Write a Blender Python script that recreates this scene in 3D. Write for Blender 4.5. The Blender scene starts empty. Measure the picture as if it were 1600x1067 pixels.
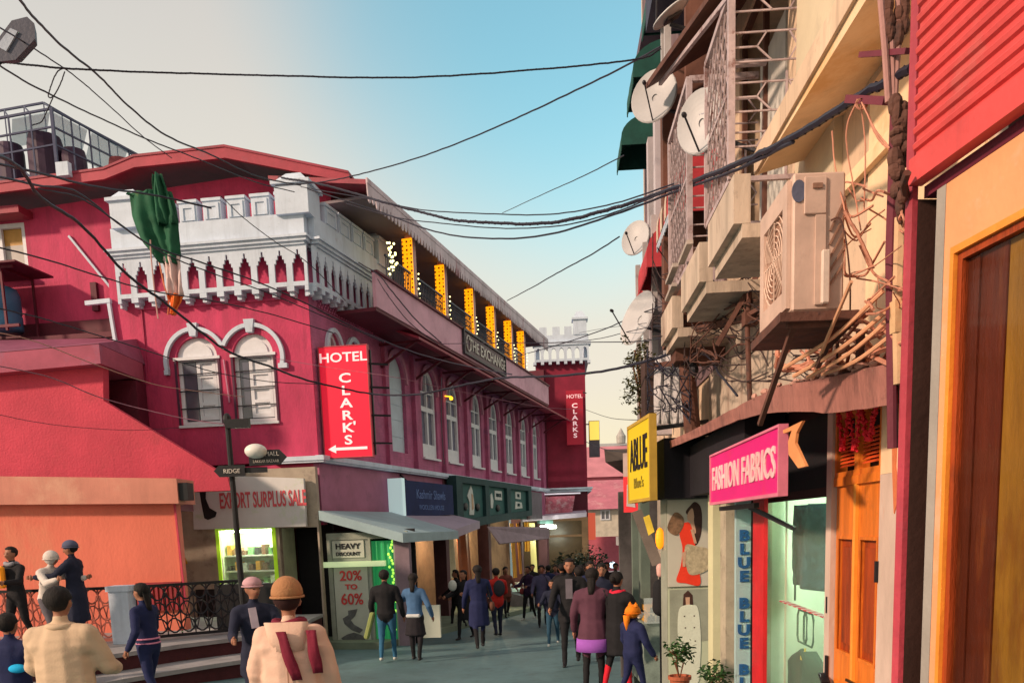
import bpy, bmesh, math, random
import numpy as np
from mathutils import Vector, Matrix, noise
from mathutils.geometry import tessellate_polygon
random.seed(7)
R_ = math.radians
SC = bpy.context.scene
COL = SC.collection
# ------------------------------------------------------------------ camera, sky, sun, exposure
EYE = 1.75; SLOPE = .043
FPX, CX, CY, TH, RO = 1300., 800., 1006., R_(8), R_(2)
_f = Vector((0, math.cos(TH), -math.sin(TH))); _r0 = Vector((1, 0, 0)); _u0 = Vector((0, math.sin(TH), math.cos(TH)))
_r = _r0*math.cos(RO)-_u0*math.sin(RO); _u = _u0*math.cos(RO)+_r0*math.sin(RO)
cam = bpy.data.cameras.new('street_camera'); camo = bpy.data.objects.new('street_camera', cam); COL.objects.link(camo)
m = Matrix.Identity(4)
for i in range(3):
    m[i][0] = _r[i]; m[i][1] = _u[i]; m[i][2] = -_f[i]
m[2][3] = EYE
camo.matrix_world = m
cam.sensor_width = 36; cam.lens = FPX/1600*36; cam.shift_y = (CY-533.5)/1600; cam.clip_end = 3000; cam.clip_start = .05
SC.camera = camo
SUN_EL, SUN_AZ = R_(24), R_(241)        # azimuth clockwise from +Y: behind and to the left
W = bpy.data.worlds.new('World'); SC.world = W; W.use_nodes = True
nt = W.node_tree; nt.nodes.clear(); N = nt.nodes.new; L = nt.links.new
out = N('ShaderNodeOutputWorld'); bg = N('ShaderNodeBackground'); bg.inputs[1].default_value = .12
sky = N('ShaderNodeTexSky'); sky.sky_type = 'NISHITA'; sky.sun_disc = False; sky.sun_elevation = SUN_EL; sky.sun_rotation = SUN_AZ
sky.air_density = 1.3; sky.dust_density = .6
sc_ = N('ShaderNodeVectorMath'); sc_.operation = 'MULTIPLY'; sc_.inputs[1].default_value = (1.6, 2.25, 1.9); L(sky.outputs[0], sc_.inputs[0])
tc = N('ShaderNodeTexCoord')
# thin cream cloud veil with soft openings
d1 = Vector((.10, .84, .54)).normalized()
dot = N('ShaderNodeVectorMath'); dot.operation = 'DOT_PRODUCT'; dot.inputs[1].default_value = d1; L(tc.outputs['Generated'], dot.inputs[0])
nz = N('ShaderNodeTexNoise'); nz.inputs['Scale'].default_value = 1.6; nz.inputs['Detail'].default_value = 3; L(tc.outputs['Generated'], nz.inputs['Vector'])
ma = N('ShaderNodeMath'); ma.operation = 'MULTIPLY_ADD'; ma.inputs[1].default_value = .03; L(nz.outputs['Fac'], ma.inputs[0]); L(dot.outputs['Value'], ma.inputs[2])
mr = N('ShaderNodeMapRange'); mr.interpolation_type = 'SMOOTHSTEP'; mr.inputs[1].default_value = .948; mr.inputs[2].default_value = 1.018; L(ma.outputs[0], mr.inputs[0])
sep = N('ShaderNodeSeparateXYZ'); L(tc.outputs['Generated'], sep.inputs[0])
cr = N('ShaderNodeValToRGB'); L(sep.outputs['Z'], cr.inputs[0]); e = cr.color_ramp.elements
e[0].position = 0; e[0].color = (8.9, 7.6, 4.3, 1); e[1].position = .5; e[1].color = (5.5, 5.3, 5.0, 1)
x = cr.color_ramp.elements.new(.16); x.color = (7.4, 6.8, 5.6, 1)
x = cr.color_ramp.elements.new(.32); x.color = (6.7, 6.4, 5.7, 1)
mx = N('ShaderNodeMixRGB'); L(mr.outputs[0], mx.inputs[0]); L(cr.outputs[0], mx.inputs[1]); L(sc_.outputs[0], mx.inputs[2])
L(mx.outputs[0], bg.inputs[0]); L(bg.outputs[0], out.inputs[0])
sun = bpy.data.lights.new('sun', 'SUN'); suno = bpy.data.objects.new('sun', sun); COL.objects.link(suno)
sun.energy = 4.1; sun.angle = R_(4); sun.color = (1, .72, .52)
sd = Vector((math.sin(SUN_AZ)*math.cos(SUN_EL), math.cos(SUN_AZ)*math.cos(SUN_EL), math.sin(SUN_EL)))
suno.rotation_euler = sd.to_track_quat('Z', 'Y').to_euler()
vs = SC.view_settings; vs.view_transform = 'Standard'; vs.look = 'None'; vs.exposure = 0; vs.gamma = 1; vs.use_curve_mapping = False

# ------------------------------------------------------------------ measuring helpers
def ray(x, y): return _f+_r*((x-CX)/FPX)+_u*((CY-y)/FPX)
def atY(x, y, Y):
    r = ray(x, y); k = Y/r.y; return Vector((r.x*k, Y, EYE+r.z*k))
def gz(Y): return -SLOPE*Y
def gnd(x, y):
    r = ray(x, y); k = -EYE/(r.z+SLOPE*r.y); return Vector((r.x*k, r.y*k, EYE+r.z*k))
class Fr:
    """upright frame: local x along the wall, local y into the building, outward = -y"""
    def __init__(s, o, deg):
        s.a = R_(deg); s.o = Vector((o[0], o[1], 0))
        s.M = Matrix.Translation(s.o) @ Matrix.Rotation(s.a, 4, 'Z')
        s.ex = Vector((math.cos(s.a), math.sin(s.a), 0)); s.ey = Vector((-math.sin(s.a), math.cos(s.a), 0))
    def P(s, u, v, z): return s.M @ Vector((u, v, z))
    def at(s, x, y, out=0):
        r = ray(x, y); n = s.ey; k = (s.o.dot(n)-out)/(r.dot(n)); p = r*k+Vector((0, 0, EYE))
        return Vector(((p-s.o).dot(s.ex), -out, p.z))
A = Fr((-4.1365, 18.831), 73.993)
B = Fr((-8.666, 19.4377), -7.63)
R = Fr((2.6814, 17.0), -93.2446)
NB = Fr((1.5, 3.1), -85.05)
W0 = Fr((0, 0), 0)
def RU(Y): return (17-Y)/.99839
# ------------------------------------------------------------------ mesh builder
class MB:
    def __init__(s, M=None): s.v = []; s.f = []; s.mi = []; s.M = M or Matrix.Identity(4); s.cur = 0
    def add(s, vs, fs, M=None):
        n = len(s.v); T = s.M @ M if M is not None else s.M
        s.v += [T @ Vector(p) for p in vs]; s.f += [tuple(n+i for i in f) for f in fs]; s.mi += [s.cur]*len(fs); return s
    def box(s, x0, x1, y0, y1, z0, z1, M=None):
        return s.add([(x0,y0,z0),(x1,y0,z0),(x1,y1,z0),(x0,y1,z0),(x0,y0,z1),(x1,y0,z1),(x1,y1,z1),(x0,y1,z1)],
              [(0,3,2,1),(4,5,6,7),(0,1,5,4),(1,2,6,5),(2,3,7,6),(3,0,4,7)], M)
    def hexa(s, p): return s.add(p, [(0,3,2,1),(4,5,6,7),(0,1,5,4),(1,2,6,5),(2,3,7,6),(3,0,4,7)])
    def bar(s, a, b, w, h=None, up=(0,0,1)):
        a = Vector(a); b = Vector(b); h = h or w; d = (b-a)
        if d.length < 1e-6: return s
        d.normalize(); u = Vector(up)
        if abs(d.dot(u)) > .98: u = Vector((0,1,0))
        sx = d.cross(u).normalized(); sy = sx.cross(d)
        p = []
        for q in (a, b):
            for i, j in ((-1,-1),(1,-1),(1,1),(-1,1)): p.append(q+sx*(i*w/2)+sy*(j*h/2))
        return s.add(p, [(3,2,1,0),(4,5,6,7),(0,1,5,4),(1,2,6,5),(2,3,7,6),(3,0,4,7)])
    def tube(s, pts, r, n=6, cap=True):
        pts = [Vector(p) for p in pts]; rr = r if hasattr(r, '__len__') else [r]*len(pts); vs = []; fs = []
        ref = Vector((0,0,1)); d0 = (pts[-1]-pts[0])
        if d0.length < 1e-6: d0 = Vector((1,0,0))
        if abs(d0.normalized().z) > .9: ref = Vector((0,1,0))
        for i, p in enumerate(pts):
            d = pts[min(i+1, len(pts)-1)]-pts[max(i-1, 0)]
            if d.length < 1e-7: d = Vector((0,0,1))
            d.normalize(); a = d.cross(ref)
            if a.length < 1e-4: a = d.cross(Vector((.3,.9,.1)))
            a.normalize(); b = a.cross(d)
            for k in range(n):
                t = 2*math.pi*k/n; vs.append(p+a*(math.cos(t)*rr[i])+b*(math.sin(t)*rr[i]))
        for i in range(len(pts)-1):
            for k in range(n):
                k2 = (k+1) % n; fs.append((i*n+k, i*n+k2, (i+1)*n+k2, (i+1)*n+k))
        if cap: fs.append(tuple(range(n-1,-1,-1))); fs.append(tuple((len(pts)-1)*n+k for k in range(n)))
        return s.add(vs, fs)
    def lathe(s, prof, c=(0,0,0), n=16, M=None, cap=True):
        vs = []; fs = []; c = Vector(c)
        for r, z in prof:
            for k in range(n):
                t = 2*math.pi*k/n; vs.append(c+Vector((r*math.cos(t), r*math.sin(t), z)))
        for i in range(len(prof)-1):
            for k in range(n):
                k2 = (k+1) % n; fs.append((i*n+k, i*n+k2, (i+1)*n+k2, (i+1)*n+k))
        if cap: fs.append(tuple(range(n-1,-1,-1))); fs.append(tuple((len(prof)-1)*n+k for k in range(n)))
        return s.add(vs, fs, M)
    def ell(s, c, r, n=12, m=8, M=None, fn=None):
        vs = []; fs = []; c = Vector(c)
        for i in range(m+1):
            p = math.pi*i/m
            for k in range(n):
                t = 2*math.pi*k/n; d = Vector((math.sin(p)*math.cos(t), math.sin(p)*math.sin(t), math.cos(p)))
                q = fn(d) if fn else 1
                vs.append(c+Vector((d.x*r[0]*q, d.y*r[1]*q, d.z*r[2]*q)))
        for i in range(m):
            for k in range(n):
                k2 = (k+1) % n; fs.append((i*n+k, (i+1)*n+k, (i+1)*n+k2, i*n+k2))
        return s.add(vs, fs, M)
    def poly(s, loops, y0, y1, M=None):
        """loops in (x, z), first the outline, then holes; extruded from y0 (front) to y1"""
        loops = [[(float(a), float(b)) for a, b in l] for l in loops]
        flat = [p for l in loops for p in l]; n = len(flat)
        tris = tessellate_polygon([[Vector((a, b, 0)) for a, b in l] for l in loops])
        vs = [(a, y0, b) for a, b in flat]+[(a, y1, b) for a, b in flat]; fs = []
        for t in tris:
            a, b, c = t; p, q, r = flat[a], flat[b], flat[c]
            ar = (q[0]-p[0])*(r[1]-p[1])-(q[1]-p[1])*(r[0]-p[0])
            if abs(ar) < 1e-12: continue
            if ar < 0: b, c = c, b
            fs.append((a, b, c)); fs.append((n+a, n+c, n+b))
        k = 0
        for l in loops:
            m_ = len(l)
            ar = sum(l[i][0]*l[(i+1) % m_][1]-l[(i+1) % m_][0]*l[i][1] for i in range(m_))
            hole = k > 0
            for i in range(m_):
                a, b = k+i, k+(i+1) % m_
                if (ar > 0) == hole: a, b = b, a
                fs.append((b, a, n+a, n+b))
            k += m_
        return s.add(vs, fs, M)
    def sheet(s, g, t=None):
        """grid of points g[i][j]; with t a thin slab along the averaged normal"""
        ni, nj = len(g), len(g[0]); vs = [p for r_ in g for p in r_]; fs = []
        for i in range(ni-1):
            for j in range(nj-1): a = i*nj+j; fs.append((a, a+1, a+nj+1, a+nj))
        if t:
            nn = [Vector((0,0,0)) for _ in vs]
            for f in fs:
                nr = (Vector(vs[f[1]])-Vector(vs[f[0]])).cross(Vector(vs[f[3]])-Vector(vs[f[0]]))
                for q in f: nn[q] += nr
            off = len(vs); vs = vs+[Vector(v)-(n_.normalized()*t if n_.length else n_) for v, n_ in zip(vs, nn)]
            fs += [tuple(off+q for q in reversed(f)) for f in fs]
            def edge(l):
                for a, b in zip(l, l[1:]): fs.append((b, a, off+a, off+b))
            edge([j for j in range(nj)]); edge([(ni-1)*nj+j for j in range(nj-1,-1,-1)])
            edge([i*nj for i in range(ni-1,-1,-1)]); edge([i*nj+nj-1 for i in range(ni)])
        return s.add(vs, fs)
    def build(s, name, mats, parent=None, label=None, cat=None, group=None, kind=None, smooth=False, bevel=0, piv=None):
        if not isinstance(mats, (list, tuple)): mats = [mats]
        if parent is not None: T = ORG[parent.name]
        elif piv is not None: T = Matrix.Translation(piv)
        else:
            xs = [v.x for v in s.v]; ys = [v.y for v in s.v]; zs = [v.z for v in s.v]
            T = Matrix.Translation(((min(xs)+max(xs))/2, (min(ys)+max(ys))/2, min(zs)))
        Ti = T.inverted(); me = bpy.data.meshes.new(name); me.from_pydata([Ti @ v for v in s.v], [], s.f); me.update()
        for q in mats: me.materials.append(q)
        if len(mats) > 1: me.polygons.foreach_set('material_index', s.mi)
        if smooth: me.polygons.foreach_set('use_smooth', [True]*len(me.polygons))
        o = bpy.data.objects.new(name, me); COL.objects.link(o)
        if parent is not None: o.parent = parent; ORG[o.name] = T
        else: o.matrix_world = T; ORG[o.name] = T
        if bevel:
            b = o.modifiers.new('bevel', 'BEVEL'); b.width = bevel; b.segments = 1; b.limit_method = 'ANGLE'
        if name in ('bulb','light_petal','garland','cable_joint','scallop_edge','insulator','brick_dentils','string_light_cluster','limb','stem','foliage','crown') and not kind: kind = 'stuff'
        tag(o, label, cat, group, kind); return o
ORG = {}
def tag(o, label=None, cat=None, group=None, kind=None):
    for k, v in (('label', label), ('category', cat), ('group', group), ('kind', kind)):
        if v: o[k] = v
    return o
def thing(name, label, cat, loc=(0,0,0), rz=0, group=None):
    o = bpy.data.objects.new(name, None); COL.objects.link(o); o.empty_display_size = .2
    T = Matrix.Translation(loc) @ Matrix.Rotation(rz, 4, 'Z'); o.location = loc; o.rotation_euler = (0, 0, rz); ORG[o.name] = T
    return tag(o, label, cat, group)
def kids(o): return [c for c in bpy.data.objects if c.parent == o]
def dupc(o, d):
    """copy of a part (and its sub-parts) moved by d in its parent's frame"""
    c = o.copy(); COL.objects.link(c); c.parent = o.parent; c.location = o.location+Vector(d)
    ORG[c.name] = ORG[o.name] @ Matrix.Translation(d)
    for k in kids(o):
        q = k.copy(); COL.objects.link(q); q.parent = c
    return c
# ------------------------------------------------------------------ materials
def lin(h):
    h = h.lstrip('#'); c = [int(h[i:i+2], 16)/255 for i in (0, 2, 4)]
    return [(v/12.92 if v < .04045 else ((v+.055)/1.055)**2.4) for v in c]
MC = {}
def mat(name, col, rough=.75, var=.25, scale=2.5, bump=.25, fine=40, metal=0, col2=None, stretch=(1,1,1), spec=.35, thr=.55, bd=.01, grime=0):
    if name in MC: return MC[name]
    c = lin(col) if isinstance(col, str) else list(col)
    mt = bpy.data.materials.new(name); mt.use_nodes = True; t = mt.node_tree; b = t.nodes['Principled BSDF']
    b.inputs['Roughness'].default_value = rough; b.inputs['Metallic'].default_value = metal; b.inputs['Specular IOR Level'].default_value = spec
    tc = t.nodes.new('ShaderNodeTexCoord'); mp = t.nodes.new('ShaderNodeMapping'); mp.inputs['Scale'].default_value = stretch
    t.links.new(tc.outputs['Object'], mp.inputs[0])
    n1 = t.nodes.new('ShaderNodeTexNoise'); n1.inputs['Scale'].default_value = scale; n1.inputs['Detail'].default_value = 6; n1.inputs['Roughness'].default_value = .65
    n2 = t.nodes.new('ShaderNodeTexNoise'); n2.inputs['Scale'].default_value = fine; n2.inputs['Detail'].default_value = 4
    t.links.new(mp.outputs[0], n1.inputs['Vector']); t.links.new(mp.outputs[0], n2.inputs['Vector'])
    rp = t.nodes.new('ShaderNodeValToRGB'); t.links.new(n1.outputs['Fac'], rp.inputs[0]); el = rp.color_ramp.elements
    el[0].position = .3; el[1].position = .7
    el[0].color = [v*(1-var) for v in c]+[1]; el[1].color = [min(1, v*(1+var*.6)) for v in c]+[1]
    src = rp.outputs[0]
    if col2:
        c2 = lin(col2) if isinstance(col2, str) else col2
        n3 = t.nodes.new('ShaderNodeTexNoise'); n3.inputs['Scale'].default_value = scale*.8; n3.inputs['Detail'].default_value = 8; n3.inputs['Roughness'].default_value = .7
        mp2 = t.nodes.new('ShaderNodeMapping'); mp2.inputs['Scale'].default_value = stretch; mp2.inputs['Location'].default_value = (5, 3, 9)
        t.links.new(tc.outputs['Object'], mp2.inputs[0]); t.links.new(mp2.outputs[0], n3.inputs['Vector'])
        r3 = t.nodes.new('ShaderNodeMapRange'); r3.inputs[1].default_value = thr; r3.inputs[2].default_value = thr+.12; t.links.new(n3.outputs['Fac'], r3.inputs[0])
        m3 = t.nodes.new('ShaderNodeMixRGB'); m3.inputs[2].default_value = list(c2)+[1]
        t.links.new(r3.outputs[0], m3.inputs[0]); t.links.new(src, m3.inputs[1]); src = m3.outputs[0]
    if grime:
        m4 = t.nodes.new('ShaderNodeMapping'); m4.inputs['Scale'].default_value = (3.2, 3.2, .22); t.links.new(tc.outputs['Object'], m4.inputs[0])
        n4 = t.nodes.new('ShaderNodeTexNoise'); n4.inputs['Scale'].default_value = 1.6; n4.inputs['Detail'].default_value = 7; n4.inputs['Roughness'].default_value = .7; t.links.new(m4.outputs[0], n4.inputs['Vector'])
        r4 = t.nodes.new('ShaderNodeMapRange'); r4.inputs[1].default_value = .50; r4.inputs[2].default_value = .78; r4.inputs[4].default_value = grime; t.links.new(n4.outputs['Fac'], r4.inputs[0])
        n5 = t.nodes.new('ShaderNodeTexNoise'); n5.inputs['Scale'].default_value = 9; n5.inputs['Detail'].default_value = 8; n5.inputs['Roughness'].default_value = .8; t.links.new(tc.outputs['Object'], n5.inputs['Vector'])
        r5 = t.nodes.new('ShaderNodeMapRange'); r5.inputs[1].default_value = .56; r5.inputs[2].default_value = .72; r5.inputs[4].default_value = grime*.7; t.links.new(n5.outputs['Fac'], r5.inputs[0])
        mxx = t.nodes.new('ShaderNodeMath'); mxx.operation = 'MAXIMUM'; t.links.new(r4.outputs[0], mxx.inputs[0]); t.links.new(r5.outputs[0], mxx.inputs[1])
        m5 = t.nodes.new('ShaderNodeMixRGB'); m5.inputs[2].default_value = [v*.28+.01 for v in c]+[1]; t.links.new(mxx.outputs[0], m5.inputs[0]); t.links.new(src, m5.inputs[1]); src = m5.outputs[0]
    t.links.new(src, b.inputs['Base Color'])
    if bump:
        ad = t.nodes.new('ShaderNodeMath'); ad.operation = 'ADD'; t.links.new(n1.outputs['Fac'], ad.inputs[0]); t.links.new(n2.outputs['Fac'], ad.inputs[1])
        bp = t.nodes.new('ShaderNodeBump'); bp.inputs['Strength'].default_value = bump; bp.inputs['Distance'].default_value = bd
        t.links.new(ad.outputs[0], bp.inputs['Height']); t.links.new(bp.outputs[0], b.inputs['Normal'])
    MC[name] = mt; return mt
def glow(name, col, st):
    if name in MC: return MC[name]
    mt = bpy.data.materials.new(name); mt.use_nodes = True; b = mt.node_tree.nodes['Principled BSDF']
    c = lin(col)+[1]; b.inputs['Base Color'].default_value = c; b.inputs['Emission Color'].default_value = c; b.inputs['Emission Strength'].default_value = st
    MC[name] = mt; return mt
def glass(name, col, rough=.06, alpha=.35):
    if name in MC: return MC[name]
    mt = bpy.data.materials.new(name); mt.use_nodes = True; t = mt.node_tree; b = t.nodes['Principled BSDF']
    b.inputs['Base Color'].default_value = lin(col)+[1]; b.inputs['Roughness'].default_value = rough; b.inputs['Alpha'].default_value = alpha
    b.inputs['Specular IOR Level'].default_value = .8
    n = t.nodes.new('ShaderNodeTexNoise'); n.inputs['Scale'].default_value = 1.5; bp = t.nodes.new('ShaderNodeBump'); bp.inputs['Strength'].default_value = .05
    t.links.new(n.outputs['Fac'], bp.inputs['Height']); t.links.new(bp.outputs[0], b.inputs['Normal'])
    MC[name] = mt; return mt
RED = mat('crimson_painted_plaster', (.54,.042,.125), .7, .28, 1.3, .35, 30, col2=(.38,.03,.10), stretch=(1,1,.45), bd=.02, grime=.55)
def brickmat():
    mt = mat('mauve_red_painted_brick', (.47,.125,.25), .75, .3, 1.8, .2, 30, col2=(.32,.10,.21), grime=.5); t = mt.node_tree; b = t.nodes['Principled BSDF']
    br = t.nodes.new('ShaderNodeTexBrick'); br.inputs['Scale'].default_value = 3.4; br.inputs['Mortar Size'].default_value = .03
    tc = t.nodes.new('ShaderNodeTexCoord'); mp = t.nodes.new('ShaderNodeMapping'); mp.inputs['Rotation'].default_value = (R_(90), 0, R_(-16))
    t.links.new(tc.outputs['Object'], mp.inputs[0])
    sx = t.nodes.new('ShaderNodeSeparateXYZ'); cx = t.nodes.new('ShaderNodeCombineXYZ'); t.links.new(tc.outputs['Object'], sx.inputs[0])
    t.links.new(sx.outputs['Y'], cx.inputs['X']); t.links.new(sx.outputs['Z'], cx.inputs['Y']); t.links.new(cx.outputs[0], br.inputs['Vector'])
    bp = t.nodes.new('ShaderNodeBump'); bp.inputs['Strength'].default_value = .7; bp.inputs['Distance'].default_value = .015; bp.invert = True
    old = b.inputs['Normal'].links[0].from_socket; t.links.new(old, bp.inputs['Normal']); t.links.new(br.outputs['Fac'], bp.inputs['Height']); t.links.new(bp.outputs[0], b.inputs['Normal'])
    return mt
BRICK = brickmat()
WHITE = mat('weathered_white_stucco', (.58,.67,.80), .7, .12, 2, .3, 30, col2=(.46,.47,.54), thr=.62, grime=.4)
CORAL = mat('coral_plaster', (.74,.185,.12), .75, .16, .7, .3, 22, col2=(.72,.23,.14), stretch=(1,1,.5), bd=.02, thr=.5, grime=.12)
CORALR = mat('rosy_red_plaster', (.60,.06,.105), .75, .2, .8, .35, 22, col2=(.5,.06,.09), bd=.03, grime=.28)
MAUVE = mat('mauve_pink_paint', (.52,.21,.32), .7, .22, 1.5, .3, 25, col2=(.30,.12,.2), grime=.5)
MAROON = mat('maroon_paint', (.12,.012,.03), .6, .3, 2, .3)
ROOF = mat('red_sheet_roofing', (.30,.03,.06), .55, .3, 1.6, .3, col2=(.2,.04,.06))
DARK = mat('dark_interior', (.012,.011,.014), .8, .3, 2, .1)
DGREY = mat('dark_grey_metal', (.05,.05,.06), .5, .3, 8, .2, metal=.4)
IRON = mat('black_iron', (.02,.02,.026), .45, .3, 10, .2, metal=.3)
LILAC = mat('pale_lilac_plaster', (.40,.34,.40), .7, .2, 1.5, .2)
PURPLE = mat('dusty_purple_paint', (.38,.12,.22), .6, .25, 1.2, .3, col2=(.22,.08,.15))
WPAINT = mat('white_window_paint', (.68,.70,.76), .5, .1, 5, .15)
BLUEW = mat('blue_white_board', (.50,.60,.70), .6, .12, 3, .1)
WGLASS = mat('dusky_window_glass', (.10,.10,.14), .12, .3, 1.2, .05, spec=.9)
CREAM = mat('cream_plaster', (.72,.53,.38), .75, .25, 1.5, .4, 25, col2=(.42,.28,.2), stretch=(1,1,.4), thr=.56, grime=.7)
CREAM2 = mat('stained_pale_plaster', (.58,.47,.38), .8, .3, 2.2, .5, 25, col2=(.28,.19,.15), stretch=(1,1,.4), grime=.8)
YELLOWP = mat('yellow_plaster', (.93,.66,.42), .7, .15, 1.2, .3, 25, col2=(.80,.48,.22), thr=.6, grime=.3)
ORANGE = mat('orange_varnished_wood', (.80,.21,.025), .4, .35, 3, .3, 60, col2=(.42,.07,.012), stretch=(4,4,.5), thr=.57, grime=.55)
ORANGED = mat('dark_orange_wood', (.36,.055,.01), .45, .4, 4, .4, 60, col2=(.16,.03,.01), stretch=(4,4,.6))
REDP = mat('bright_red_paint', (.62,.02,.025), .5, .2, 4, .2)
POSTR = mat('faded_red_post', (.50,.06,.09), .55, .25, 3, .3, col2=(.35,.07,.1), grime=.5)
CORR = mat('red_corrugated_sheet', (.66,.075,.075), .5, .2, 2, .2, col2=(.55,.12,.11), grime=.4)
ACM = mat('beige_enamel', (.62,.44,.36), .5, .18, 4, .15, col2=(.4,.24,.18), thr=.62, grime=.35)
RUST = mat('rusty_steel', (.13,.055,.04), .8, .4, 9, .5, col2=(.06,.04,.04))
CANOPY = mat('rusty_pink_canopy', (.36,.15,.125), .8, .35, 5, .7, col2=(.17,.075,.065), stretch=(1,1,.3), grime=.8)
GRILL = mat('pinkish_white_grille_paint', (.50,.40,.42), .5, .3, 8, .2, col2=(.2,.10,.09), thr=.55)
DISHM = mat('grey_dish_enamel', (.50,.50,.52), .45, .12, 3, .1, col2=(.36,.34,.36), thr=.62)
GREENA = mat('dark_green_canvas', (.012,.085,.07), .7, .3, 3, .2)
REDA = mat('red_canvas', (.5,.045,.06), .7, .25, 3, .2)
LAMPW = mat('white_plastic', (.75,.74,.7), .4, .06, 4, .05)
BLACK = mat('black_paint', (.012,.012,.015), .5, .3, 6, .1)
GREENP = mat('dark_green_fascia', (.015,.055,.06), .75, .25, 3, .1)
GREENF = mat('green_panel_face', (.03,.11,.105), .75, .2, 3, .1)
NAVY = mat('navy_sign_face', (.012,.025,.10), .85, .3, 2, .05)
PAVE = mat('grey_stone_kerb', (.30,.29,.30), .85, .25, 3, .4, 40)
PAVED = mat('dark_red_riser', (.07,.015,.02), .8, .3, 3, .3)
WIREM = mat('dark_cable_sheath', (.018,.018,.035), .55, .2, 5, .1)
WIREP = mat('pale_pink_cable', (.55,.30,.25), .55, .2, 5, .1)
LEAF = mat('leaf_green', (.03,.09,.02), .6, .5, 6, .1)
LEAFD = mat('dusty_olive_leaf', (.10,.10,.035), .6, .5, 6, .1)
WOODB = mat('brown_wood', (.16,.065,.03), .6, .35, 4, .3, stretch=(3,3,.5))
SKIN = mat('brown_skin', (.34,.15,.09), .55, .12, 10, .05)
HAIR = mat('black_hair', (.010,.007,.007), .75, .4, 60, .9, stretch=(1,1,.2))
def cloth(name, col, b=.5): return mat(name, col, .85, .18, 6, b, 90, bd=.006)
# ------------------------------------------------------------------ text on signs
def text(s, name, F, u, v, z, h, mt, parent, sx=1, fitw=0, depth=.006, align='CENTER', lean=0, label=None, fat=0):
    """flat lettering on frame F, facing outward; origin at baseline centre; h = capital height"""
    cu = bpy.data.curves.new('t', 'FONT'); cu.body = s; cu.size = h/.72; cu.align_x = align; cu.extrude = depth; cu.offset = fat; cu.resolution_u = 3
    ob = bpy.data.objects.new('t', cu); me = bpy.data.meshes.new_from_object(ob); bpy.data.objects.remove(ob)
    if fitw: xs_ = [q.co.x for q in me.vertices]; sx = fitw/(max(xs_)-min(xs_))
    M = F.M @ Matrix.Translation((u, v, z)) @ Matrix.Rotation(R_(90), 4, 'X') @ Matrix.Diagonal((sx, 1, 1, 1))
    if lean: M = F.M @ Matrix.Translation((u, v, z)) @ lean @ Matrix.Rotation(R_(90), 4, 'X') @ Matrix.Diagonal((sx, 1, 1, 1))
    mb = MB(); mb.add([q.co for q in me.vertices], [tuple(p.vertices) for p in me.polygons], M); bpy.data.meshes.remove(me)
    return mb.build(name, mt, parent, label=label)
def arch(x0, x1, z0, zs, zt, n=10, pointed=0):
    """outline: square jambs up to zs, then an elliptic (or pointed) head up to zt"""
    c = (x0+x1)/2; w = (x1-x0)/2; pts = [(x0, z0), (x1, z0)]
    for i in range(n+1):
        t = math.pi*i/n; px = c+w*math.cos(t)
        pz = zs+(zt-zs)*(math.sin(t) if not pointed else (1-abs(math.cos(t))**pointed))
        pts.append((px, pz))
    if abs(pts[-1][0]-pts[0][0]) < 1e-6 and abs(pts[-1][1]-pts[0][1]) < 1e-6: pts.pop()
    return pts
def rect(x0, x1, z0, z1): return [(x0, z0), (x1, z0), (x1, z1), (x0, z1)]
def catmull(P, k=8):
    P = [Vector(p) for p in P]; o = []
    Q = [P[0]*2-P[1]]+P+[P[-1]*2-P[-2]]
    for i in range(1, len(Q)-2):
        a, b, c, d = Q[i-1:i+3]
        for j in range(k):
            t = j/k; o.append(.5*((2*b)+(c-a)*t+(2*a-5*b+4*c-d)*t*t+(3*b-a-3*c+d)*t**3))
    o.append(P[-1]); return o
# ================================================================== GROUND
def ground():
    mb = MB(); xs = [-400,-60,-30,-14,-8,-4,-2,0,2,4,8,14,30,60,400]; ys = [-40,-10,0,5,10,15,20,25,30,35,40,50,70,120,700]
    def z(Y): return gz(Y) if Y < 60 else gz(60)-(Y-60)*.02
    g = [[(X, Y, z(Y)) for X in xs] for Y in ys]
    mb.sheet(g)
    mb.f = [tuple(reversed(f)) if False else f for f in mb.f]
    a = mat('teal_grey_asphalt', (.10,.185,.20), .62, .32, .55, .5, 60, col2=(.06,.11,.12), grime=.6, spec=.5, bd=.006)
    mb.build('road', a, kind='structure', piv=(0,0,0))
ground()
# ================================================================== HOTEL
H = thing('hotel_building', 'crimson hotel with white battlements, arched windows and a lit upper balcony along the street', 'hotel building', A.o)
AF, BF = MB(A.M), MB(B.M)
TW = 4.57
# tower walls -------------------------------------------------------
def holed_wall(F, name, u0, u1, z0, z1, holes, v0, v1, mt, label=None):
    mb = MB(F.M); mb.poly([rect(u0, u1, z0, z1)]+holes, v0, v1); return mb.build(name, mt, H, label=label)
bw = [(1.43, 2.40), (2.76, 3.69)]
holed_wall(B, 'tower_wall', 0, TW, 3.36, 8.0, [arch(a, b, 4.26, 5.70, 6.14, 12) for a, b in bw], 0, .3, RED, 'crimson plaster tower wall facing the camera')
MB(B.M).poly([rect(0, TW, 1.95, 3.30)], .02, .3).build('tower_wall', RED, H)
mb = MB(B.M); mb.box(0, .3, .3, 4.2, -1.6, 8.0); mb.box(.3, TW-.3, 4.0, 4.2, -1.6, 8.0); mb.box(.05, TW-.3, .3, 4, 3.2, 3.3); mb.box(.05, TW-.3, .3, 4, 7.9, 8); mb.build('inner_wall', MAROON, H)
# recessed panel outlines above the windows
mb = MB(B.M); mb.poly([rect(.72, 3.9, 6.78, 6.83)], -.03, 0); mb.box(.70, .74, -.03, 0, 5.2, 6.83); mb.build('panel_moulding', RED, H)
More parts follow.
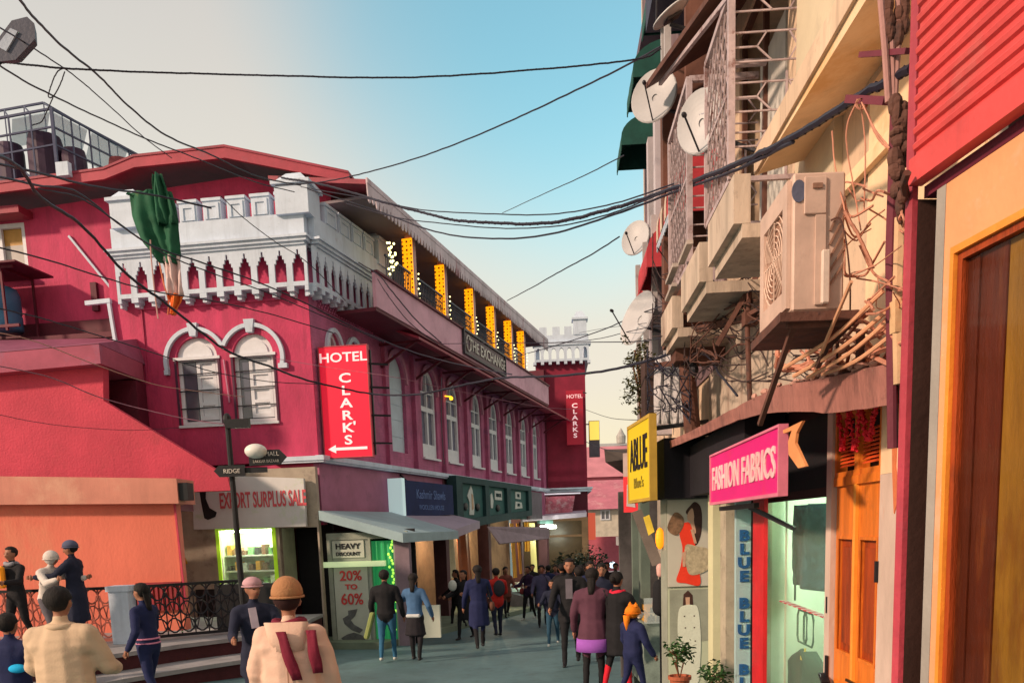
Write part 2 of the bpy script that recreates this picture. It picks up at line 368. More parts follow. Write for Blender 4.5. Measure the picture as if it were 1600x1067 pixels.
# hood moulds, keystones
for a, b in bw:
    c = (a+b)/2; w = .86; mb = MB(B.M); n = 20
    def hood(r0, r1, v0, v1, t0=-8, t1=188, zc=5.62, ky=.98):
        p = [(c+r1*math.cos(R_(t0+(t1-t0)*i/n)), zc+r1*ky*math.sin(R_(t0+(t1-t0)*i/n))) for i in range(n+1)]
        q = [(c+r0*math.cos(R_(t0+(t1-t0)*i/n)), zc+r0*ky*math.sin(R_(t0+(t1-t0)*i/n))) for i in range(n, -1, -1)]
        mb.poly([p+q], v0, v1)
    left = a < 2
    hood(.66, .745, -.09, -.001, 25 if left else -14, 194 if left else 155)
    mb.box(c-.745, c-.65, -.1, -.001, 5.36, 5.46) if left else mb.box(c+.60, c+.80, -.1, -.001, 5.36, 5.46)
    mb.build('hood_mould', WHITE, H)
    mb = MB(B.M); mb.poly([[(c-.07, 6.145), (c+.07, 6.145), (c+.12, 6.42), (c-.12, 6.42)]], -.11, -.002); mb.build('keystone', WHITE, H)
    fr = MB(B.M); fr.poly([arch(a, b, 4.26, 5.70, 6.14, 12), rect(a+.09, b-.09, 4.34, 5.64)], .08, .16)
    fr.poly([arch(a+.14, b-.14, 5.74, 5.76, 6.02, 10)], .05, .08)
    fr.box(a-.06, b+.06, -.03, .1, 5.66, 5.72)
    f = fr.build('window', WPAINT, H, label='arched window with white tympanum above casements')
    MB(B.M).box(a-.04, b+.04, -.06, .1, 4.2, 4.255).build('sill', WPAINT, f)
    mb = MB(B.M)
    if left: mb.box(a+.10, a+.40, .10, .125, 4.36, 5.62)
    else: mb.box(a+.1, a+.30, .10, .125, 4.36, 5.62)
    mb.build('pane', WGLASS, f)
    mb = MB(B.M); x0 = a+.42 if left else a+.32
    mb.poly([rect(x0, b-.1, 4.36, 5.62)]+[rect(x0+.08, b-.18, 4.45+.3*k, 4.68+.3*k) for k in range(4)], .085, .12); mb.box(x0+.02, b-.12, .12, .14, 4.4, 5.6)
    mb.build('shutter', WPAINT, f)
    MB(B.M).box(a+.06, b-.06, .17, .19, 4.3, 5.66).build('backing', DARK, f)
    for z in (4.62, 5.0, 5.36): MB(B.M).bar((a-.02,.04,z), (b+.02,.04,z+.01), .022).build('window_bar', IRON, f)
    MB(B.M).poly([rect(a-.05, b+.05, 4.256, 5.655), rect(a+.0, b-.0, 4.262, 5.65)], -.02, -.001).build('painted_shadow_frame', mat('plum_shadow_paint', (.08,.02,.05), .7), f)  # flat plum border paints the shadow around the casements
MB(B.M).bar((2.56,-.04,5.62), (2.62,-.04,4.7), .03).build('downpipe', MAUVE, H)
# street side wall of the tower ---------------------------------------
tw2 = [(.75, 1.35), (1.75, 2.35)]
mb = MB(A.M); mb.poly([rect(.02, 4.0, 3.36, 8.0)]+[arch(a, b, 4.3, 5.8, 6.3, 10) for a, b in tw2], 0, .3); mb.build('tower_wall', BRICK, H, label='mauve brick side of the tower towards the street')
for a, b in tw2:
    fr = MB(A.M); fr.poly([arch(a, b, 4.3, 5.8, 6.3, 10), arch(a+.08, b-.08, 4.38, 5.78, 6.2, 8)], .06, .14); fr.bar(((a+b)/2,.1,4.3), ((a+b)/2,.1,6.25), .05)
    f = fr.build('window', WPAINT, H); MB(A.M).box(a, b, .145, .17, 4.3, 6.28).build('pane', WGLASS, f)
    mb = MB(A.M); c = (a+b)/2; n = 14; mb.poly([[(c+.44*math.cos(math.pi*i/n), 5.82+.56*math.sin(math.pi*i/n)) for i in range(n+1)]+[(c+.34*math.cos(math.pi*i/n), 5.82+.46*math.sin(math.pi*i/n)) for i in range(n, -1, -1)]], -.07, -.001)
    mb.build('hood_mould', WHITE, H)
# brick dentil band
d = MB(A.M); d.box(.35, 3.2, -.03, -.001, 6.62, 6.66)
for r in range(3):
    for k in range(24): d.box(.36+k*.118+(.055 if r % 2 else 0), .41+k*.118+(.055 if r % 2 else 0), -.06, -.001, 6.67+r*.065, 6.72+r*.065)
d.build('brick_dentils', BRICK, H)
# machicolation frieze ----------------------------------------------------
def frieze(F, u0, u1, n, ov, name, mirror=False, zb=7.07, zt=7.80):
    """white pierced band: narrow piers between stepped pointed openings, corbels under"""
    mb = MB(F.M); w = (u1-u0)/n; holes = []
    for k in range(n):
        a = u0+k*w+w*.17; b = u0+(k+1)*w-w*.17; c = (a+b)/2; h = (b-a)/2
        holes.append([(a, zb), (b, zb), (b, zb+.38), (c+h*.72, zb+.38), (c+h*.72, zb+.46), (c+h*.42, zb+.46), (c+h*.42, zb+.54), (c+h*.16, zb+.54), (c+h*.16, zb+.64),
                      (c-h*.16, zb+.64), (c-h*.16, zb+.54), (c-h*.42, zb+.54), (c-h*.42, zb+.46), (c-h*.72, zb+.46), (c-h*.72, zb+.38), (a, zb+.38)])
    mb.poly([rect(u0, u1, zb-.09, zt)]+holes, -ov, -ov+.05)
    for k in range(n+1):
        c = u0+k*w; mb.box(max(u0, c-w*.2), min(u1, c+w*.2), -ov, 0, zb-.19, zb-.092); mb.box(max(u0, c-w*.12), min(u1, c+w*.12), -ov*.75, 0, zb-.27, zb-.192)
    mb.box(u0, u1, -ov+.05, 0, zb-.09, zb-.02)
    return mb.build(name, WHITE, H)
frieze(B, .34, TW+.12, 11, .26, 'frieze')
frieze(A, -.12, 4.1, 12, .262, 'frieze')
def cornice(F, u0, u1, o=0):
    mb = MB(F.M)
    mb.box(u0, u1, -.30-o, .1, 7.802, 7.86); mb.box(u0-.06, u1+.06, -.35-o, .1, 7.86, 7.93); mb.box(u0-.10, u1+.1, -.40-o, .1, 7.93, 7.98); mb.box(u0, u1, -.24-o, .0, 7.98, 8.44)
    return mb.build('cornice', WHITE, H)
cornice(B, .30, TW+.1); cornice(A, .02, 4.1, .003)
def merlon(F, u0, u1, z0=8.44, z1=8.88, ov=.24):
    mb = MB(F.M); mb.box(u0, u1, -ov, -ov+.26, z0, z1); mb.box(u0-.02, u1+.02, -ov-.03, -ov+.29, z1-.06, z1)
    mb.poly([rect(u0+.04, u1-.04, z0+.02, z1-.1), rect(u0+.1, u1-.1, z0+.02+.001, z1-.17)], -ov-.025, -ov-.001)
    return mb.build('merlon', WHITE, H)
m0 = merlon(B, 1.92, 2.32)
for k in range(1, 4): dupc(m0, B.ex*(.54*k))
merlon(B, 1.38, 1.78); merlon(B, 4.08, 4.4)
m1 = merlon(A, .55, 1.1, 8.441)
for k in range(1, 4): dupc(m1, A.ex*(.64*k))
def pinnacle(F, u, v, w, z0, z1, name='corner_turret'):
    mb = MB(F.M); h = w/2
    mb.box(u-h, u+h, v-h, v+h, z0, z1-.34); mb.box(u-h-.06, u+h+.06, v-h-.06, v+h+.06, z1-.34, z1-.27)
    mb.add([(u-h,v-h,z1-.27),(u+h,v-h,z1-.27),(u+h,v+h,z1-.27),(u-h,v+h,z1-.27),(u-h*.45,v-h*.45,z1-.06),(u+h*.45,v-h*.45,z1-.06),(u+h*.45,v+h*.45,z1-.06),(u-h*.45,v+h*.45,z1-.06),(u,v,z1)],
           [(0,1,5,4),(1,2,6,5),(2,3,7,6),(3,0,4,7),(4,5,8),(5,6,8),(6,7,8),(7,4,8)])
    return mb.build(name, WHITE, H)
pinnacle(B, .74, -.04, .66, 8.4, 9.28); pinnacle(B, TW-.10, .02, .72, 8.4, 9.32); pinnacle(A, 3.5, .0, .6, 8.35, 9.25)
mb = MB(B.M); mb.box(0, TW, .3, 4, 8.0, 8.06); mb.build('tower_roof', MAROON, H)
# string course
mb = MB(B.M); mb.box(3.55, TW+.16, -.14, .0, 3.31, 3.355); mb.box(3.55, TW+.18, -.17, 0, 3.355, 3.45); mb.build('string_course', WHITE, H)
mb = MB(A.M); mb.box(-.12, 21.8, -.14, 0, 3.31, 3.355); mb.box(-.14, 21.8, -.18, 0, 3.355, 3.46); mb.build('string_course', WHITE, H)
# downpipe at the tower's left edge
mb = MB(B.M); mb.bar((-.55,-.06,7.0), (.05,-.06,7.02), .09); mb.bar((.0,-.06,7.0), (.08,-.06,5.95), .07); mb.bar((.0,-.06,5.96), (.16,-.06,5.93), .07); mb.build('downpipe', WHITE, H)
# ---- main street wall with arched windows --------------------------------
wins = [(4.0, 5.2), (6.35, 7.6), (8.45, 9.7), (10.95, 12.1), (13.05, 14.2), (15.2, 16.35), (17.4, 18.5), (19.35, 20.45)]
mb = MB(A.M); mb.poly([rect(3.6, 21.9, 3.36, 7.2)]+[arch(a, b, 3.88, 5.75, 6.45, 12) for a, b in wins], .02, .32); mb.build('wall', BRICK, H, label='mauve red brick wall along the street with eight arched openings')
for a in (5.75, 8.05, 10.3, 12.55, 14.6, 16.85, 18.95, 21.0):
    mb = MB(A.M); mb.box(a-.11, a+.11, -.1, .02, 3.47, 6.6); mb.box(a-.15, a+.15, -.12, .02, 3.47, 3.7); mb.build('pilaster', BRICK, H)
for a in (3.78, ):
    MB(A.M).box(a-.1, a+.1, -.1, .02, 3.47, 6.6).build('pilaster', BRICK, H)
for i, (a, b) in enumerate(wins):
    mb = MB(A.M); c = (a+b)/2; n = 14; w = (b-a)/2
    mb.poly([[(c+(w+.12)*math.cos(math.pi*k/n), 5.75+.83*math.sin(math.pi*k/n)) for k in range(n+1)]+[(c+(w+.01)*math.cos(math.pi*k/n), 5.75+.71*math.sin(math.pi*k/n)) for k in range(n, -1, -1)]], -.05, .018)
    mb.build('arch_moulding', MAUVE, H)
    if i == 0:
        mb = MB(A.M); mb.poly([arch(a, b, 3.88, 5.75, 6.45, 12)], .12, .16); f = mb.build('window', BLUEW, H, label='arched window boarded with pale blue and white sheets')
        mb = MB(A.M)
        for z in (4.3, 4.75, 5.15, 5.55): mb.box(a+.02, b-.02, .105, .12, z, z+.03)
        mb.build('batten', BLUEW, f); continue
    fr = MB(A.M); fr.poly([arch(a, b, 3.88, 5.75, 6.45, 12), rect(a+.14, c-.05, 4.28, 5.22), rect(c+.05, b-.12, 4.28, 5.22), rect(a+.1, c-.03, 5.36, 5.75), rect(c+.03, b-.1, 5.36, 5.75),
        [(a+.12, 5.79), (c-.03, 5.79), (c-.03, 6.3), (c-.25, 6.2), (a+.16, 6.0)], [(c+.03, 5.79), (b-.12, 5.79), (b-.16, 6.0), (c+.25, 6.2), (c+.03, 6.3)]], .08, .16)
    f = fr.build('window', WPAINT, H)
    MB(A.M).box(a+.05, b-.05, .165, .19, 4.2, 6.42).build('pane', mat('street_window_glass', (.16,.16,.24), .15, .35, .8, .05, spec=.9), f)
    MB(A.M).box(a-.05, b+.05, -.06, .1, 3.82, 3.875).build('sill', WPAINT, f)
# ---- upper balcony --------------------------------------------------------
mb = MB(A.M); mb.poly([rect(1.2, 18.2, 6.78, 7.52)], -1.06, -.98); mb.build('balcony_parapet', mat('pink_parapet_paint', (.66,.36,.46), .65, .2, 1.2, .3, col2=(.52,.25,.34)), H, label='pink mauve balcony parapet band')
mb = MB(A.M); mb.box(1.2, 18.2, -1.04, 1.2, 6.70, 6.778); mb.box(1.2, 18.2, -1.12, -.96, 7.522, 7.57); mb.build('balcony_slab', MAROON, H)
mb = MB(A.M)
mb.add([(3.2,-1.25,6.52),(22.2,-1.25,6.52),(22.2,0,7.0),(3.2,0,7.0),(3.2,-1.25,6.46),(22.2,-1.25,6.46),(22.2,0,6.94),(3.2,0,6.94)], [(0,1,2,3),(7,6,5,4),(0,4,5,1),(3,2,6,7),(0,3,7,4),(1,5,6,2)]); mb.build('eave', ROOF, H, label='sloping sheet eave over the arched windows')
for k in range(9):
    u = 3.6+k*2.2; mb = MB(A.M); mb.bar((u,-1.0,6.5), (u,-.02,5.95), .06); mb.bar((u,-1.15,6.5), (u,0,6.5), .06); mb.build('bracket', MAROON, H)
mb = MB(A.M); mb.box(1.9, 17.8, .5, .6, 6.98, 9.3); mb.build('balcony_back_wall', LILAC, H)
mb = MB(A.M); mb.box(1.2, 17.8, -1.0, .5, 9.1, 9.16); mb.build('balcony_ceiling', mat('dim_grey_ceiling', (.22,.19,.22), .7, .2, 1, .1), H)
for k in range(5):
    u = 4.9+k*2.4; f = MB(A.M).poly([rect(u, u+.9, 6.98, 8.75), rect(u+.1, u+.8, 7.05, 8.6)], .44, .498).build('door_frame', MAROON, H); MB(A.M).box(u+.1, u+.8, .48, .498, 7.05, 8.6).build('door', mat('dark_brown_door', (.05,.025,.03), .5), f)
# balcony railing (bars joined per bay, each bay a part)
cols = [3.72, 6.02, 8.55, 10.75, 12.85, 14.6]
colm = mat('column_paint', (.55,.32,.30), .6, .15, 2, .2)
LEDC = glow('amber_fairy_light_mesh', 'ff9a08', 1.5); BULB = glow('warm_bulb', 'fff0a0', 4.0)
for i, u in enumerate(cols):
    f = MB(A.M).box(u-.02, u+.20, -1.0, -.8, 7.53, 9.1).build('column', colm, H, label='balcony column wrapped in amber string lights')
    mb = MB(A.M); mb.box(u-.075, u-.021, -1.0, -.74, 7.56, 9.0); mb.build('light_curtain', LEDC, f)
    mb = MB(A.M); n = 14
    for k in range(n):
        z = 7.62+k*.1
        for y in (-.98, -.87, -.76):
            q = .013 if (k % 2 == 0) == (y == -.87) else .022
            mb.box(u-.088, u-.0755, y-q, y+q, z-q, z+q)
    mb.build('light_petal', mat('dark_amber_petal', (.35,.10,.01), .6), f)
    mb = MB(A.M)
    for k in range(6): mb.ell((u+.24, -1.02+random.uniform(-.03,.03), 7.62+k*.12), (.02,.02,.02), 6, 4)
    mb.build('bulb', BULB, f)
    if i < len(cols)-1:
        a, b = u+.21, cols[i+1]-.08; mb = MB(A.M); mb.bar((a,-.93,8.16), (b,-.93,8.16), .045); mb.bar((a,-.93,7.64), (b,-.93,7.64), .03)
        n = int((b-a)/.11)
        for k in range(n+1): mb.bar((a+(b-a)*k/n,-.93,7.56), (a+(b-a)*k/n,-.93,8.14), .018)
        for k in range(n): x = a+(b-a)*(k+.5)/n; mb.tube([(x+.04*math.cos(t*math.pi/4), -.93, 7.9+.09*math.sin(t*math.pi/4)) for t in range(9)], .007, 4, False)
        mb.build('railing', mat('blue_black_railing', (.03,.045,.08), .5), H)
mb = MB(A.M)
for k in range(26): mb.ell((2.45+random.uniform(-.22,.22), -.95+random.uniform(-.08,.08), 7.75+random.uniform(0,.8)), (.028,.028,.028), 6, 4)
mb.build('string_light_cluster', BULB, H)
# roof over balcony: fascia and scalloped valance
mb = MB(A.M); mb.add([(.75,-1.16,9.2),(17.8,-1.16,9.2),(17.8,1.2,9.6),(.75,1.2,9.6),(.75,-1.16,9.3),(17.8,-1.16,9.3),(17.8,1.2,9.7),(.75,1.2,9.7)], [(0,3,2,1),(4,5,6,7),(0,1,5,4),(1,2,6,5),(2,3,7,6),(3,0,4,7)]); mb.build('roof', ROOF, H)
val = mat('lilac_grey_valance', (.62,.52,.58), .7, .3, 2, .3, col2=(.3,.12,.15), stretch=(1,1,.3))
mb = MB(A.M); pts = [(.75, 9.22)]; n = 84; w = (17.8-.75)/n; bot = []
for k in range(n):
    a = .75+k*w; jag = random.uniform(0, .05)
    bot += [(a+w*.08, 9.02), (a+w*.3, 8.90-jag), (a+w*.5, 8.87-jag), (a+w*.7, 8.90-jag), (a+w*.92, 9.02)]
mb.poly([[(.75, 9.22)]+bot+[(17.8, 9.22)]], -1.19, -1.165); mb.build('valance', val, H, label='ragged scalloped trim along the balcony roof')
mb = MB(A.M); mb.box(.75, 17.8, -1.2, -1.16, 9.222, 9.33); mb.build('fascia', val, H)
# gable end of the roof seen above the tower
V = 1.0
mb = MB(B.M); pk = (2.62, 10.3); ea = (5.42, 9.52); lf = (-4.6, 9.95)
mb.poly([[lf, (-.3, 10.08), (.45, 10.28), pk, ea, (ea[0], ea[1]-.2), (pk[0], pk[1]-.24), (.45, 10.05), (-.3, 9.86), (lf[0], lf[1]-.2)]], V-.3, V-.22); mb.build('bargeboard', mat('rose_bargeboard', (.40,.05,.08), .6, .25, 2, .2, col2=(.3,.06,.09)), H)
mb = MB(B.M)
for (a, b) in ((lf, (-.3,10.08)), ((-.3,10.08), (.45,10.28)), ((.45,10.28), pk), (pk, ea)):
    mb.hexa([(a[0],V-.32,a[1]-.02),(b[0],V-.32,b[1]-.02),(b[0],V+6,b[1]-.02),(a[0],V+6,a[1]-.02),(a[0],V-.32,a[1]+.03),(b[0],V-.32,b[1]+.03),(b[0],V+6,b[1]+.03),(a[0],V+6,a[1]+.03)])
mb.build('gable_roof', ROOF, H)
mb = MB(B.M); mb.poly([[(-4.6, 3.0), (4.72, 3.0), (4.72, 9.45), pk[:1]+(9.98,), (-4.6, 9.6)], rect(-4.3, -2.96, 8.18, 9.42)], V+.5, V+.75); mb.build('gable_wall', RED, H, label='crimson wall under the gable roof')
mb = MB(A.M); mb.box(4.05, 4.15, .02, .5, 6.98, 9.05); mb.build('end_wall', RED, H)
mb = MB(A.M); mb.bar((2.1,-.93,8.16), (3.66,-.93,8.16), .045); mb.bar((2.1,-.93,7.64), (3.66,-.93,7.64), .03)
for k in range(15): mb.bar((2.15+k*.105,-.93,7.56), (2.15+k*.105,-.93,8.14), .018)
mb.build('railing', mat('blue_black_railing', (.03,.045,.08), .5), H)
# left wing window
fr = MB(B.M); fr.poly([rect(-4.3, -2.96, 8.18, 9.42), rect(-4.2, -3.72, 8.28, 9.32), rect(-3.6, -3.06, 8.28, 9.32)], V+.52, V+.6); f = fr.build('window', WPAINT, H, label='white framed window at the left end of the gable wall')
MB(B.M).box(-4.28, -2.98, V+.62, V+.66, 8.2, 8.95).build('pane', mat('curtained_glass', (.45,.42,.40), .3, .2, 2, .05), f)
MB(B.M).box(-4.28, -2.98, V+.62, V+.66, 8.95, 9.4).build('pane', mat('ochre_blind', (.55,.30,.08), .5), f)
MB(B.M).box(-4.5, -2.85, V+.3, V+.5, 8.1, 8.17).build('sill', WPAINT, f)
mb = MB(B.M); mb.box(-4.6, -2.7, V+.0, V+.5, 9.46, 9.62); mb.build('window_canopy', ROOF, H)
mb = MB(B.M); mb.box(-4.6, -.02, V-.1, V+.5, 6.5, 6.62); mb.box(-4.6, -.02, V+.42, V+.5, 6.62, 7.05); mb.build('ledge', MAROON, H)
mb = MB(B.M); mb.bar((-1.8,V+.46,9.0), (-.85,V+.46,7.75), .05); mb.build('pipe', WHITE, H)
mb = MB(B.M); mb.box(-1.35, -1.2, V+.40, V+.499, 7.25, 7.9); mb.build('recess_edge', MAROON, H)
# ---- far tower ------------------------------------------------------------
T2 = Fr((1.72, 40.2), -3)
mb = MB(T2.M); mb.box(-.15, 2.12, 0, 4, 3.4, 9.3); mb.build('tower_wall', mat('deep_crimson_plaster', (.26,.015,.045), .7, .3, 1.5, .3), H)
mb = MB(T2.M); mb.box(-.15, 2.12, 0, 4, -2.5, 3.3); mb.build('tower_base', MAROON, H)
mb = MB(T2.M); mb.box(-.2, 2.3, -.2, 4.1, 3.3, 3.4); mb.box(-.2, 2.35, -.3, 4.1, 3.42, 3.5); mb.build('string_course', WHITE, H)
mb = MB(T2.M); n = 7; w = 2.5/n; holes = []
for k in range(n):
    a = -.2+k*w+w*.18; b = -.2+(k+1)*w-w*.18; holes.append(arch(a, b, 9.35, 9.62, 9.85, 6))
mb.poly([rect(-.2, 2.3, 9.25, 9.95)]+holes, -.3, -.1)
for k in range(n+1): mb.box(-.2+k*w-.07, -.2+k*w+.07, -.3, 0, 9.12, 9.248)
mb.box(-.28, 2.4, -.36, .2, 9.952, 10.12); mb.box(-.2, 2.3, -.26, 0, 10.12, 10.42); mb.box(-.2, .0, -.1, 4, 9.3, 10.4); mb.box(2.12, 2.3, 0, 4, 9.25, 10.4)
mb.build('battlement', WHITE, H)
for u in (.05, .65, 1.2): MB(T2.M).box(u, u+.34, -.26, -.05, 10.42, 10.78).build('merlon', WHITE, H)
mb = MB(T2.M); mb.box(1.62, 2.22, -.3, .3, 10.4, 11.05); mb.box(1.55, 2.29, -.37, .37, 11.05, 11.14); mb.add([(1.62,-.3,11.14),(2.22,-.3,11.14),(2.22,.3,11.14),(1.62,.3,11.14),(1.78,-.14,11.45),(2.06,-.14,11.45),(2.06,.14,11.45),(1.78,.14,11.45)], [(0,1,5,4),(1,2,6,5),(2,3,7,6),(3,0,4,7),(4,5,6,7)])
mb.build('corner_turret', WHITE, H)
mb = MB(A.M); mb.box(21.9, 22.6, 0, 3, 3.4, 8.9); mb.build('end_wall', MAROON, H)
# body mass behind so nothing is see-through
mb = MB(A.M); mb.box(4.2, 21.9, 2.2, 2.4, -2.6, 9.3); mb.box(4.0, 4.15, .3, 2.2, 3.3, 9.2); mb.box(.3, 21.9, .3, 2.3, 3.2, 3.3); mb.box(3.6, 21.9, .6, 2.3, 6.7, 6.85); mb.build('inner_wall', MAROON, H)
# upper-floor dim rooms behind the arched windows
mb = MB(A.M); mb.box(3.9, 21.9, .8, .85, 3.3, 6.7); mb.build('room_wall', DARK, H)
# ---- ground floor along the street ------------------------------------------
for u0, u1 in ((7.8, 8.1), (12.3, 12.6), (16.9, 17.2), (21.5, 21.9)):
    MB(A.M).box(u0, u1, -.02, .4, -2.4, 3.3).build('shop_pier', mat('brown_purple_pier', (.14,.06,.07), .7), H)
mb = MB(A.M); mb.box(2.2, 8.1, 0, .3, 2.2, 3.305); mb.build('ground_floor_wall', PURPLE, H)
mb = MB(A.M); mb.box(8.1, 21.9, .0, .3, 2.25, 3.305); mb.build('ground_floor_wall', PURPLE, H)
mb = MB(A.M); mb.box(0, 2.2, 0, .3, 2.0, 3.305); mb.build('ground_floor_wall', PURPLE, H)
MB(A.M).box(4.0, 8.0, 2.0, 2.15, -1.7, 3.2).build('shop_back_wall', DARK, H)
mb = MB(A.M); mb.box(8.1, 21.8, 1.9, 2.1, -2.6, 3.2); mb.build('shop_back_wall', mat('brown_shop_wall', (.34,.20,.12), .7, .4, 1.2, .2, col2=(.16,.09,.06)), H)
mb = MB(A.M); mb.box(2, 21.9, .0, 2.1, 2.18, 2.22); mb.build('shop_ceiling', mat('grey_shop_ceiling', (.3,.27,.24), .7), H)
mb = MB(A.M)
mb.add([(-.6,-1.6,-.62),(21.9,-1.6,-1.55),(21.9,2,-1.55),(-.6,2,-.62),(-.6,-1.6,-2.5),(21.9,-1.6,-2.8),(21.9,2,-2.8),(-.6,2,-2.5)], [(0,1,2,3),(4,5,1,0),(5,6,2,1),(7,4,0,3)])
mb.build('pavement', mat('greenish_pavement', (.19,.24,.17), .7, .25, 1.5, .4), None, kind='structure')
# ================================================================== HOTEL SIGNS AND SHOPS
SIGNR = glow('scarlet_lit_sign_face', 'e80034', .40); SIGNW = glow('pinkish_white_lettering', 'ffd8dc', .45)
S1 = Fr(A.P(.25, -.06, 0)[:2], -7.6)
a = S1.at(508, 547); b = S1.at(592, 708)
sg = thing('hotel_sign', 'large bright red vertical hotel banner with a white left arrow at the tower corner', 'sign', S1.P(.6, 0, 3.4))
x0, x1, z0, z1 = .0, 1.08, 3.42, 5.78
MB(S1.M).box(x0, x1, -.06, .06, z0, z1).build('panel', SIGNR, sg)
MB(S1.M).poly([rect(x0-.02, x1+.02, z0-.02, z1+.02), rect(x0+.003, x1-.003, z0+.003, z1-.003)], -.075, .07).build('frame', POSTR, sg)
text('HOTEL', 'lettering', S1, .54, -.07, 5.46, .2, SIGNW, sg, 1.25, fat=.004)
for i, ch in enumerate("CLARKS"): text(ch, 'lettering', S1, .56, -.07, 5.02-i*.265, .2, SIGNW, sg, 1.45, fat=.006)
text("'", 'lettering', S1, .72, -.07, 3.98, .2, SIGNW, sg, 1.4, fat=.006)
MB(S1.M).poly([[(.08, 3.6), (.26, 3.69), (.26, 3.63), (.98, 3.63), (.98, 3.57), (.26, 3.57), (.26, 3.51)]], -.075, -.061).build('arrow', SIGNW, sg)
mb = MB(S1.M)
for z in (3.7, 4.3, 4.9, 5.4): mb.bar((x1, 0, z), (x1+.38, .25, z), .04)
mb.bar((x1+.03, .08, 3.45), (x1+.03, .08, 5.7), .05); mb.build('bracket', IRON, sg)
S2 = Fr(T2.P(1.2, -.38, 0)[:2], -3)
sg = thing('hotel_sign', 'small dark red vertical hotel banner on the far tower', 'sign', S2.P(.3, 0, 5.4))
MB(S2.M).box(0, .78, -.05, .05, 5.45, 7.9).build('panel', glow('dim_red_sign_face', 'a0102c', .25), sg)
text('HOTEL', 'lettering', S2, .39, -.06, 7.55, .17, SIGNW, sg, 1.0)
for i, ch in enumerate("CLARKS"): text(ch, 'lettering', S2, .39, -.06, 7.12-i*.27, .2, SIGNW, sg, 1.4, fat=.006)
MB(S2.M).bar((.78, 0, 7.8), (.95, .3, 7.8), .04).build('bracket', IRON, sg)
sg = thing('wall_sign', 'long dark board with pale letters fixed to the pink balcony band', 'sign', A.P(9, -1.15, 7))
MB(A.M).poly([rect(7.1, 11.5, 6.84, 7.56), rect(7.16, 11.44, 6.9, 7.5)], -1.15, -1.08).build('frame', DGREY, sg); MB(A.M).box(7.16, 11.44, -1.10, -1.07, 6.9, 7.5).build('panel', mat('plum_sign_face', (.10,.05,.07), .5), sg)
text('THE EXCHANGE', 'lettering', A, 9.55, -1.12, 7.05, .33, mat('pale_lettering', (.6,.55,.5), .5), sg, 1.15, fat=.006)
mb = MB(A.M); n = 16; mb.tube([(7.55+.2*math.cos(2*math.pi*k/n), -1.12, 7.2+.22*math.sin(2*math.pi*k/n)) for k in range(n+1)], .025, 5); mb.build('round_emblem', mat('pale_lettering', (.6,.55,.5)), sg)
# blue light box
sg = thing('light_box_sign', 'navy blue shop light box with a white end, projecting over the pavement awning', 'sign', A.P(5.6, -.5, 2.1))
MB(A.M).hexa([(3.75,-.42,2.08),(7.55,-.42,2.2),(7.55,-.05,2.2),(3.75,-.05,2.08),(3.75,-.42,3.08),(7.55,-.42,3.08),(7.55,-.05,3.08),(3.75,-.05,3.08)]).build('box', NAVY, sg)
MB(A.M).box(3.55, 3.748, -.44, -.04, 2.1, 3.12).build('end_panel', glow('bluish_white_lamp_face', 'bcd8d8', .5), sg)
text('Kashmir Shawls', 'lettering', A, 5.7, -.425, 2.62, .26, mat('faint_blue_lettering', (.12,.2,.42)), sg, 1.0)
text('WOOLLEN HOUSE', 'lettering', A, 5.7, -.425, 2.32, .14, mat('faint_blue_lettering', (.12,.2,.42)), sg, 1.2)
MB(A.M).bar((4.5,-.2,3.08), (4.5,0,3.28), .04).build('bracket', IRON, sg)
# green fascia with three bays
sg = thing('green_shop_sign', 'long dark green shop fascia with three framed bays and pale emblems', 'sign', A.P(12.4, -.3, 1.8))
def gz_(u): return 1.72+(u-7.9)*.052
mb = MB(A.M); mb.poly([[(7.9, gz_(7.9)), (17.3, gz_(17.3)), (17.3, 3.4), (7.9, 3.4)], [(8.5, gz_(8.5)+.3), (10.9, gz_(10.9)+.28), (10.9, 3.2), (8.5, 3.2)], [(11.3, gz_(11.3)+.26), (13.6, gz_(13.6)+.26), (13.6, 3.2), (11.3, 3.2)], [(14.1, gz_(14.1)+.24), (16.8, gz_(16.8)+.22), (16.8, 3.2), (14.1, 3.2)]], -.42, -.12); mb.build('frame', GREENP, sg)
MB(A.M).box(7.95, 17.25, -.115, -.08, 2.3, 3.35).build('back_panel', GREENF, sg)
MB(A.M).box(8.5, 16.8, -.3, -.25, 2.05, 3.2).build('panel', GREENF, sg)
pal = mat('pale_emblem_paint', (.55,.58,.55), .6, .2, 12, .1); tanm = mat('tan_emblem_paint', (.5,.32,.2), .6)
mb = MB(A.M); mb.poly([[(9.35, 2.2), (9.8, 2.2), (9.9, 2.5), (9.75, 3.0), (9.6, 3.15), (9.4, 3.0), (9.2, 2.8), (9.4, 2.6)]], -.33, -.305); mb.build('emblem', pal, sg)
mb = MB(A.M); mb.poly([[(9.6, 2.35), (9.78, 2.4), (9.75, 2.85), (9.6, 2.9)]], -.34, -.331); mb.build('emblem', tanm, sg)
mb = MB(A.M); mb.poly([rect(12.3, 13.2, 2.75, 3.08)], -.33, -.305); mb.poly([[(11.75, 2.45), (12.0, 2.45), (12.1, 2.7), (11.95, 2.98), (11.75, 2.9)]], -.33, -.305); mb.build('emblem', pal, sg)
mb = MB(A.M); mb.poly([rect(15.1, 15.9, 2.85, 3.12)], -.33, -.305); mb.poly([[(15.0, 2.45), (16.1, 2.5), (16.0, 2.72), (15.1, 2.75)]], -.33, -.305); mb.build('emblem', pal, sg)
for u in (8.95, 10.2, 12.6): MB(A.M).ell((u,-.34,2.46), (.2,.05,.13), 10, 6).build('spot_lamp', BLACK, sg)
text('TRISHOOL', 'lettering', A, 12.75, -.34, 2.86, .13, GREENP, sg, .8)
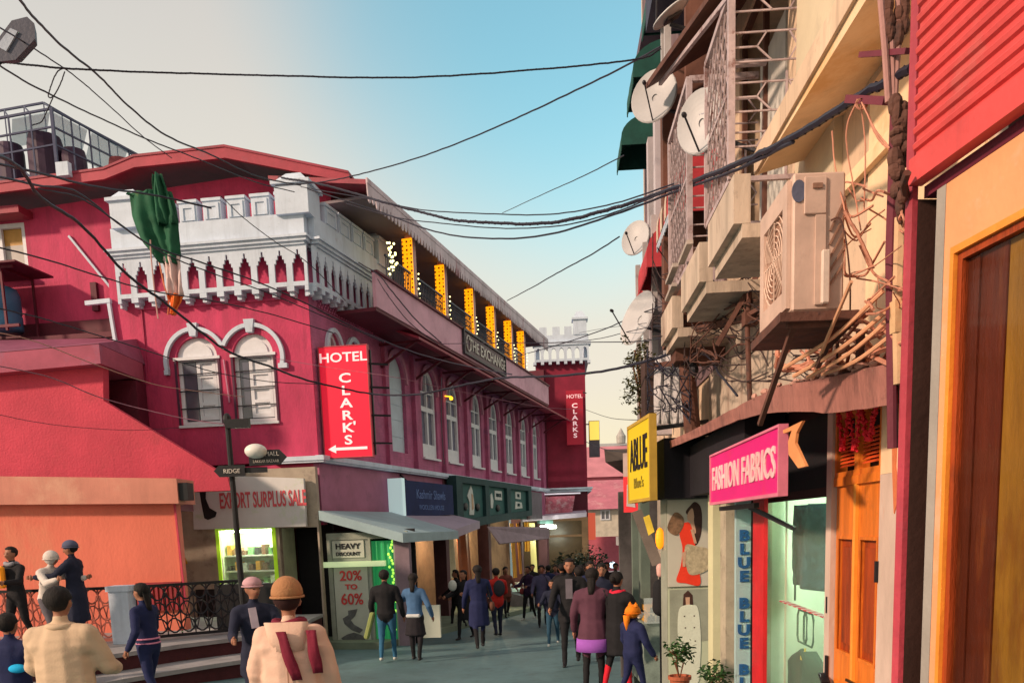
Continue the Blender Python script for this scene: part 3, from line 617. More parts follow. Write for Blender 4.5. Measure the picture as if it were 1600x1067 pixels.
text('BAKE', 'lettering', A, 15.5, -.34, 2.92, .13, GREENP, sg, .8); text('AND', 'lettering', A, 15.5, -.34, 2.56, .12, GREENP, sg, 1.0)
tag(MB(A.M).box(17.45, 19.6, -.3, -.05, 2.05, 3.2).build('grey_sign_board', mat('plum_grey_board', (.13,.11,.14), .6)), 'plain plum grey board between the green fascia and the red signs', 'sign')
sg = thing('red_shop_sign', 'row of faded pink red shop boards under a white tube on the far tower', 'sign', T2.P(.9, -.5, 2.3))
pk_ = mat('faded_pink_print', (.55,.14,.2), .6, .4, 5, .1, col2=(.6,.35,.4), thr=.5)
MB(T2.M).hexa([(-1.5,-.9,2.1),(-.55,-.8,2.15),(-.5,-.75,2.15),(-1.45,-.85,2.1),(-1.5,-.9,3.1),(-.45,-.8,3.15),(-.4,-.75,3.15),(-1.45,-.85,3.1)]).build('panel', pk_, sg)
MB(T2.M).hexa([(-.3,-.75,2.2),(1.35,-.7,2.3),(1.35,-.6,2.3),(-.3,-.65,2.2),(-.15,-.7,3.1),(1.5,-.6,3.1),(1.5,-.5,3.1),(-.15,-.6,3.1)]).build('panel', pk_, sg)
MB(T2.M).box(-1.4, 1.75, -.85, -.75, 3.18, 3.24).build('tube_light', glow('dim_white_tube', 'd8ccd8', .6), sg)
MB(T2.M).hexa([(-1.5,-1.5,1.95),(2.0,-1.2,2.1),(2.0,-.3,2.3),(-1.5,-.6,2.15),(-1.5,-1.55,2.15),(2.0,-1.25,2.3),(2.0,-.3,2.42),(-1.5,-.6,2.3)]).build('awning', mat('lilac_awning', (.45,.38,.48), .7), sg)
# small yellow rooftop lantern sign right of the far tower
sg = thing('lit_banner', 'narrow glowing yellow banner with a grey lower half right of the far tower', 'sign', (4.4, 41, 6))
MB().box(4.05, 4.55, 40.9, 41.1, 4.95, 6.65).poly([rect(4.06,4.54,4.96,4.97)], 40.88, 40.9).build('lower_panel', mat('plum_grey_board', (.13,.11,.14)), sg)
MB().box(4.07, 4.53, 40.85, 40.895, 5.75, 6.62).build('upper_panel', glow('yellow_lit_panel', 'ffd860', .8), sg)
MB().bar((3.7,41,6.5), (4.05,41,6.5), .05).build('bracket', IRON, sg)
# ---- corner shop under the pale blue canopy --------------------------------
KS = Fr(A.P(-.1, 0, 0)[:2], -7.6)
ks = thing('corner_shop', 'small glazed corner shop with sale posters under a pale blue canopy', 'shop', KS.P(1, 0, -.8))
mb = MB(KS.M); mb.poly([rect(.1, 1.95, -.85, 1.75), rect(.2, 1.05, -.75, 1.6), rect(1.1, 1.62, -.75, 1.6)], .02, .1); mb.build('shop_frame', mat('grey_green_frame', (.32,.36,.30), .6), ks)
MB(KS.M).box(.2, 1.05, .055, .07, -.75, 1.6).build('pane', mat('milky_pane', (.30,.34,.30), .3), ks)
postw = mat('white_poster_paper', (.50,.55,.47), .6, .08, 3, .05); redt = mat('poster_red_ink', (.62,.06,.06), .6)
p = MB(KS.M).box(.22, 1.0, .03, .05, -.72, 1.0).build('poster', postw, ks, label='tall white sale poster with red 20% TO 60%')
text('20%', 'lettering', KS, .61, .02, .70, .22, redt, ks, 1.0, fat=.006); text('TO', 'lettering', KS, .61, .02, .50, .11, redt, ks, 1.3, fat=.006); text('60%', 'lettering', KS, .61, .02, .16, .25, redt, ks, .9, fat=.006)
p = MB(KS.M).box(.22, .95, .03, .05, 1.2, 1.58).build('poster', postw, ks, label='small poster reading HEAVY DISCOUNT'); text('HEAVY', 'lettering', KS, .58, .02, 1.4, .12, BLACK, ks, 1.1, fat=.005); text('DISCOUNT', 'lettering', KS, .58, .02, 1.25, .08, BLACK, ks, 1.0, fat=.003)
gs = mat('grey_silhouette_ink', (.13,.14,.14), .6, .4, 8)
mb = MB(KS.M); mb.poly([[(.5,.02),(.72,.05),(.66,-.1),(.55,-.2),(.62,-.3),(.82,-.42),(.74,-.5),(.55,-.42),(.4,-.28),(.36,-.16),(.5,-.08)]], .018, .029)
mb.poly([[(.35,-.68),(.9,-.7),(.8,-.55),(.6,-.48),(.45,-.52),(.3,-.6)]], .018, .029); mb.build('figure_print', gs, ks)
MB(KS.M).box(0, 1.45, -.12, 0, 1.0, 1.12).build('rail', glow('pale_green_tube', 'd8f0b8', .35), ks)
mb = MB(KS.M)
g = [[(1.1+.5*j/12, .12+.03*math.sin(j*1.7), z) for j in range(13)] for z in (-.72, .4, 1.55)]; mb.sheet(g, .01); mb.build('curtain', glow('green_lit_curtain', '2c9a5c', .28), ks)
mb = MB(KS.M); rnd = random.Random(3)
for k in range(30): mb.ell((1.56+rnd.uniform(-.06,.06), .04, -.5+k*.07), (.03,.02,.035), 6, 4)
mb.build('garland', glow('yellow_green_lights', 'b8ff60', .9), ks)
MB(KS.M).box(1.66, 1.98, .0, .2, -.85, 1.7).build('pillar', mat('grey_lilac_pillar', (.24,.18,.22), .8, .3, 2), ks)
MB(KS.M).box(.1, 2.0, .5, .56, -.9, 1.8).build('back_wall', DARK, ks);
tag(MB(KS.M).box(2.15, 2.62, -.05, .05, -.62, .1).build('notice_board', postw), 'blank pale green standing board beside the corner shop', 'board')
# canopy
mb = MB(A.M); cp = [(-.35,-.0,2.25),(-.35,-1.9,1.72),(4.6,-1.9,1.72),(8.0,-1.2,1.85),(8.0,0,2.35)]
def can(name, pts, t, m_, lb): 
    mb = MB(A.M); n = len(pts); mb.add(list(pts)+[(p[0],p[1],p[2]+t) for p in pts], [tuple(range(n-1,-1,-1)), tuple(range(n,2*n))]+[(i,(i+1)%n,n+(i+1)%n,n+i) for i in range(n)]); return mb
o = can('c', [(-.45,-.16,2.05),(-.2,-2.0,1.5),(3.4,-2.0,1.5),(3.4,-.16,2.05)], .2, None, None).build('shop_canopy', mat('pale_blue_canopy', (.33,.46,.50), .6, .15, 2, .1), label='pale blue sloping canopy over the corner shop', cat='canopy')
o = can('c', [(3.41,-.16,2.0),(3.41,-1.9,1.52),(8.0,-1.1,1.75),(8.0,-.16,2.0)], .22, None, None).build('shop_canopy', mat('lilac_canopy', (.40,.33,.42), .6, .15, 2, .1), label='lilac grey canopy continuing under the navy light box', cat='canopy')
# far awnings and lit shop interiors
GOODS = [mat('good_%s' % n, c, .7) for n, c in (('ochre', (.62,.30,.03)), ('cream', (.6,.52,.34)), ('rust', (.4,.1,.03)), ('green', (.12,.3,.1)), ('maroon_cloth', (.2,.02,.03)), ('white', (.6,.62,.58)))]
def hang(F, u, v, w, z0, z1, mt, label, grp='cloth hanging in the hotel shops'):
    rnd = random.Random(int(u*100)); g = [[(u+w*j/8, v+.04*math.sin(j*1.3+u)+.02*i, z0+(z1-z0)*i/4) for j in range(9)] for i in range(5)]
    return MB(F.M).sheet(g, .012).build('hanging_cloth', mt, label=label, cat='cloth', group=grp)
hang(A, 9.3, .5, .9, .1, 1.9, GOODS[1], 'pale cloth length hanging under the left of the green fascia'); hang(A, 10.7, .6, 1.5, -.6, 1.8, GOODS[2], 'rust brown cloth hanging in the shop left of the grey awning')
hang(A, 15.6, .0, .5, -.3, 1.9, GOODS[0], 'bright ochre cloth hanging right of the grey awning'); hang(A, 16.5, .0, .45, -.2, 1.9, mat('deep_ochre', (.5,.2,.02)), 'deep ochre cloth beside the bright ochre one')
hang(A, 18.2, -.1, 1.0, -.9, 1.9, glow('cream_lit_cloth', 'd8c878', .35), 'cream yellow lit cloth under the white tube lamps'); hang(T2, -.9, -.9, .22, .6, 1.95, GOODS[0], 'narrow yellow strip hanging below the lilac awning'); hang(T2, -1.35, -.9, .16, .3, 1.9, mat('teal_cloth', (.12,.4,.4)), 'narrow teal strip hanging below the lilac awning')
tag(MB(A.M).add([(10.8,-.5,1.75),(16.6,-1.3,1.6),(16.6,-1.3,1.25),(10.8,-.9,1.2),(10.8,-.45,1.8),(16.6,-1.2,1.7),(16.6,-1.25,1.22),(10.8,-.85,1.17)], [(0,3,2,1),(4,5,6,7),(0,1,5,4),(1,2,6,5),(2,3,7,6),(3,0,4,7)]).build('shop_awning', mat('mauve_grey_canvas', (.26,.19,.22), .7)), 'mauve grey canvas awning hanging below the green fascia', 'awning')
tl = thing('tube_lamps', 'bright white tube lamps at the end of the green fascia', 'lamp', A.P(18.6,-.6,1.6))
for i, (u, z) in enumerate(((17.9,1.62),(18.9,1.66),(19.6,1.62))):
    MB(A.M).box(u, u+.75, -.75, -.6, z, z+.16).build('tube', glow('white_tube_glow', 'f4ffe8', 9), tl)
MB(A.M).box(17.8, 20.4, -.6, -.5, 1.85, 2.0).build('holder', mat('teal_holder', (.15,.3,.28)), tl)
# goods counter
ct = thing('sales_counter', 'slanted counter of pale packets lit greenish white before the ochre cloths', 'counter', A.P(14, -1, -1.3))
cw = A; mb = MB(A.M); mb.hexa([(12.8,-1.3,-1.35),(17.6,-1.5,-1.6),(17.6,-.3,-1.6),(12.8,-.3,-1.35),(12.8,-1.3,-.85),(17.6,-1.5,-.95),(17.6,-.3,-.7),(12.8,-.3,-.6)]); mb.build('base', mat('grey_stone_front', (.25,.24,.26)), ct)
rnd = random.Random(5)
for i in range(10):
    for j in range(3):
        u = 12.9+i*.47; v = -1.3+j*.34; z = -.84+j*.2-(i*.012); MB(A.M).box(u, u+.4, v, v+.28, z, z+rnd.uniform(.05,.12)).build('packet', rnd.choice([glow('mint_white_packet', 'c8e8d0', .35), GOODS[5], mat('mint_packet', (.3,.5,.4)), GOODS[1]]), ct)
def lamp_pt(name, p, e, col, r=.12):
    l = bpy.data.lights.new(name, 'POINT'); l.energy = e; l.color = col; l.shadow_soft_size = r; o = bpy.data.objects.new(name, l); COL.objects.link(o); o.location = p
lamp_pt('shop_lamp', A.P(10.5, .8, 1.6), 110, (1, .8, .5)); lamp_pt('shop_lamp', A.P(15, .6, 1.6), 130, (1, .85, .55)); lamp_pt('shop_lamp', A.P(20, -.9, 1.3), 90, (.95, 1, .8))
for u in (10.5, 15): tag(MB(A.M).ell((u,.8,1.72), (.09,.09,.09), 10, 6).bar((u,.8,1.8), (u,.8,2.18), .02).build('ceiling_bulb', BULB), 'bare ceiling bulb in the %s hotel shop bay' % ('left' if u < 12 else 'middle'), 'bulb')
# T2 ground floor shopfront
mb = MB(T2.M); mb.poly([rect(-1.2, 2.1, -2.6, 2.1), rect(-1.0, 1.8, -1.6, 1.2), rect(-1, 1.8, 1.3, 1.95)], -.25, -.1); mb.build('shopfront', mat('tan_shopfront', (.26,.14,.075), .7, .3, 2), H)
MB(T2.M).box(-1, 1.8, -.09, -.05, -1.6, 1.95).build('shop_pane', mat('brown_glass', (.12,.075,.04), .3), H)
# small yellow lamp on the street wall
tag(MB(A.M).ell((8.1,-.3,5.75), (.06,.06,.06), 8, 6).bar((8.1,-.3,5.8), (8.1,0,5.85), .03).build('wall_lamp', glow('amber_lamp', 'ffb020', 3)), 'tiny amber lamp between the second and third arched windows', 'lamp')
# ================================================================== SOCK SHOP ON THE TOWER FRONT
ss = thing('sock_shop', 'shop in the tower base with a lit window of goods under a white sock sign', 'shop', B.P(2.4, -.1, -.9))
S = Fr(B.P(0, -.35, 0)[:2], -7.63)
mb = MB(S.M); mb.poly([rect(.9, 4.6, -1.0, 3.2), rect(2.25, 3.55, .62, 1.92), rect(3.68, 4.56, -.95, 1.90)], .0, .15); mb.build('front_wall', mat('dirty_cream_wall', (.40,.34,.27), .75, .25, 2, .3, col2=(.2,.16,.14)), ss)
MB(S.M).box(1.6, 3.62, -.006, -.0005, -1.0, .60).build('black_dado', BLACK, ss)
sp = [S.at(x_, y_, .18) for x_, y_ in ((303,827),(478,822),(474,747),(299,741))]; so = sp[0].x-1.45
pn = MB(S.M).poly([[(q.x, q.z) for q in sp]], -.18, -.08).build('sign_board', mat('greyish_white_board', (.62,.62,.62), .5, .08, 2, .05, col2=(.5,.58,.42)), ss, label='white sign board with a black sock and red lettering')
mb = MB(S.M); mb.poly([[(a_+so, b_) for a_, b_ in ((1.62,3.0),(1.8,3.0),(1.82,2.85),(1.79,2.6),(1.86,2.40),(2.02,2.30),(1.98,2.20),(1.8,2.14),(1.72,2.18),(1.68,2.5),(1.66,2.75),(1.6,2.9))]], -.19, -.181); mb.build('sock_emblem', BLACK, ss)
text('EXPORT SURPLUS SALE', 'lettering', S, 3.10+so, -.19, 2.38, .34, mat('faded_red_lettering', (.6,.09,.11)), ss, fitw=1.98, fat=.008)
mb = MB(S.M); mb.box(2.2, 3.6, .15, .9, .55, .6); mb.box(2.2, 3.6, .15, .9, 1.95, 2.0); mb.box(2.15, 2.2, .15, .9, .55, 2.0); mb.box(3.6, 3.65, .15, .9, .55, 2.0); mb.box(2.15, 3.65, .9, .95, .5, 2.05); mb.build('display_case', mat('pale_green_case', (.62,.72,.48), .6), ss)
for z in (.95, 1.3): MB(S.M).box(2.2, 3.6, .3, .9, z, z+.03).build('shelf', LAMPW, ss)
rnd = random.Random(11)
for z in (.61, .985, 1.335):
    for k in range(8):
        u = 2.26+k*.165; h = rnd.uniform(.1,.26); MB(S.M).box(u, u+rnd.uniform(.08,.13), .35, .6, z, z+h).build('boxed_good', rnd.choice([WOODB, BLACK, GOODS[0], GOODS[3], GOODS[5], mat('brown_box', (.25,.14,.08))]), ss)
MB(S.M).box(2.3, 3.5, .25, .33, 1.84, 1.9).build('tube_light', glow('greenish_white_tube', 'f8ffe8', 14), ss)
mb = MB(S.M); mb.poly([rect(2.2,3.6,.57,1.97), rect(2.28,3.52,.64,1.9)], -.03, -.001); mb.build('window_frame', glow('lime_edge_light', 'b8f030', .18), ss)
MB(S.M).box(2.28, 3.52, .05, .06, .64, 1.9).build('pane', glass('clear_display_glass', 'e8fff0', .04, .12), ss)
lamp_pt('display_lamp', S.P(2.9, .3, 1.7), 40, (.97, 1, .82), .1)
MB(S.M).box(3.6, 4.5, 1.2, 1.25, -1, 2).build('dark_doorway', DARK, ss)
MB(S.M).box(.9, 4.6, .151, 1.2, -1.05, -.92).build('floor', PAVED, ss)
tag(MB(S.M).bar((1.25,-.1,1.18), (1.5,-.1,1.26), .02, .14).build('small_sticker', GOODS[0]), 'small ochre sticker on the cream wall beside the lit display window', 'sticker')
# ================================================================== CORAL BUILDING (left)
cb = thing('coral_building', 'coral red building with a flat slab roof and a slanting stair wall at left', 'building', (-9.5, 16.5, .8))
mb = MB(); mb.box(-14, -6.3, 16.0, 16.3, -.9, 2.5); mb.build('lower_wall', CORAL, cb, label='bright coral lower wall')
mb = MB(); mb.hexa([(-14,15.75,2.62),(-6.12,15.75,2.40),(-6.12,16.6,2.40),(-14,16.6,2.62),(-14,15.75,3.22),(-6.12,15.75,2.86),(-6.12,16.6,2.86),(-14,16.6,3.22)]); mb.build('coping', mat('peach_coping', (.66,.26,.19), .7, .2, .8, .3, col2=(.68,.34,.24), thr=.5, grime=.2), cb)
mb = MB(); mb.poly([[(-14,2.7),(-5.7,2.7),(-5.75,2.98),(-8.14,4.58),(-8.08,5.28),(-14,5.0)]], 17.5, 17.75); mb.build('stair_wall', CORALR, cb, label='rosy red wall with a slanting top edge')
mb = MB(); mb.hexa([(-14,17.2,4.92),(-7.98,17.2,5.25),(-7.98,19.2,5.25),(-14,19.2,4.92),(-14,17.2,5.32),(-7.98,17.2,5.62),(-7.98,19.2,5.62),(-14,19.2,5.32)]); mb.build('roof_slab', mat('mauve_rose_slab', (.42,.09,.15), .7, .25, 1.2, .3, col2=(.34,.12,.2)), cb)
mb = MB(); mb.hexa([(-14,17.2,5.33),(-7.98,17.2,5.63),(-7.98,19.6,5.63),(-14,19.6,5.33),(-14,17.2,5.34),(-7.98,17.2,5.64),(-8.2,20.2,6.4),(-14,20.2,6.5)]); mb.build('roof_sheet', mat('mauve_roof_sheet', (.30,.09,.16), .6, .3, 1.5, .3), cb)
mb = MB(); mb.hexa([(-14,18.8,2.6),(-8.0,18.8,2.6),(-8.0,19.3,2.6),(-14,19.3,2.6),(-14,18.8,5.2),(-8,18.8,5.2),(-8,19.3,5.2),(-14,19.3,5.2)]); mb.build('back_wall', MAROON, cb)
mb = MB(); mb.box(-14, -6.5, 16.3, 17.5, 2.3, 2.6); mb.build('deck', MAROON, cb)
mb = MB(); mb.poly([rect(-7.15,-6.28,.4,.94)]+[rect(-7.1+.09*k,-7.055+.09*k,.4+.001,.88) for k in range(9)], 15.93, 15.99); mb.build('louvre', mat('brick_red_slats', (.35,.04,.05)), cb)
mb = MB(); mb.box(-6.13, -5.95, 15.8, 16.1, 2.46, 2.78); mb.build('gutter_end', BLACK, cb)
MB().bar((-6.28,15.97,2.4), (-6.24,15.97,.5), .035).build('downpipe', CORALR, cb)
# wall and window strip between coral wall and sock shop
# blue tank on the ledge
tk = thing('water_tank', 'blue plastic water tank in a steel frame on the ledge at the left edge', 'water tank', B.P(-3.3, .7, 6.63))
mb = MB(B.M); mb.lathe([(.02,0),(.50,0),(.52,.05),(.52,.35),(.49,.38),(.52,.41),(.52,.8),(.47,.95),(.2,1.05),(.18,1.1),(.02,1.1)], (-3.35,.75,6.75), 20); mb.build('tank', mat('blue_plastic', (.06,.20,.36), .4, .15, 3, .05), tk, smooth=True)
mb = MB(B.M)
for u in (-4, -2.72):
    for v in (.2, 1.25): mb.bar((u,v,6.62), (u,v,8.0), .05)
mb.bar((-4.2,.2,8.0), (-2.4,.2,8.0), .06); mb.bar((-4.2,.2,6.72), (-2.4,.2,6.72), .06); mb.bar((-2.72,.2,8.0), (-2.72,1.25,8.0), .05); mb.build('frame', MAROON, tk)
mb = MB(B.M); mb.box(-4.3, -2.2, 0.0, 1.3, 8.03, 8.07); mb.build('shelf', MAROON, tk)
# ---- rooftop steel frame and tanks -------------------------------------------
rc = thing('rooftop_frame', 'open steel frame with pale roofing sheets on the hotel roof at upper left', 'steel frame', (-11, 23.5, 10.5))
def Q(px, py, Y): return atY(px, py, Y)
y0, y1 = 22.6, 25.6
fr_top = [Q(-60,196,y0), Q(80,170,y0), Q(245,258,y0+4)]; fr_low = [Q(-60,232,y0), Q(80,240,y0), Q(230,262,y0+4)]
bk_top = [Q(-60,184,y1), Q(68,161,y1), Q(225,252,y1+4)]
mb = MB()
def lerp(a, b, t): return a+(b-a)*t
for P_ in (fr_top, bk_top):
    mb.bar(P_[0], P_[1], .05); mb.bar(P_[1], P_[2], .05)
ft = lambda t: lerp(fr_top[0], fr_top[1], t/.5) if t < .5 else lerp(fr_top[1], fr_top[2], (t-.5)/.5)
bt = lambda t: lerp(bk_top[0], bk_top[1], t/.5) if t < .5 else lerp(bk_top[1], bk_top[2], (t-.5)/.5)
for t in (0, .13, .26, .38, .5, .58, .66, .75, .85, 1):
    a, b = ft(t), bt(t); mb.bar(a, b, .03); d = Vector((a.x, a.y, 10.2)); mb.bar(a, d, .035 if t != .5 else .07); mb.bar(b, Vector((b.x, b.y, 10.2)), .025)
for z in (.35, .7):
    pts = [ft(t)*1.0 for t in (0,.5,1)]; pts = [Vector((p.x, p.y, max(10.2, p.z-z*1.2))) for p in pts]; mb.bar(pts[0], pts[1], .04); mb.bar(pts[1], pts[2], .04)
mb.bar(ft(.0), Vector((ft(.5).x, ft(.5).y, 10.4)), .05); mb.bar(Vector((ft(.5).x, ft(.5).y, 10.9)), ft(1), .05); mb.build('bars', mat('blue_grey_steel', (.06,.07,.13), .5, .2, 5, .1, metal=.3), rc)
ps = glass('pale_blue_roof_sheet', 'a8cede', .5, .45)
for a, b in ((.28,.49),(.51,.65),(.67,.84)):
    p = [ft(a), ft(b), bt(b), bt(a)]; p = [q-Vector((0,0,.06 if i_ < 2 else 1.0)) for i_, q in enumerate(p)]; MB().add(p+[q-Vector((0,0,.02)) for q in p], [(0,1,2,3),(7,6,5,4),(0,4,5,1),(1,5,6,2),(2,6,7,3),(3,7,4,0)]).build('roof_sheet', ps, rc)
TK = mat('dark_plum_tank', (.05,.025,.06), .6, .3, 2, .2)
for i, (px, w, pyt, lb) in enumerate(((20, 36, 228, 'leftmost dark roof tank under the steel frame'), (75, 48, 215, 'largest dark roof tank under the steel frame'), (118, 34, 236, 'third dark roof tank, low behind the bargeboard'), (188, 30, 250, 'small red brown tank at the right end of the roof frame'))):
    c = Q(px, 270, 24); t_ = Q(px, pyt, 24); r = w/1300*24*.5; h = t_.z-9.6
    MB().lathe([(.02,0),(r,0),(r,h*.45),(r*.96,h*.5),(r,h*.55),(r,h*.93),(r*.9,h),(.02,h+.02)], (c.x, 24, 9.6), 16).build('roof_tank', TK if i < 3 else mat('dull_red_tank', (.2,.04,.05)), label=lb, cat='water tank', group='tanks on the hotel roof', smooth=False)
tag(MB(B.M).box(-1.35, -1.05, .55, .69, 9.96, 10.25).build('white_box', WHITE), 'small white box on the roof edge below the steel frame', 'box')
# ================================================================== RIGHT BUILDING
def RP(Y, out, z): return R.P(RU(Y), -out, z)
def smoothp(pts, k=4):
    n = len(pts); o = []
    for i in range(n):
        a, b, c, d = [Vector(pts[(i+j) % n]) for j in (-1, 0, 1, 2)]
        for j in range(k):
            t = j/k; q = .5*((2*b)+(c-a)*t+(2*a-5*b+4*c-d)*t*t+(3*b-a-3*c+d)*t**3); o.append((q.x, q.y))
    return o
rb = thing('building', 'tall cream and yellow building with caged balconies, awnings and tangled wiring', 'building', R.P(7, 0, 0))
ub = lambda Y: RU(Y)
mb = MB(R.M); mb.poly([rect(ub(15.4), ub(3.45), 2.5, 13), rect(ub(7.9), ub(6.35), 3.95, 5.9), rect(ub(5.9), ub(5.0), 4.3, 5.9), rect(ub(10.6), ub(9.6), 4.6, 6.9), rect(ub(12.4), ub(11.3), 4.6, 6.9), rect(ub(7.9), ub(6.4), 6.6, 8.4), rect(ub(4.9), ub(4.3), 4.35, 6)], 0, .3)
mb.build('upper_wall', CREAM, rb, label='cream stained upper wall')
mb = MB(R.M); mb.box(ub(15.4), ub(3.45), .6, .7, 2.5, 13); mb.build('room_wall', mat('dark_brown_room', (.10,.05,.035), .8, .4, 1.5), rb)
mb = MB(R.M); mb.box(ub(15.4)-.3, ub(15.4), 0, 3, -1, 13); mb.box(ub(3.45), ub(3.2), .02, 3, -1, 13); mb.build('side_wall', CREAM2, rb)
mb = MB(R.M); mb.box(ub(5.95), ub(5.15), -.05, -.001, 3.2, 9); mb.build('pilaster', mat('pale_cream_pilaster', (.66,.56,.40), .7, .15, 1, .2, col2=(.55,.46,.34)), rb)
mb = MB(R.M); mb.box(ub(5.1), ub(4.35), -.02, -.001, 4.3, 6.5); mb.build('wall_panel', mat('dusty_brown_panel', (.34,.14,.09), .7, .3, 3), rb)
mb = MB(R.M); mb.box(ub(4.7), ub(3.46), -.012, -.001, 2.5, 3.96); mb.build('wall_panel', YELLOWP, rb, label='warm yellow plaster panel by the air conditioner')
mb = MB(R.M); mb.box(ub(9.3), ub(5.2), -.015, -.001, 2.5, 3.52); mb.build('wall_panel', CREAM2, rb)
# sloping sunshade ledge
mb = MB(R.M); mb.hexa([(ub(5.75),-.34,3.96),(ub(3.5),-.34,3.90),(ub(3.5),0,3.98),(ub(5.75),0,4.04),(ub(5.75),-.34,4.05),(ub(3.5),-.34,3.99),(ub(3.5),0,4.22),(ub(5.75),0,4.28)]); mb.build('sunshade', YELLOWP, rb, label='sloping yellow sunshade ledge')
mb = MB(R.M); mb.box(ub(5.78), ub(3.5), -.36, -.341, 3.97, 4.1); mb.build('sunshade_edge', CREAM, rb)
mb = MB(R.M); mb.hexa([(ub(5.2),-.05,3.55),(ub(3.5),-.05,3.5),(ub(3.5),-.013,3.5),(ub(5.2),-.013,3.55),(ub(5.2),-.04,3.62),(ub(3.5),-.04,3.57),(ub(3.5),-.013,3.62),(ub(5.2),-.013,3.66)]); mb.build('ledge', YELLOWP, rb)
# balcony slabs and lattice cages
for Ya, Yb in ((5.25, 6.1), (6.45, 7.35), (7.9, 8.7)):
    mb = MB(R.M); mb.box(ub(Yb), ub(Ya), -.55, 0, 3.42, 3.50); mb.box(ub(Yb), ub(Ya), -.6, -.5, 3.502, 3.78); mb.build('balcony_slab', CREAM2, rb)
def cage(Ya, Yb, o, z0, z1, hexed, name='window_cage'):
    """Ya near end, Yb far end; steel lattice box standing o off the wall"""
    ua, ubb = ub(Ya), ub(Yb); mb = MB(R.M)
    for u in (ua, ubb): mb.bar((u,-o,z0), (u,-o,z1), .045); mb.bar((u,-o,z0), (u,0,z0), .03); mb.bar((u,-o,z1), (u,0,z1), .04)
    mb.bar((ua,-o,z0), (ubb,-o,z0), .035); mb.bar((ua,-o,z1), (ubb,-o,z1), .045); mb.bar((ua,-o,(z0+z1)/2), (ubb,-o,(z0+z1)/2), .02)
    c = mb.build('cage_frame', GRILL, rb)
    mb = MB(R.M); st = .115; L_ = ua-ubb; n = int(L_/st)+1     # street face: diagonal lattice
    for k in range(-12, 40):
        for sg_ in (1, -1):
            zA = z0+k*.21
            pts = []
            for i in range(21):
                t = i/20; u = ubb+L_*t; z = zA+sg_*L_*t*1.6
                if z0 <= z <= z1: pts.append((u, -o-.004*sg_, z))
            if len(pts) > 1: mb.bar(pts[0], pts[-1], .011)
    g = mb.build('lattice', GRILL, c)
    mb = MB(R.M); z = z0+.12; k = 0           # side face: horizontal rods with lozenges
    while z < z1-.05:
        mb.bar((ua,-o,z), (ua,0,z), .010)
        if k % 2 == 0:
            mb.bar((ua,-o,z+.09), (ua,-o*.62,z+.09), .010); mb.bar((ua,-o*.62,z+.09), (ua,-o*.48,z+.18), .010); mb.bar((ua,-o*.62,z+.09), (ua,-o*.40,z), .010)
            mb.bar((ua,-o*.15,z+.18), (ua,-.01,z+.09), .010); mb.bar((ua,-.01,z+.09), (ua,-o*.15,z), .010)
        z += .18 if k % 2 == 0 else .13; k += 1
    mb.bar((ua,-o*.18,z0), (ua,-o*.18,z1-.5), .014); mb.build('side_rods', GRILL, c)
    return c
cage(6.06, 6.95, .45, 4.05, 5.22, True); cage(7.2, 8.3, .55, 3.85, 5.25, True)
mb = MB(R.M); mb.bar((ub(6.06),-.47,5.25), (ub(6.06),.0,5.62), .06); mb.bar((ub(6.06),-.46,5.2), (ub(8.6),-.6,5.9), .03); mb.bar((ub(6.06),-.3,5.36), (ub(5.2),-.02,5.05), .05); mb.build('strut', GRILL, rb)
# deep brown sheet hood over the cage
mb = MB(R.M); mb.hexa([(ub(8.8),-.72,5.95),(ub(6.1),-.5,5.32),(ub(6.1),0,5.7),(ub(8.8),0,6.3),(ub(8.8),-.72,6.0),(ub(6.1),-.5,5.36),(ub(6.1),0,5.75),(ub(8.8),0,6.35)]); mb.build('cage_hood', RUST, rb)
mb = MB(R.M); mb.box(ub(9.05), ub(8.95), -.3, 0, 5.0, 7.9); mb.build('partition', mat('brown_partition', (.16,.07,.05), .8, .4, 3), rb)
mb = MB(R.M); mb.box(ub(9.4), ub(9.2), -.5, 0, 3.6, 6.4); mb.build('partition', mat('brown_partition', (.16,.07,.05)), rb)
mb = MB(R.M); mb.poly([rect(ub(15.38), ub(8.45), 3.3, 12.9), rect(ub(10.65), ub(9.55), 4.55, 6.95), rect(ub(12.45), ub(11.25), 4.55, 6.95)], -.02, -.001); mb.build('wall_panel', mat('purple_shade_plaster', (.20,.13,.145), .8, .35, 2, .4, col2=(.10,.06,.07), grime=.6), rb)  # overlay colours in the far wall's purple shade, with grime mixed in
MB(R.M).box(ub(7.35), ub(6.6), .05, .08, 4.0, 5.4).build('white_curtain', mat('white_curtain', (.62,.60,.56), .8, .2, 4), rb)
MB(R.M).poly([rect(ub(7.9), ub(6.35), 3.95, 5.9), rect(ub(7.85), ub(7.15), 4.0, 5.85), rect(ub(7.1), ub(6.4), 4.0, 5.85)], .02, .06).build('window_frame', mat('brown_window_frame', (.16,.07,.05), .6), rb)
for k in range(7):
    MB(R.M).bar((ub(8.4)-k*.13,-.05,3.9), (ub(8.4)-k*.13,-.05,5.2), .02).build('window_bar', GRILL, rb)
for (Ya_, z_, o_) in ((7.0,3.86,.62),(7.5,3.84,.66),(8.0,3.82,.6),(6.3,3.86,.5),(5.9,3.84,.5)):
    MB(R.M).bar((ub(Ya_)-.2,-o_,z_), (ub(Ya_)+.25,-o_,z_+.02), .05, .03).build('plank', mat('pale_grey_plank', (.45,.38,.34), .8, .35, 6, .4), rb)
MB(R.M).box(ub(8.75), ub(8.4), -.5, -.02, 3.3, 3.9).build('crate', RUST, rb)
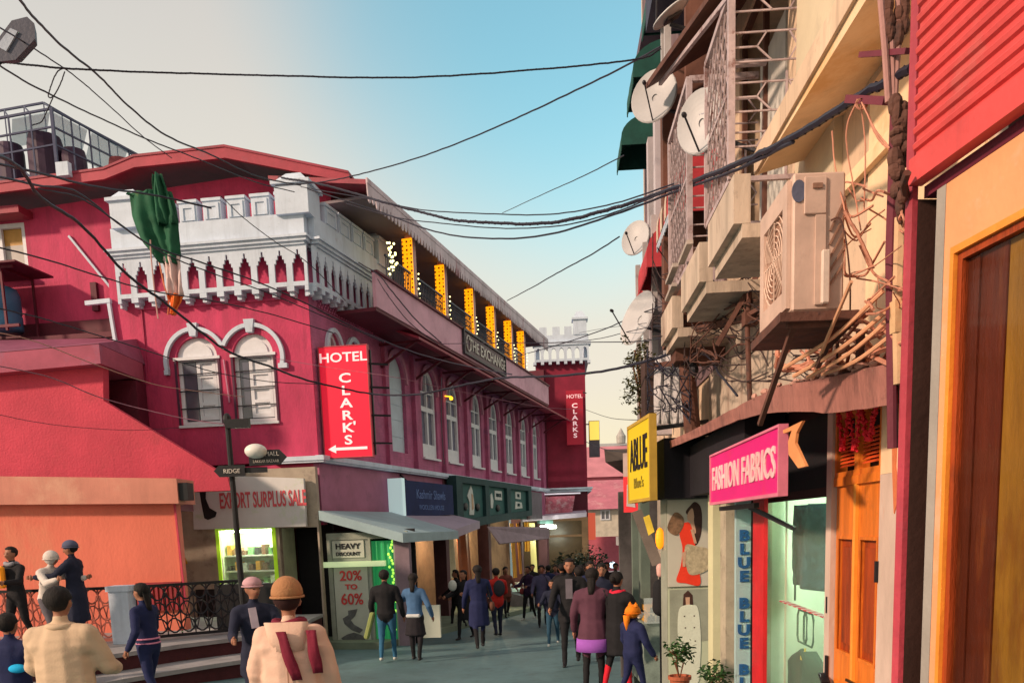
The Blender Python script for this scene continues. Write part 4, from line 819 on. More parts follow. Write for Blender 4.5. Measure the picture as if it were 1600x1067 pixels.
# far white wall piers and pipes
for Y, o, w in ((10.3,.35,.3),(11.2,.35,.2),(12.4,.3,.2)):
    MB(R.M).box(ub(Y)-w/2, ub(Y)+w/2, -o, 0, 3.0, 7.0).build('white_pier', mat('lilac_white_pier', (.50,.46,.50), .7, .15, 2), rb)
for Y, o in ((9.9,.35),(10.1,.36),(10.9,.4),(11.9,.4),(12.9,.4)):
    MB(R.M).bar((ub(Y),-o,3.2), (ub(Y),-o,7.6 if Y < 10.3 else 5.5), .07).build('soil_pipe', mat('grey_white_pipe', (.5,.47,.48), .5), rb)
mb = MB(R.M); mb.box(ub(14.5), ub(9.0), -.3, 0, 8.6, 8.75); mb.box(ub(14.5), ub(9.5), -.25, 0, 4.0, 4.1); mb.build('ledge', mat('purple_grey_ledge', (.12,.09,.13), .7), rb)
# near end: upper dark slab with dish
mb = MB(R.M); mb.hexa([(ub(9.8),-.9,8.25),(ub(8.6),-.8,8.0),(ub(8.6),0,8.0),(ub(9.8),0,8.25),(ub(9.8),-.9,9.4),(ub(8.6),-.8,9.2),(ub(8.6),0,9.2),(ub(9.8),0,9.4)]); mb.build('dark_box_balcony', mat('navy_grey_board', (.035,.035,.07), .6), rb)
mb = MB(R.M); mb.box(ub(10.2), ub(9.6), -.55, 0, 7.2, 8.3); mb.build('dark_box_balcony', mat('navy_grey_board', (.035,.035,.07)), rb)
# awnings ---------------------------------------------------------------
def awning(Y, z, o, w, h, mt, label, grp, stripes=False):
    t = thing('window_awning', label, 'awning', RP(Y, o/2, z), 0, grp)
    n = 8; mb = MB(R.M); u0, u1 = ub(Y+w/2), ub(Y-w/2)
    arc = [(-o*math.sin(math.pi/2*k/n), z+h*math.cos(math.pi/2*k/n)) for k in range(n+1)]
    arc = arc+[(-o, z-h*.35)]
    nn = 6; g = [[(u0+(u1-u0)*j/nn, a, b-.015*(j % 2)) for j in range(nn+1)] for a, b in arc]
    mb.sheet(g, -.02); mb.build('canvas', mt, t)
    for u in (u0, u1):
        mb = MB(R.M); m2 = len(arc); mb.add([(u,a,b) for a, b in arc]+[(u,0,z-h*.35)]+[(u+.015,a,b) for a, b in arc]+[(u+.015,0,z-h*.35)], [tuple(range(m2+1)), tuple(range(2*m2+1, m2, -1))]+[(i,m2+1+i,m2+2+i,i+1) for i in range(m2)]); mb.build('side_flap', mt, t)
    mb = MB(R.M); k = 9
    for i in range(k):
        a = u0+(u1-u0)*i/k; b = a+(u1-u0)/k; zz = z-h*.35; mb.poly([[(a,zz),(b,zz),((a+b)/2+.3*(b-a),zz-.07),((a+b)/2,zz-.09),((a+b)/2-.3*(b-a),zz-.07)]], -o-.004, -o+.008)
    mb.build('scallop_edge', WHITE if stripes else mt, t)
    if stripes:
        mb = MB(R.M)
        for j in (0, 2, 4): 
            ua, uc = u0+(u1-u0)*(j+.25)/nn, u0+(u1-u0)*(j+1)/nn
            mb.sheet([[(ua,a*1.02,b+.012),(uc,a*1.02,b+.012)] for a, b in arc], -.006)
        mb.build('stripe', mat('cream_canvas', (.6,.5,.4), .7), t)
    return t
awning(10.6, 7.75, .50, .95, .34, GREENA, 'nearest and highest of the three dark green awnings', 'green awnings on the right building')
awning(12.5, 7.75, .52, .95, .34, GREENA, 'middle one of the three dark green awnings', 'green awnings on the right building')
awning(14.5, 7.75, .52, .95, .34, GREENA, 'farthest and lowest looking of the three dark green awnings', 'green awnings on the right building')
awning(9.3, 4.95, .5, 1.0, .42, REDA, 'red and cream striped awning, uppermost of the red ones', 'red awnings on the right building', True)
awning(10.9, 4.9, .55, 1.0, .42, REDA, 'red awning with white scalloped edge in the middle of the red ones', 'red awnings on the right building', False)
awning(12.4, 4.8, .5, .9, .42, REDA, 'lowest red awning half hidden behind a satellite dish', 'red awnings on the right building', False)
# satellite dishes ---------------------------------------------------------
def dish(px, py, Y, rw, rh, face, label, txt=None):
    c = atY(px, py, Y); t = thing('satellite_dish', label, 'satellite dish', c, 0, 'satellite dishes on the right building')
    f = Vector(face).normalized(); q = f.to_track_quat('Z', 'Y').to_matrix().to_4x4(); M = Matrix.Translation(c) @ q
    mb = MB(M); n = 28; rings = 7; vs = []; fs = []
    front = [[(rw*r*math.cos(2*math.pi*k/n), rh*r*math.sin(2*math.pi*k/n), .16*rh*(r*r-1)) for k in range(n+1)] for r in [i/rings for i in range(1, rings+1)]]
    mb.sheet(front, .012); mb.add([(0,0,-.165*rh)]+[p for p in front[0][:-1]], [(0,k+1,(k+1) % n+1) for k in range(n)])
    mb.tube([(rw*math.cos(2*math.pi*k/n), rh*math.sin(2*math.pi*k/n), 0) for k in range(n+1)], .009, 5, False)
    mb.build('reflector', DISHM, t, smooth=False)
    tip = (0, -rh*.25, rh*1.15); mb = MB(M); mb.bar((0,-rh*.98,0), tip, .011); mb.ell(tip, (.020,.020,.03), 8, 6); mb.build('feed_arm', DGREY, t)
    mb = MB(M); mb.box(-.05,.05,-.08,.08,-.3*rh,-.17*rh); b = M.inverted() @ (R.P(ub(Y-.1), 0, c.z-.3)); mb.tube([(0,0,-.25*rh), (0,-.05,-.45*rh), b], .018, 6); mb.build('mount', DGREY, t)
    if txt:
        cu = bpy.data.curves.new('t', 'FONT'); cu.body = txt; cu.size = .09; cu.align_x = 'CENTER'; cu.extrude = .002
        ob = bpy.data.objects.new('t', cu); me = bpy.data.meshes.new_from_object(ob); bpy.data.objects.remove(ob)
        m_ = MB(M @ Matrix.Translation((0, rh*.25, -.145*rh+.01))); m_.add([v.co for v in me.vertices], [tuple(p.vertices) for p in me.polygons]); m_.build('lettering', mat('faint_grey_print', (.34,.33,.4)), t)
    return t
dish(1022, 150, 9.0, .23, .265, (-.45,-.87,.18), 'round pale grey dish in front of the dark green awnings')
dish(1094, 190, 6.98, .19, .235, (-.62,-.78,.05), 'largest pale dish with faint lettering beside the cage lattice', 'dish')
dish(993, 372, 12.4, .21, .24, (-.6,-.85,.2), 'small grey dish beside the striped red awning')
dish(996, 497, 10.8, .30, .34, (-.86,-.5,.35), 'tilted blue grey dish above the hanging bush')
dish(1048, 22, 8.4, .20, .17, (-.55,-.12,.95), 'dish seen edge on from below at the top of the building')
# utility poles ---------------------------------------------------------------
def pole_thing(name, label, pts, w, mt, arms=(), cat='pole'):
    t = thing(name, label, cat, pts[0]); MB().tube(pts, w, 10).build('pole', mt, t)
    for a in arms:
        MB().bar(a[0], a[1], a[2]).build('cross_arm', mt, t)
    return t
P = lambda x, y, Y: atY(x, y, Y)
p1 = pole_thing('utility_pole', 'thick dark utility pole standing behind the sagging canopy, hung with cables', [P(1083,680,8.6), P(1075,600,8.6), P(1066,500,8.6)], [.085,.08,.06], RUST, [(P(1060,522,8.6), P(1170,496,6.6), .05), (P(1020,572,9.4), P(1062,566,8.6), .05), (P(1060,470,8.6), P(1062,530,8.6), .04)])
mb = MB()
for k in range(5): c = P(1072+k*3, 530+k*12, 8.5); mb.ell(c, (.05,.05,.06), 8, 6)
mb.build('insulator', IRON, p1)
p2 = pole_thing('service_pole', 'thin dark service pole with bracket and fuse box above the canopy middle', [P(1172,640,6.5), P(1168,520,6.5), P(1172,440,6.5)], .02, RUST, [(P(1165,495,6.5), P(1195,478,6.3), .03), (P(1120,540,6.6), P(1200,400,6.5), .035)])
MB().box(*sum(([q-.05, q+.05] for q in P(1172,498,6.5)), [])).build('fuse_box', RUST, p2)
pole_thing('conduit_pole', 'tall dark pole with lashed cables running up beside the red corrugated board', [P(1395,700,3.55), P(1392,400,3.55), P(1400,160,3.55)], [.022,.022,.022], mat('maroon_pole', (.16,.03,.05)), [(P(1325,155,3.8), P(1385,158,3.55), .03), (P(1345,86,3.7), P(1418,80,3.4), .02)])
t = thing('conduit_pole', 'bundle of upright pipes and a lumpy black cable joint left of the red post', 'pipes', P(1400,200,3.5))
for x0_, x1_, r_ in ((1374,1388,.013),(1388,1396,.011),(1404,1398,.012)): MB().tube([P(x0_,-30,3.5), P((x0_+x1_)/2+2,80,3.5), P(x1_,160,3.5)], r_, 8).build('pipe', mat('mauve_pipe', (.45,.24,.22)), t)
mb = MB(); rnd = random.Random(4)
for k in range(40): c = P(1404+rnd.uniform(-6,10), 160+k*4.4, 3.45+rnd.uniform(-.02,.02)); mb.ell(c, (rnd.uniform(.012,.032), .025, rnd.uniform(.015,.05)), 8, 6)
for k in range(14): c = P(1392+rnd.uniform(-6,22), 4+k*4.5, 3.5); mb.ell(c, (.022,.02,.035), 8, 6)
mb.build('cable_joint', RUST, t)
MB().tube([P(1408,340,3.5), P(1404,480,3.5), P(1406,600,3.5)], .026, 8).build('pipe', mat('cream_pipe', (.65,.42,.25)), t)
MB().bar(P(1404,470,3.5), P(1404,520,3.5), .05).build('meter_box', mat('pale_yellow_box', (.7,.45,.25)), t)
# air conditioner ----------------------------------------------------------------
AY = 3.75
ac = thing('air_conditioner', 'beige outdoor air conditioner on a rusty bracket shelf, with a round fan grille', 'air conditioner', P(1280,490,AY))
AF_ = Fr(P(1240,270,AY)[:2], 0)
zt = P(1240,270,AY).z; zb = P(1250,486,AY).z; wd = P(1322,262,AY).x-P(1240,270,AY).x; dd = Vector((R.ex.x, R.ex.y, 0))*-.52
c0 = Vector((P(1240,270,AY).x, AY, 0)); c1 = c0+Vector((wd, 0, 0))
def acp(a, d, z): return c0+Vector((wd*a, 0, 0))+dd*d+Vector((0, 0, z))
mb = MB(); mb.hexa([acp(0,0,zb), acp(1,0,zb), acp(1,1,zb), acp(0,1,zb), acp(0,0,zt), acp(1,0,zt), acp(1,1,zt), acp(0,1,zt)]); mb.build('casing', ACM, ac, bevel=.008)
F2 = Fr((c0+dd)[:2], math.degrees(math.atan2(-dd.y, -dd.x)))   # street face
Lf = dd.length; Hh = zt-zb
mb = MB(F2.M); mb.poly([rect(.02, Lf-.03, zb+.02, zt-.02), rect(.09, Lf-.10, zb+.10, zt-.11)], -.018, -.001); mb.build('front_frame', ACM, ac)
mb = MB(F2.M); cx_, cz_ = Lf*.5, (zt+zb)/2; rr = min(Lf, Hh)*.36
for k in range(7): r1 = rr*(k+1)/7; mb.tube([(cx_+r1*math.cos(2*math.pi*i/24), -.012, cz_+r1*math.sin(2*math.pi*i/24)) for i in range(25)], .003, 4, False)
for k in range(8): mb.bar((cx_,-.012,cz_), (cx_+rr*math.cos(k*math.pi/4), -.012, cz_+rr*math.sin(k*math.pi/4)), .005)
mb.build('fan_grille', mat('pale_beige_grille', (.7,.5,.4)), ac)
MB(F2.M).poly([[(cx_+rr*math.cos(2*math.pi*i/24), cz_+rr*math.sin(2*math.pi*i/24)) for i in range(24)]], -.004, -.0012).build('fan_recess', mat('brown_recess', (.3,.16,.11)), ac)
F3 = Fr(c0[:2], 0)
mb = MB(F3.M); mb.poly([rect(wd*.2, wd*.62, zt-.17, zt-.02)], -.012, -.001); mb.poly([rect(wd*.42, wd*.62, zb+.02, zt-.172)], -.011, -.001); mb.build('side_panel', ACM, ac, bevel=.003)
MB(F3.M).box(wd*.35, wd*.53, -.02, -.0125, zt-.07, zt-.05).build('handle_slot', mat('brown_recess', (.3,.16,.11)), ac)
MB(F3.M).poly([[(wd*.10+.03*math.cos(k*math.pi/8), zt-.075+.045*math.sin(k*math.pi/8)) for k in range(16)]], -.006, -.001).build('emblem', mat('grey_blue_badge', (.12,.13,.2)), ac)
MB(F3.M).box(wd*.52, wd*.68, -.035, -.0125, zb+.02, zb+.24).build('valve_cover', mat('paler_beige', (.7,.56,.48)), ac, bevel=.006)
mb = MB(F3.M)
for k in range(5): mb.bar((wd*.70,-.008,zb+.10+k*.055), (wd*.98,-.008,zb+.19+k*.065), .008)
mb.build('louvre', mat('brown_recess', (.3,.16,.11)), ac)
mb = MB(); e0 = acp(-.2,-.05,zb-.035); mb.hexa([acp(-.28,-.08,zb-.05), acp(1.25,-.08,zb-.05), acp(1.6,1.1,zb-.05), acp(-.2,1.1,zb-.05), acp(-.28,-.08,zb-.012), acp(1.25,-.08,zb-.012), acp(1.6,1.1,zb-.012), acp(-.2,1.1,zb-.012)]); mb.build('shelf', RUST, ac)
mb = MB(); mb.bar(acp(.1,.1,zb-.05), acp(-.1,.9,zb-.42), .022); mb.bar(acp(.95,.1,zb-.05), acp(.8,.4,zb-.2), .022); mb.bar(acp(-.1,.0,zb-.06), acp(1.2,.0,zb-.06), .02); mb.bar(acp(1.6,.3,zb-.06), acp(1.6,.3,zb-.25), .03); mb.build('bracket', RUST, ac)
MB().tube(catmull([acp(.70,-.03,zt-.2), acp(.85,-.06,zb+.36), acp(.98,-.05,zb+.28), acp(1.12,.0,zb+.12), acp(1.3,.2,zb-.05)], 5), .004, 6).build('pipe', RUST, ac)
# tattered canopy ------------------------------------------------------------------
ca = thing('rusty_canopy', 'sagging rusty pink sheet canopy over the fabric shop and the orange door', 'canopy', P(1210,640,4.6))
fr_ = [P(1034,694,9.2), P(1090,668,7.4), P(1150,636,5.9), P(1212,606,4.7), P(1300,588,4.1), P(1412,562,3.5)]
dz = [.07,.075,.09,.13,.17,.17]
rows = [[], [], []]
k0 = catmull(fr_, 6); rnd = random.Random(8)
mb = MB(); top = []; bot = []; inn = []
for i, p in enumerate(k0):
    t = i/(len(k0)-1)*5; j = min(4, int(t)); h = dz[j]+(dz[j+1]-dz[j])*(t-j)
    wob = .002*math.sin(i*1.9)+rnd.uniform(-.004,.004); w = R.P(RU(p.y), -.01, p.z+.12)
    top.append(p+Vector((0,0,wob))); bot.append(p-Vector((-.01,0,h+wob*.8))); inn.append(Vector((w.x, w.y, p.z+.10)))
mb.sheet([top, [a_.lerp(b_, .5)+Vector((rnd.uniform(-.004,.004),0,0)) for a_, b_ in zip(top, bot)], bot], -.02); mb.build('fascia', CANOPY, ca)
mb = MB(); mb.sheet([[q+Vector((.012,0,-.004)) for q in top], inn], .02); mb.build('roof_sheet', mat('dark_rust_sheet', (.09,.035,.03), .8, .4, 4), ca)
mb = MB()
for i in range(0, len(k0), 4): mb.bar(top[i]+Vector((.03,0,-.03)), inn[i]-Vector((0,0,.05)), .035)
mb.build('rafter', RUST, ca)
mb = MB()
for i in range(60):
    t = rnd.random(); q = k0[int((len(k0)-1)*(.45+.55*t))]; mb.ell(q+Vector((rnd.uniform(.0,.12),rnd.uniform(-.05,.05),rnd.uniform(.0,.03))), (rnd.uniform(.01,.035), .03, rnd.uniform(.008,.02)), 7, 5)
tag(mb.build('debris', mat('pinkish_rubble', (.55,.3,.24), .8, .4, 8)), 'pinkish rubble and leaves heaped along the canopy edge', 'debris', None, 'stuff')
# wall face under canopy, lit by the street
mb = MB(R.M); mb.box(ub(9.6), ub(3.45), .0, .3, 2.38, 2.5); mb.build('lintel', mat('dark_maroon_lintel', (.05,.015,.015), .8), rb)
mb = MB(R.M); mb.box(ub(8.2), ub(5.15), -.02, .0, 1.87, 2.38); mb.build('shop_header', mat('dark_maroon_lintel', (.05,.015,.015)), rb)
# double door ----------------------------------------------------------------------
uL, uR = R.at(1313, 900).x, R.at(1386, 900).x      # door leaves
dr = thing('wooden_double_door', 'orange varnished double door with louvred transom and a padlock', 'door', R.P((uL+uR)/2, 0, -.2))
gzd = -.15; zt_ = 1.92
jm = mat('peeling_white_jamb', (.62,.47,.40), .7, .2, 4, .3, col2=(.6,.2,.08), thr=.6, stretch=(1,1,.4))
MB(R.M).box(uL-.10, uL-.005, -.06, .1, gzd, 2.38).build('door_jamb', jm, dr, label='peeling white left jamb')
MB(R.M).box(uR+.005, uR+.26, -.05, .1, gzd, 1.95).build('door_jamb', jm, dr, label='wide peeling white right jamb')
MB(R.M).box(uR+.005, uR+.26, -.05, .1, 1.951, 2.38).build('door_jamb', YELLOWP, dr)
wl = (uR-uL)/2
for s_ in (0, 1):
    a = uL+wl*s_+.003; b = a+wl-.006; mb = MB(R.M); f0 = .05
    mb.poly([rect(a, b, gzd, zt_)]+[rect(a+f0, b-f0, z0_, z1_) for z0_, z1_ in ((gzd+.12, .75), (.95, 1.62))], -.03, .02)
    lf_ = mb.build('door_leaf', ORANGE, dr)
    for z0_, z1_ in ((gzd+.12, .75), (.95, 1.62)):
        MB(R.M).box(a+f0, b-f0, -.008, .01, z0_, z1_).build('recessed_panel', ORANGED, lf_)
        MB(R.M).box(a+f0+.045, b-f0-.045, -.02, -.0085, z0_+.05, z1_-.05).build('raised_panel', ORANGED, lf_)
        mb = MB(R.M); mb.poly([rect(a+f0-.012, b-f0+.012, z0_-.012, z1_+.012), rect(a+f0+.006, b-f0-.006, z0_+.006, z1_-.006)], -.038, -.0301); mb.build('moulding', ORANGE, lf_)
MB(R.M).box(uL+wl-.018, uL+wl+.018, -.05, -.031, gzd, zt_).build('meeting_stile', mat('amber_varnish', (.9,.36,.05), .35, .2, 4, .2), dr)
mb = MB(R.M); mb.box(uL, uR, -.05, .02, zt_, zt_+.05); mb.poly([rect(uL, uR, zt_+.051, 2.37), rect(uL+.03, uL+wl-.03, zt_+.08, 2.3), rect(uL+wl+.03, uR-.03, zt_+.08, 2.3)], -.045, .02); mb.build('transom_frame', ORANGE, dr)
MB(R.M).box(uL, uR, .03, .04, zt_, 2.37).build('backing', DARK, dr)
for s_ in (0, 1):
    for k in range(9):
        a = uL+.065+wl*s_; b = uL+wl-.035+wl*s_; z = zt_+.105+k*.021; o = MB(R.M).hexa([(a,-.035,z),(b,-.035,z),(b,-.01,z+.014),(a,-.01,z+.014),(a,-.035,z+.006),(b,-.035,z+.006),(b,-.01,z+.02),(a,-.01,z+.02)]).build('louvre_slat', mat('red_orange_slat', (.75,.10,.02), .5), dr)
uc = uL+wl
mb = MB(R.M); mb.box(uc-.06, uc+.08, -.06, -.05, .80, .815); mb.box(uc+.0, uc+.055, -.085, -.055, .64, .74); mb.tube([(uc+.01,-.07,.74),(uc+.01,-.07,.79),(uc+.045,-.07,.79),(uc+.045,-.07,.74)], .006, 6); mb.build('padlock', mat('dark_brass', (.10,.05,.02), .4, .2, 8, .1, metal=.7), dr)
for z in (1.4, .75, .35):
    MB(R.M).box(uR-.004, uR+.016, -.065, -.049, z, z+.11).build('hinge', IRON, dr)
MB(R.M).box(uL-.03, uL+.0, -.075, -.061, .62, .90).build('latch', IRON, dr); MB(R.M).bar((uL-.05,-.08,.78), (uL+.05,-.09,.74), .05, .02).build('latch_arm', IRON, dr)
MB(R.M).box(uL-.06, uL-.045, -.066, -.0605, 1.16, 1.26).build('bell_slot', IRON, dr)
# paper scraps and red garland on the transom
tg = MB(R.M); pts = []
for i, (px, py) in enumerate(((1310,648),(1317,702),(1327,644),(1336,704),(1345,636),(1353,676),(1360,682),(1369,632))): q = R.at(px, py, .1); pts.append(q)
c = catmull(pts, 9); rnd = random.Random(2); tg.tube(c, .006, 5)
for q in c:
    for k in range(4): tg.ell(q+Vector((rnd.uniform(-.008,.008), rnd.uniform(-.012,.01), rnd.uniform(-.01,.01))), (.009,.009,.009), 6, 4)
tag(tg.build('flower_garland', mat('crimson_flowers', (.75,.015,.035), .6, .4, 20)), 'zigzag crimson flower garland hung over the door transom', 'garland')
tag(MB(R.M).poly([[(R.at(1392,620,.06).x, 2.3), (R.at(1402,620,.06).x, 2.28), (R.at(1399,680,.06).x, 1.98), (R.at(1403,740,.06).x, 1.82), (R.at(1396,765,.06).x, 1.75), (R.at(1394,690,.06).x, 1.95)]], -.056, -.0505).build('torn_poster', mat('orange_paper', (.7,.2,.08))), 'torn orange paper strip on the right jamb of the door', 'paper')
# shop window ------------------------------------------------------------------------
gL, gR = R.at(1200, 900).x, R.at(1300, 900).x
sw = thing('shop_window', 'tall pale green lit display window of the fabric shop left of the orange door', 'shop window', R.P((gL+gR)/2, 0, 0))
MB(R.M).poly([rect(gL-.03, gR+.03, -.2, 1.98), rect(gL, gR, -.1, 1.93)], -.02, .03).build('frame', mat('pale_sage_frame', (.5,.5,.36)), sw)
MB(R.M).box(gL, gR, .0, .008, -.1, 1.93).build('glass_pane', glass('faint_green_glass', 'c8f0d8', .05, .10), sw)
MB(R.M).bar((gL+.55,-.005,-.1), (gL+.55,-.005,1.93), .012).build('pane_joint', mat('pale_sage_frame', (.5,.5,.36)), sw)
MB(R.M).box(gL-.05, gR+.2, .62, .66, -.3, 2.0).build('back_panel', mat('mint_back_panel', (.56,.66,.50), .6, .1, 2), sw)
mb = MB(R.M)
for u in (gL+.35, gL+.8, gL+1.3): mb.box(u, u+.012, .60, .619, -.3, 2.0)
mb.build('panel_joint', mat('green_joint', (.2,.35,.25)), sw)
MB(R.M).box(gL-.05, gL-.031, .03, .62, -.3, 2.0).build('side_panel', mat('mint_back_panel', (.50,.66,.48)), sw)
MB(R.M).box(gL-.05, gR+.05, .03, .62, 1.99, 2.02).build('ceiling', LAMPW, sw)
MB(R.M).box(gL+.2, gR-.2, .2, .26, 1.93, 1.97).build('tube_light', glow('mint_tube', 'd0ffd8', 6), sw)
lamp_pt('display_lamp', R.P((gL+gR)/2, .25, 1.6), 45, (.85, 1, .82), .12)
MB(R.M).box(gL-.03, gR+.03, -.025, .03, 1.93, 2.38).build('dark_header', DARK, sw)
# red post and blue banner piers
pL, pR_ = R.at(1176,900,.14).x, R.at(1193,900,.14).x
tag(MB(R.M).box(pL, pR_, -.14, -.11, -.2, 1.93).build('red_post', mat('bright_scarlet_post', (.62,.015,.02), .5, .25, 3)), 'bright scarlet post between the blue lettered banner and the shop window', 'post')
# garments (flat cloth with thickness and folds)
def garment(name, label, F, out, u0, z0, w, h, mt, holes=0, cuts=None, cat='garment'):
    rnd = random.Random(len(label)); n = 14; g = []
    for i in range(n+1):
        t = i/n; row = []
        for j in range(n+1):
            s = j/n; x = cuts(t, s) if cuts else s; row.append((u0+w*x, -out+.035*math.sin(s*9+t*2+u0)+.02*rnd.uniform(-.2,.2)-.05*math.sin(math.pi*s), z0+h*(1-t)))
        g.append(row)
    return tag(MB(F.M).sheet(g, .02).build(name, mt, smooth=True), label, cat)
jk = lambda t, s: .5+(s-.5)*(min(1, .18+t*4.5) if t < .18 else .95+.12*t)
garment('hanging_shirt', 'dark blue checked shirt hanging high in the display window', R, -.2, gL+.12, 1.22, .85, .62, mat('dark_teal_check', (.025,.07,.09), .9, .5, 12, .5, 60, col2=(.05,.12,.15), thr=.5), cuts=lambda t, s: .5+(s-.5)*(.8+.25*t))
garment('dark_jacket', 'dark olive jacket hanging at the right side of the display window', R, -.25, gR-.42, .95, .5, .55, cloth('dark_olive_wool', (.035,.05,.03)), cuts=jk)
garment('dark_jacket', 'dark green suit jacket with a yellow hanger low in the display window', R, -.18, gL+.15, .12, .85, .62, cloth('dark_green_wool', (.015,.035,.022)), cuts=jk)
garment('brown_jacket', 'brown coat low at the right of the display window', R, -.3, gR-.65, .1, .65, .55, cloth('brown_wool', (.16,.09,.045)), cuts=jk)
tag(MB(R.M).bar((gL+.56,.12,.70), (gL+.70,.12,.70), .03).bar((gL+.63,.12,.70), (gL+.63,.12,.78), .012).build('hanger', mat('yellow_plastic', (.6,.5,.08))), 'yellow hanger holding the dark green suit jacket', 'hanger')
mb = MB(R.M)
for k in range(2):
    u = gL+.5+k*.16; mb.tube([(u,.1,1.02),(u+.03,.1,1.06),(u+.2,.1,1.06),(u+.23,.1,1.02),(u+.23,.1,.86),(u+.2,.1,.82),(u+.03,.1,.82),(u,.1,.86),(u,.1,1.02)], .008, 5)
tag(mb.build('belt_loops', mat('dark_green_strap', (.02,.06,.03))), 'two dark rounded strap loops hanging in the display window', 'straps')
mb = MB(R.M); a = R.at(1222, 938, .012); b = R.at(1295, 965, .012); mb.bar(a, b, .006, .045, up=(0,1,0))
tp = mb.build('striped_tape', mat('pink_white_tape', (.7,.5,.48))); tag(tp, 'red and white striped tape slanting across the display glass', 'tape')
tp2 = MB(R.M); n = 9
for k in range(n): p = a+(b-a)*((k+.25)/n); q = a+(b-a)*((k+.7)/n); tp2.bar(p-Vector((0,.005,0)), q-Vector((0,.005,0)), .006, .046, up=(0,1,0))
tp2.build('stripe', mat('tape_red', (.6,.06,.08)), tp)
tag(MB(R.M).bar((gL+.42,.1,1.12), (gL+.42,.1,1.3), .04, .006).bar((gL+.42,.1,1.3), (gL+.42,.1,1.5), .003).build('price_tag', mat('dark_green_strap', (.02,.06,.03))), 'narrow tag dangling below the checked shirt', 'tag')
# FASHION FABRICS sign ---------------------------------------------------------------
sg = thing('shop_sign', 'magenta board with pale pink letters hanging under the canopy edge', 'sign', P(1170,780,6))
FS = Fr(R.P(0, -.42, 0)[:2], -93.2446)
q0, q1 = FS.at(1115, 745), FS.at(1223, 730); zlo = (FS.at(1115, 783).z+FS.at(1222, 772).z)/2; zhi = (FS.at(1115, 712).z+FS.at(1222, 670).z)/2
MB(FS.M).box(q0.x, q1.x, -.02, .02, zlo, zhi).build('panel', mat('magenta_board', (.78,.012,.22), .4, .12, 1.5, .05, col2=(.75,.03,.10)), sg)
MB(FS.M).poly([rect(q0.x-.02, q1.x+.02, zlo-.02, zhi+.015), rect(q0.x, q1.x, zlo, zhi)], -.03, .025).build('frame', mat('pink_frame', (.7,.2,.3)), sg)
um = (q0.x+q1.x)/2; hh = zhi-zlo
wtx = q1.x-q0.x
text('FASHION FABRICS', 'lettering', FS, um, -.022, zlo+hh*.26, hh*.50, mat('pale_pink_lettering', (.85,.55,.55)), sg, fitw=wtx*.93, fat=.003)
mb = MB(FS.M); mb.bar((q0.x-.2,.1,zlo-.05), (um,.1,zlo-.05), .035); mb.bar((um-.2,.1,zlo-.06), (um,.36,zlo-.22), .03); mb.build('bracket', IRON, sg)
a = FS.at(1228, 672); 
pp = [FS.at(x, y, 0) for x, y in ((1226,672),(1257,657),(1247,676),(1245,692),(1262,728),(1250,731),(1235,710),(1234,690),(1240,672),(1227,677))]
tag(MB(FS.M).poly([[(q.x, q.z) for q in pp]], -.01, .005).build('torn_strip', mat('pale_orange_strip', (.8,.32,.12))), 'torn pale orange strip dangling right of the magenta sign', 'strip')
# banner pier BLUE ------------------------------------------------------------------
YB = 6.9
b0, b1 = P(1150,900,YB).x, P(1173,900,YB).x
bn = thing('vertical_banner', 'narrow pale blue banner with dark blue letters running downwards', 'banner', (b0, YB, -.3))
FB = Fr((0, YB), 0)
MB(FB.M).box(b0, b1, 0, .05, -.28, 1.98).build('panel', mat('pale_blue_banner', (.36,.52,.54), .6, .1, 3), bn)
zz = P(1165,835,YB).z; stp = 21.5/1300*YB
for i, ch in enumerate('BLUE BLUE BLUE'):
    if ch != ' ': text(ch, 'lettering', FB, (b0+b1)/2+.005, -.004, zz-.045-i*stp*.98, .085, mat('blue_lettering', (.015,.10,.28)), bn, 1.25, fat=.006)
tag(MB().box(b1+.002, b1+.022, YB-.0, YB+.1, -.3, 2.0).build('dark_jamb', BLACK), 'thin black jamb at the right edge of the blue lettered banner', 'post')
tag(MB().box(P(1114,900,8.2).x, P(1133,900,8.2).x, 8.2, 8.4, -.4, 2.3).build('cream_column', mat('pale_lime_cream', (.62,.60,.38), .7, .12, 2)), 'pale lime cream column right of the fashion posters', 'column')
tag(MB().box(P(1134,900,7.8).x, P(1150,900,7.8).x, 7.8, 8.0, -.4, 2.1).build('cream_column', mat('grey_cream_column', (.46,.40,.30), .7, .25, 3, col2=(.2,.16,.12))), 'stained grey cream column left of the blue lettered banner', 'column')
# poster pier ------------------------------------------------------------------------
YP = 9.0; x0, x1 = P(1042,900,YP).x, P(1112,900,YP).x
zt_, zm, zb_ = P(1075,780,YP).z, P(1075,917,YP).z, -.4
pp_ = thing('poster_pillar', 'pillar with two fashion posters, a red dress above and a white coat below', 'pillar', (x0, YP, zb_))
MB().box(x0, x1, YP, YP+.35, zb_, zt_+.02).build('core', mat('grey_green_pier', (.3,.32,.26)), pp_)
FP = Fr((x0, YP), 0); Wp = x1-x0
post_top = MB(FP.M).box(.01, Wp-.01, -.02, -.001, zm+.012, zt_).build('poster', mat('warm_grey_paper', (.56,.53,.45), .5, .06, 2, .02), pp_, label='poster of a woman in a red dress holding handbags')
post_bot = MB(FP.M).box(.01, Wp-.01, -.02, -.001, zb_+.02, zm-.012).build('poster', mat('green_white_paper', (.50,.55,.40), .5, .1, 1, .02), pp_, label='poster of a woman in a long white coat')
Hp = zt_-zm
def pr(pts, mt, par, z0, H_, o=-.022, nm='print'):   # printed shape, coordinates 0..1 across and up
    MB(FP.M).poly([[(a*Wp, z0+b*H_) for a, b in (smoothp(pts) if len(pts) > 5 else pts)]], o, o+.0015).build(nm, mt, par)
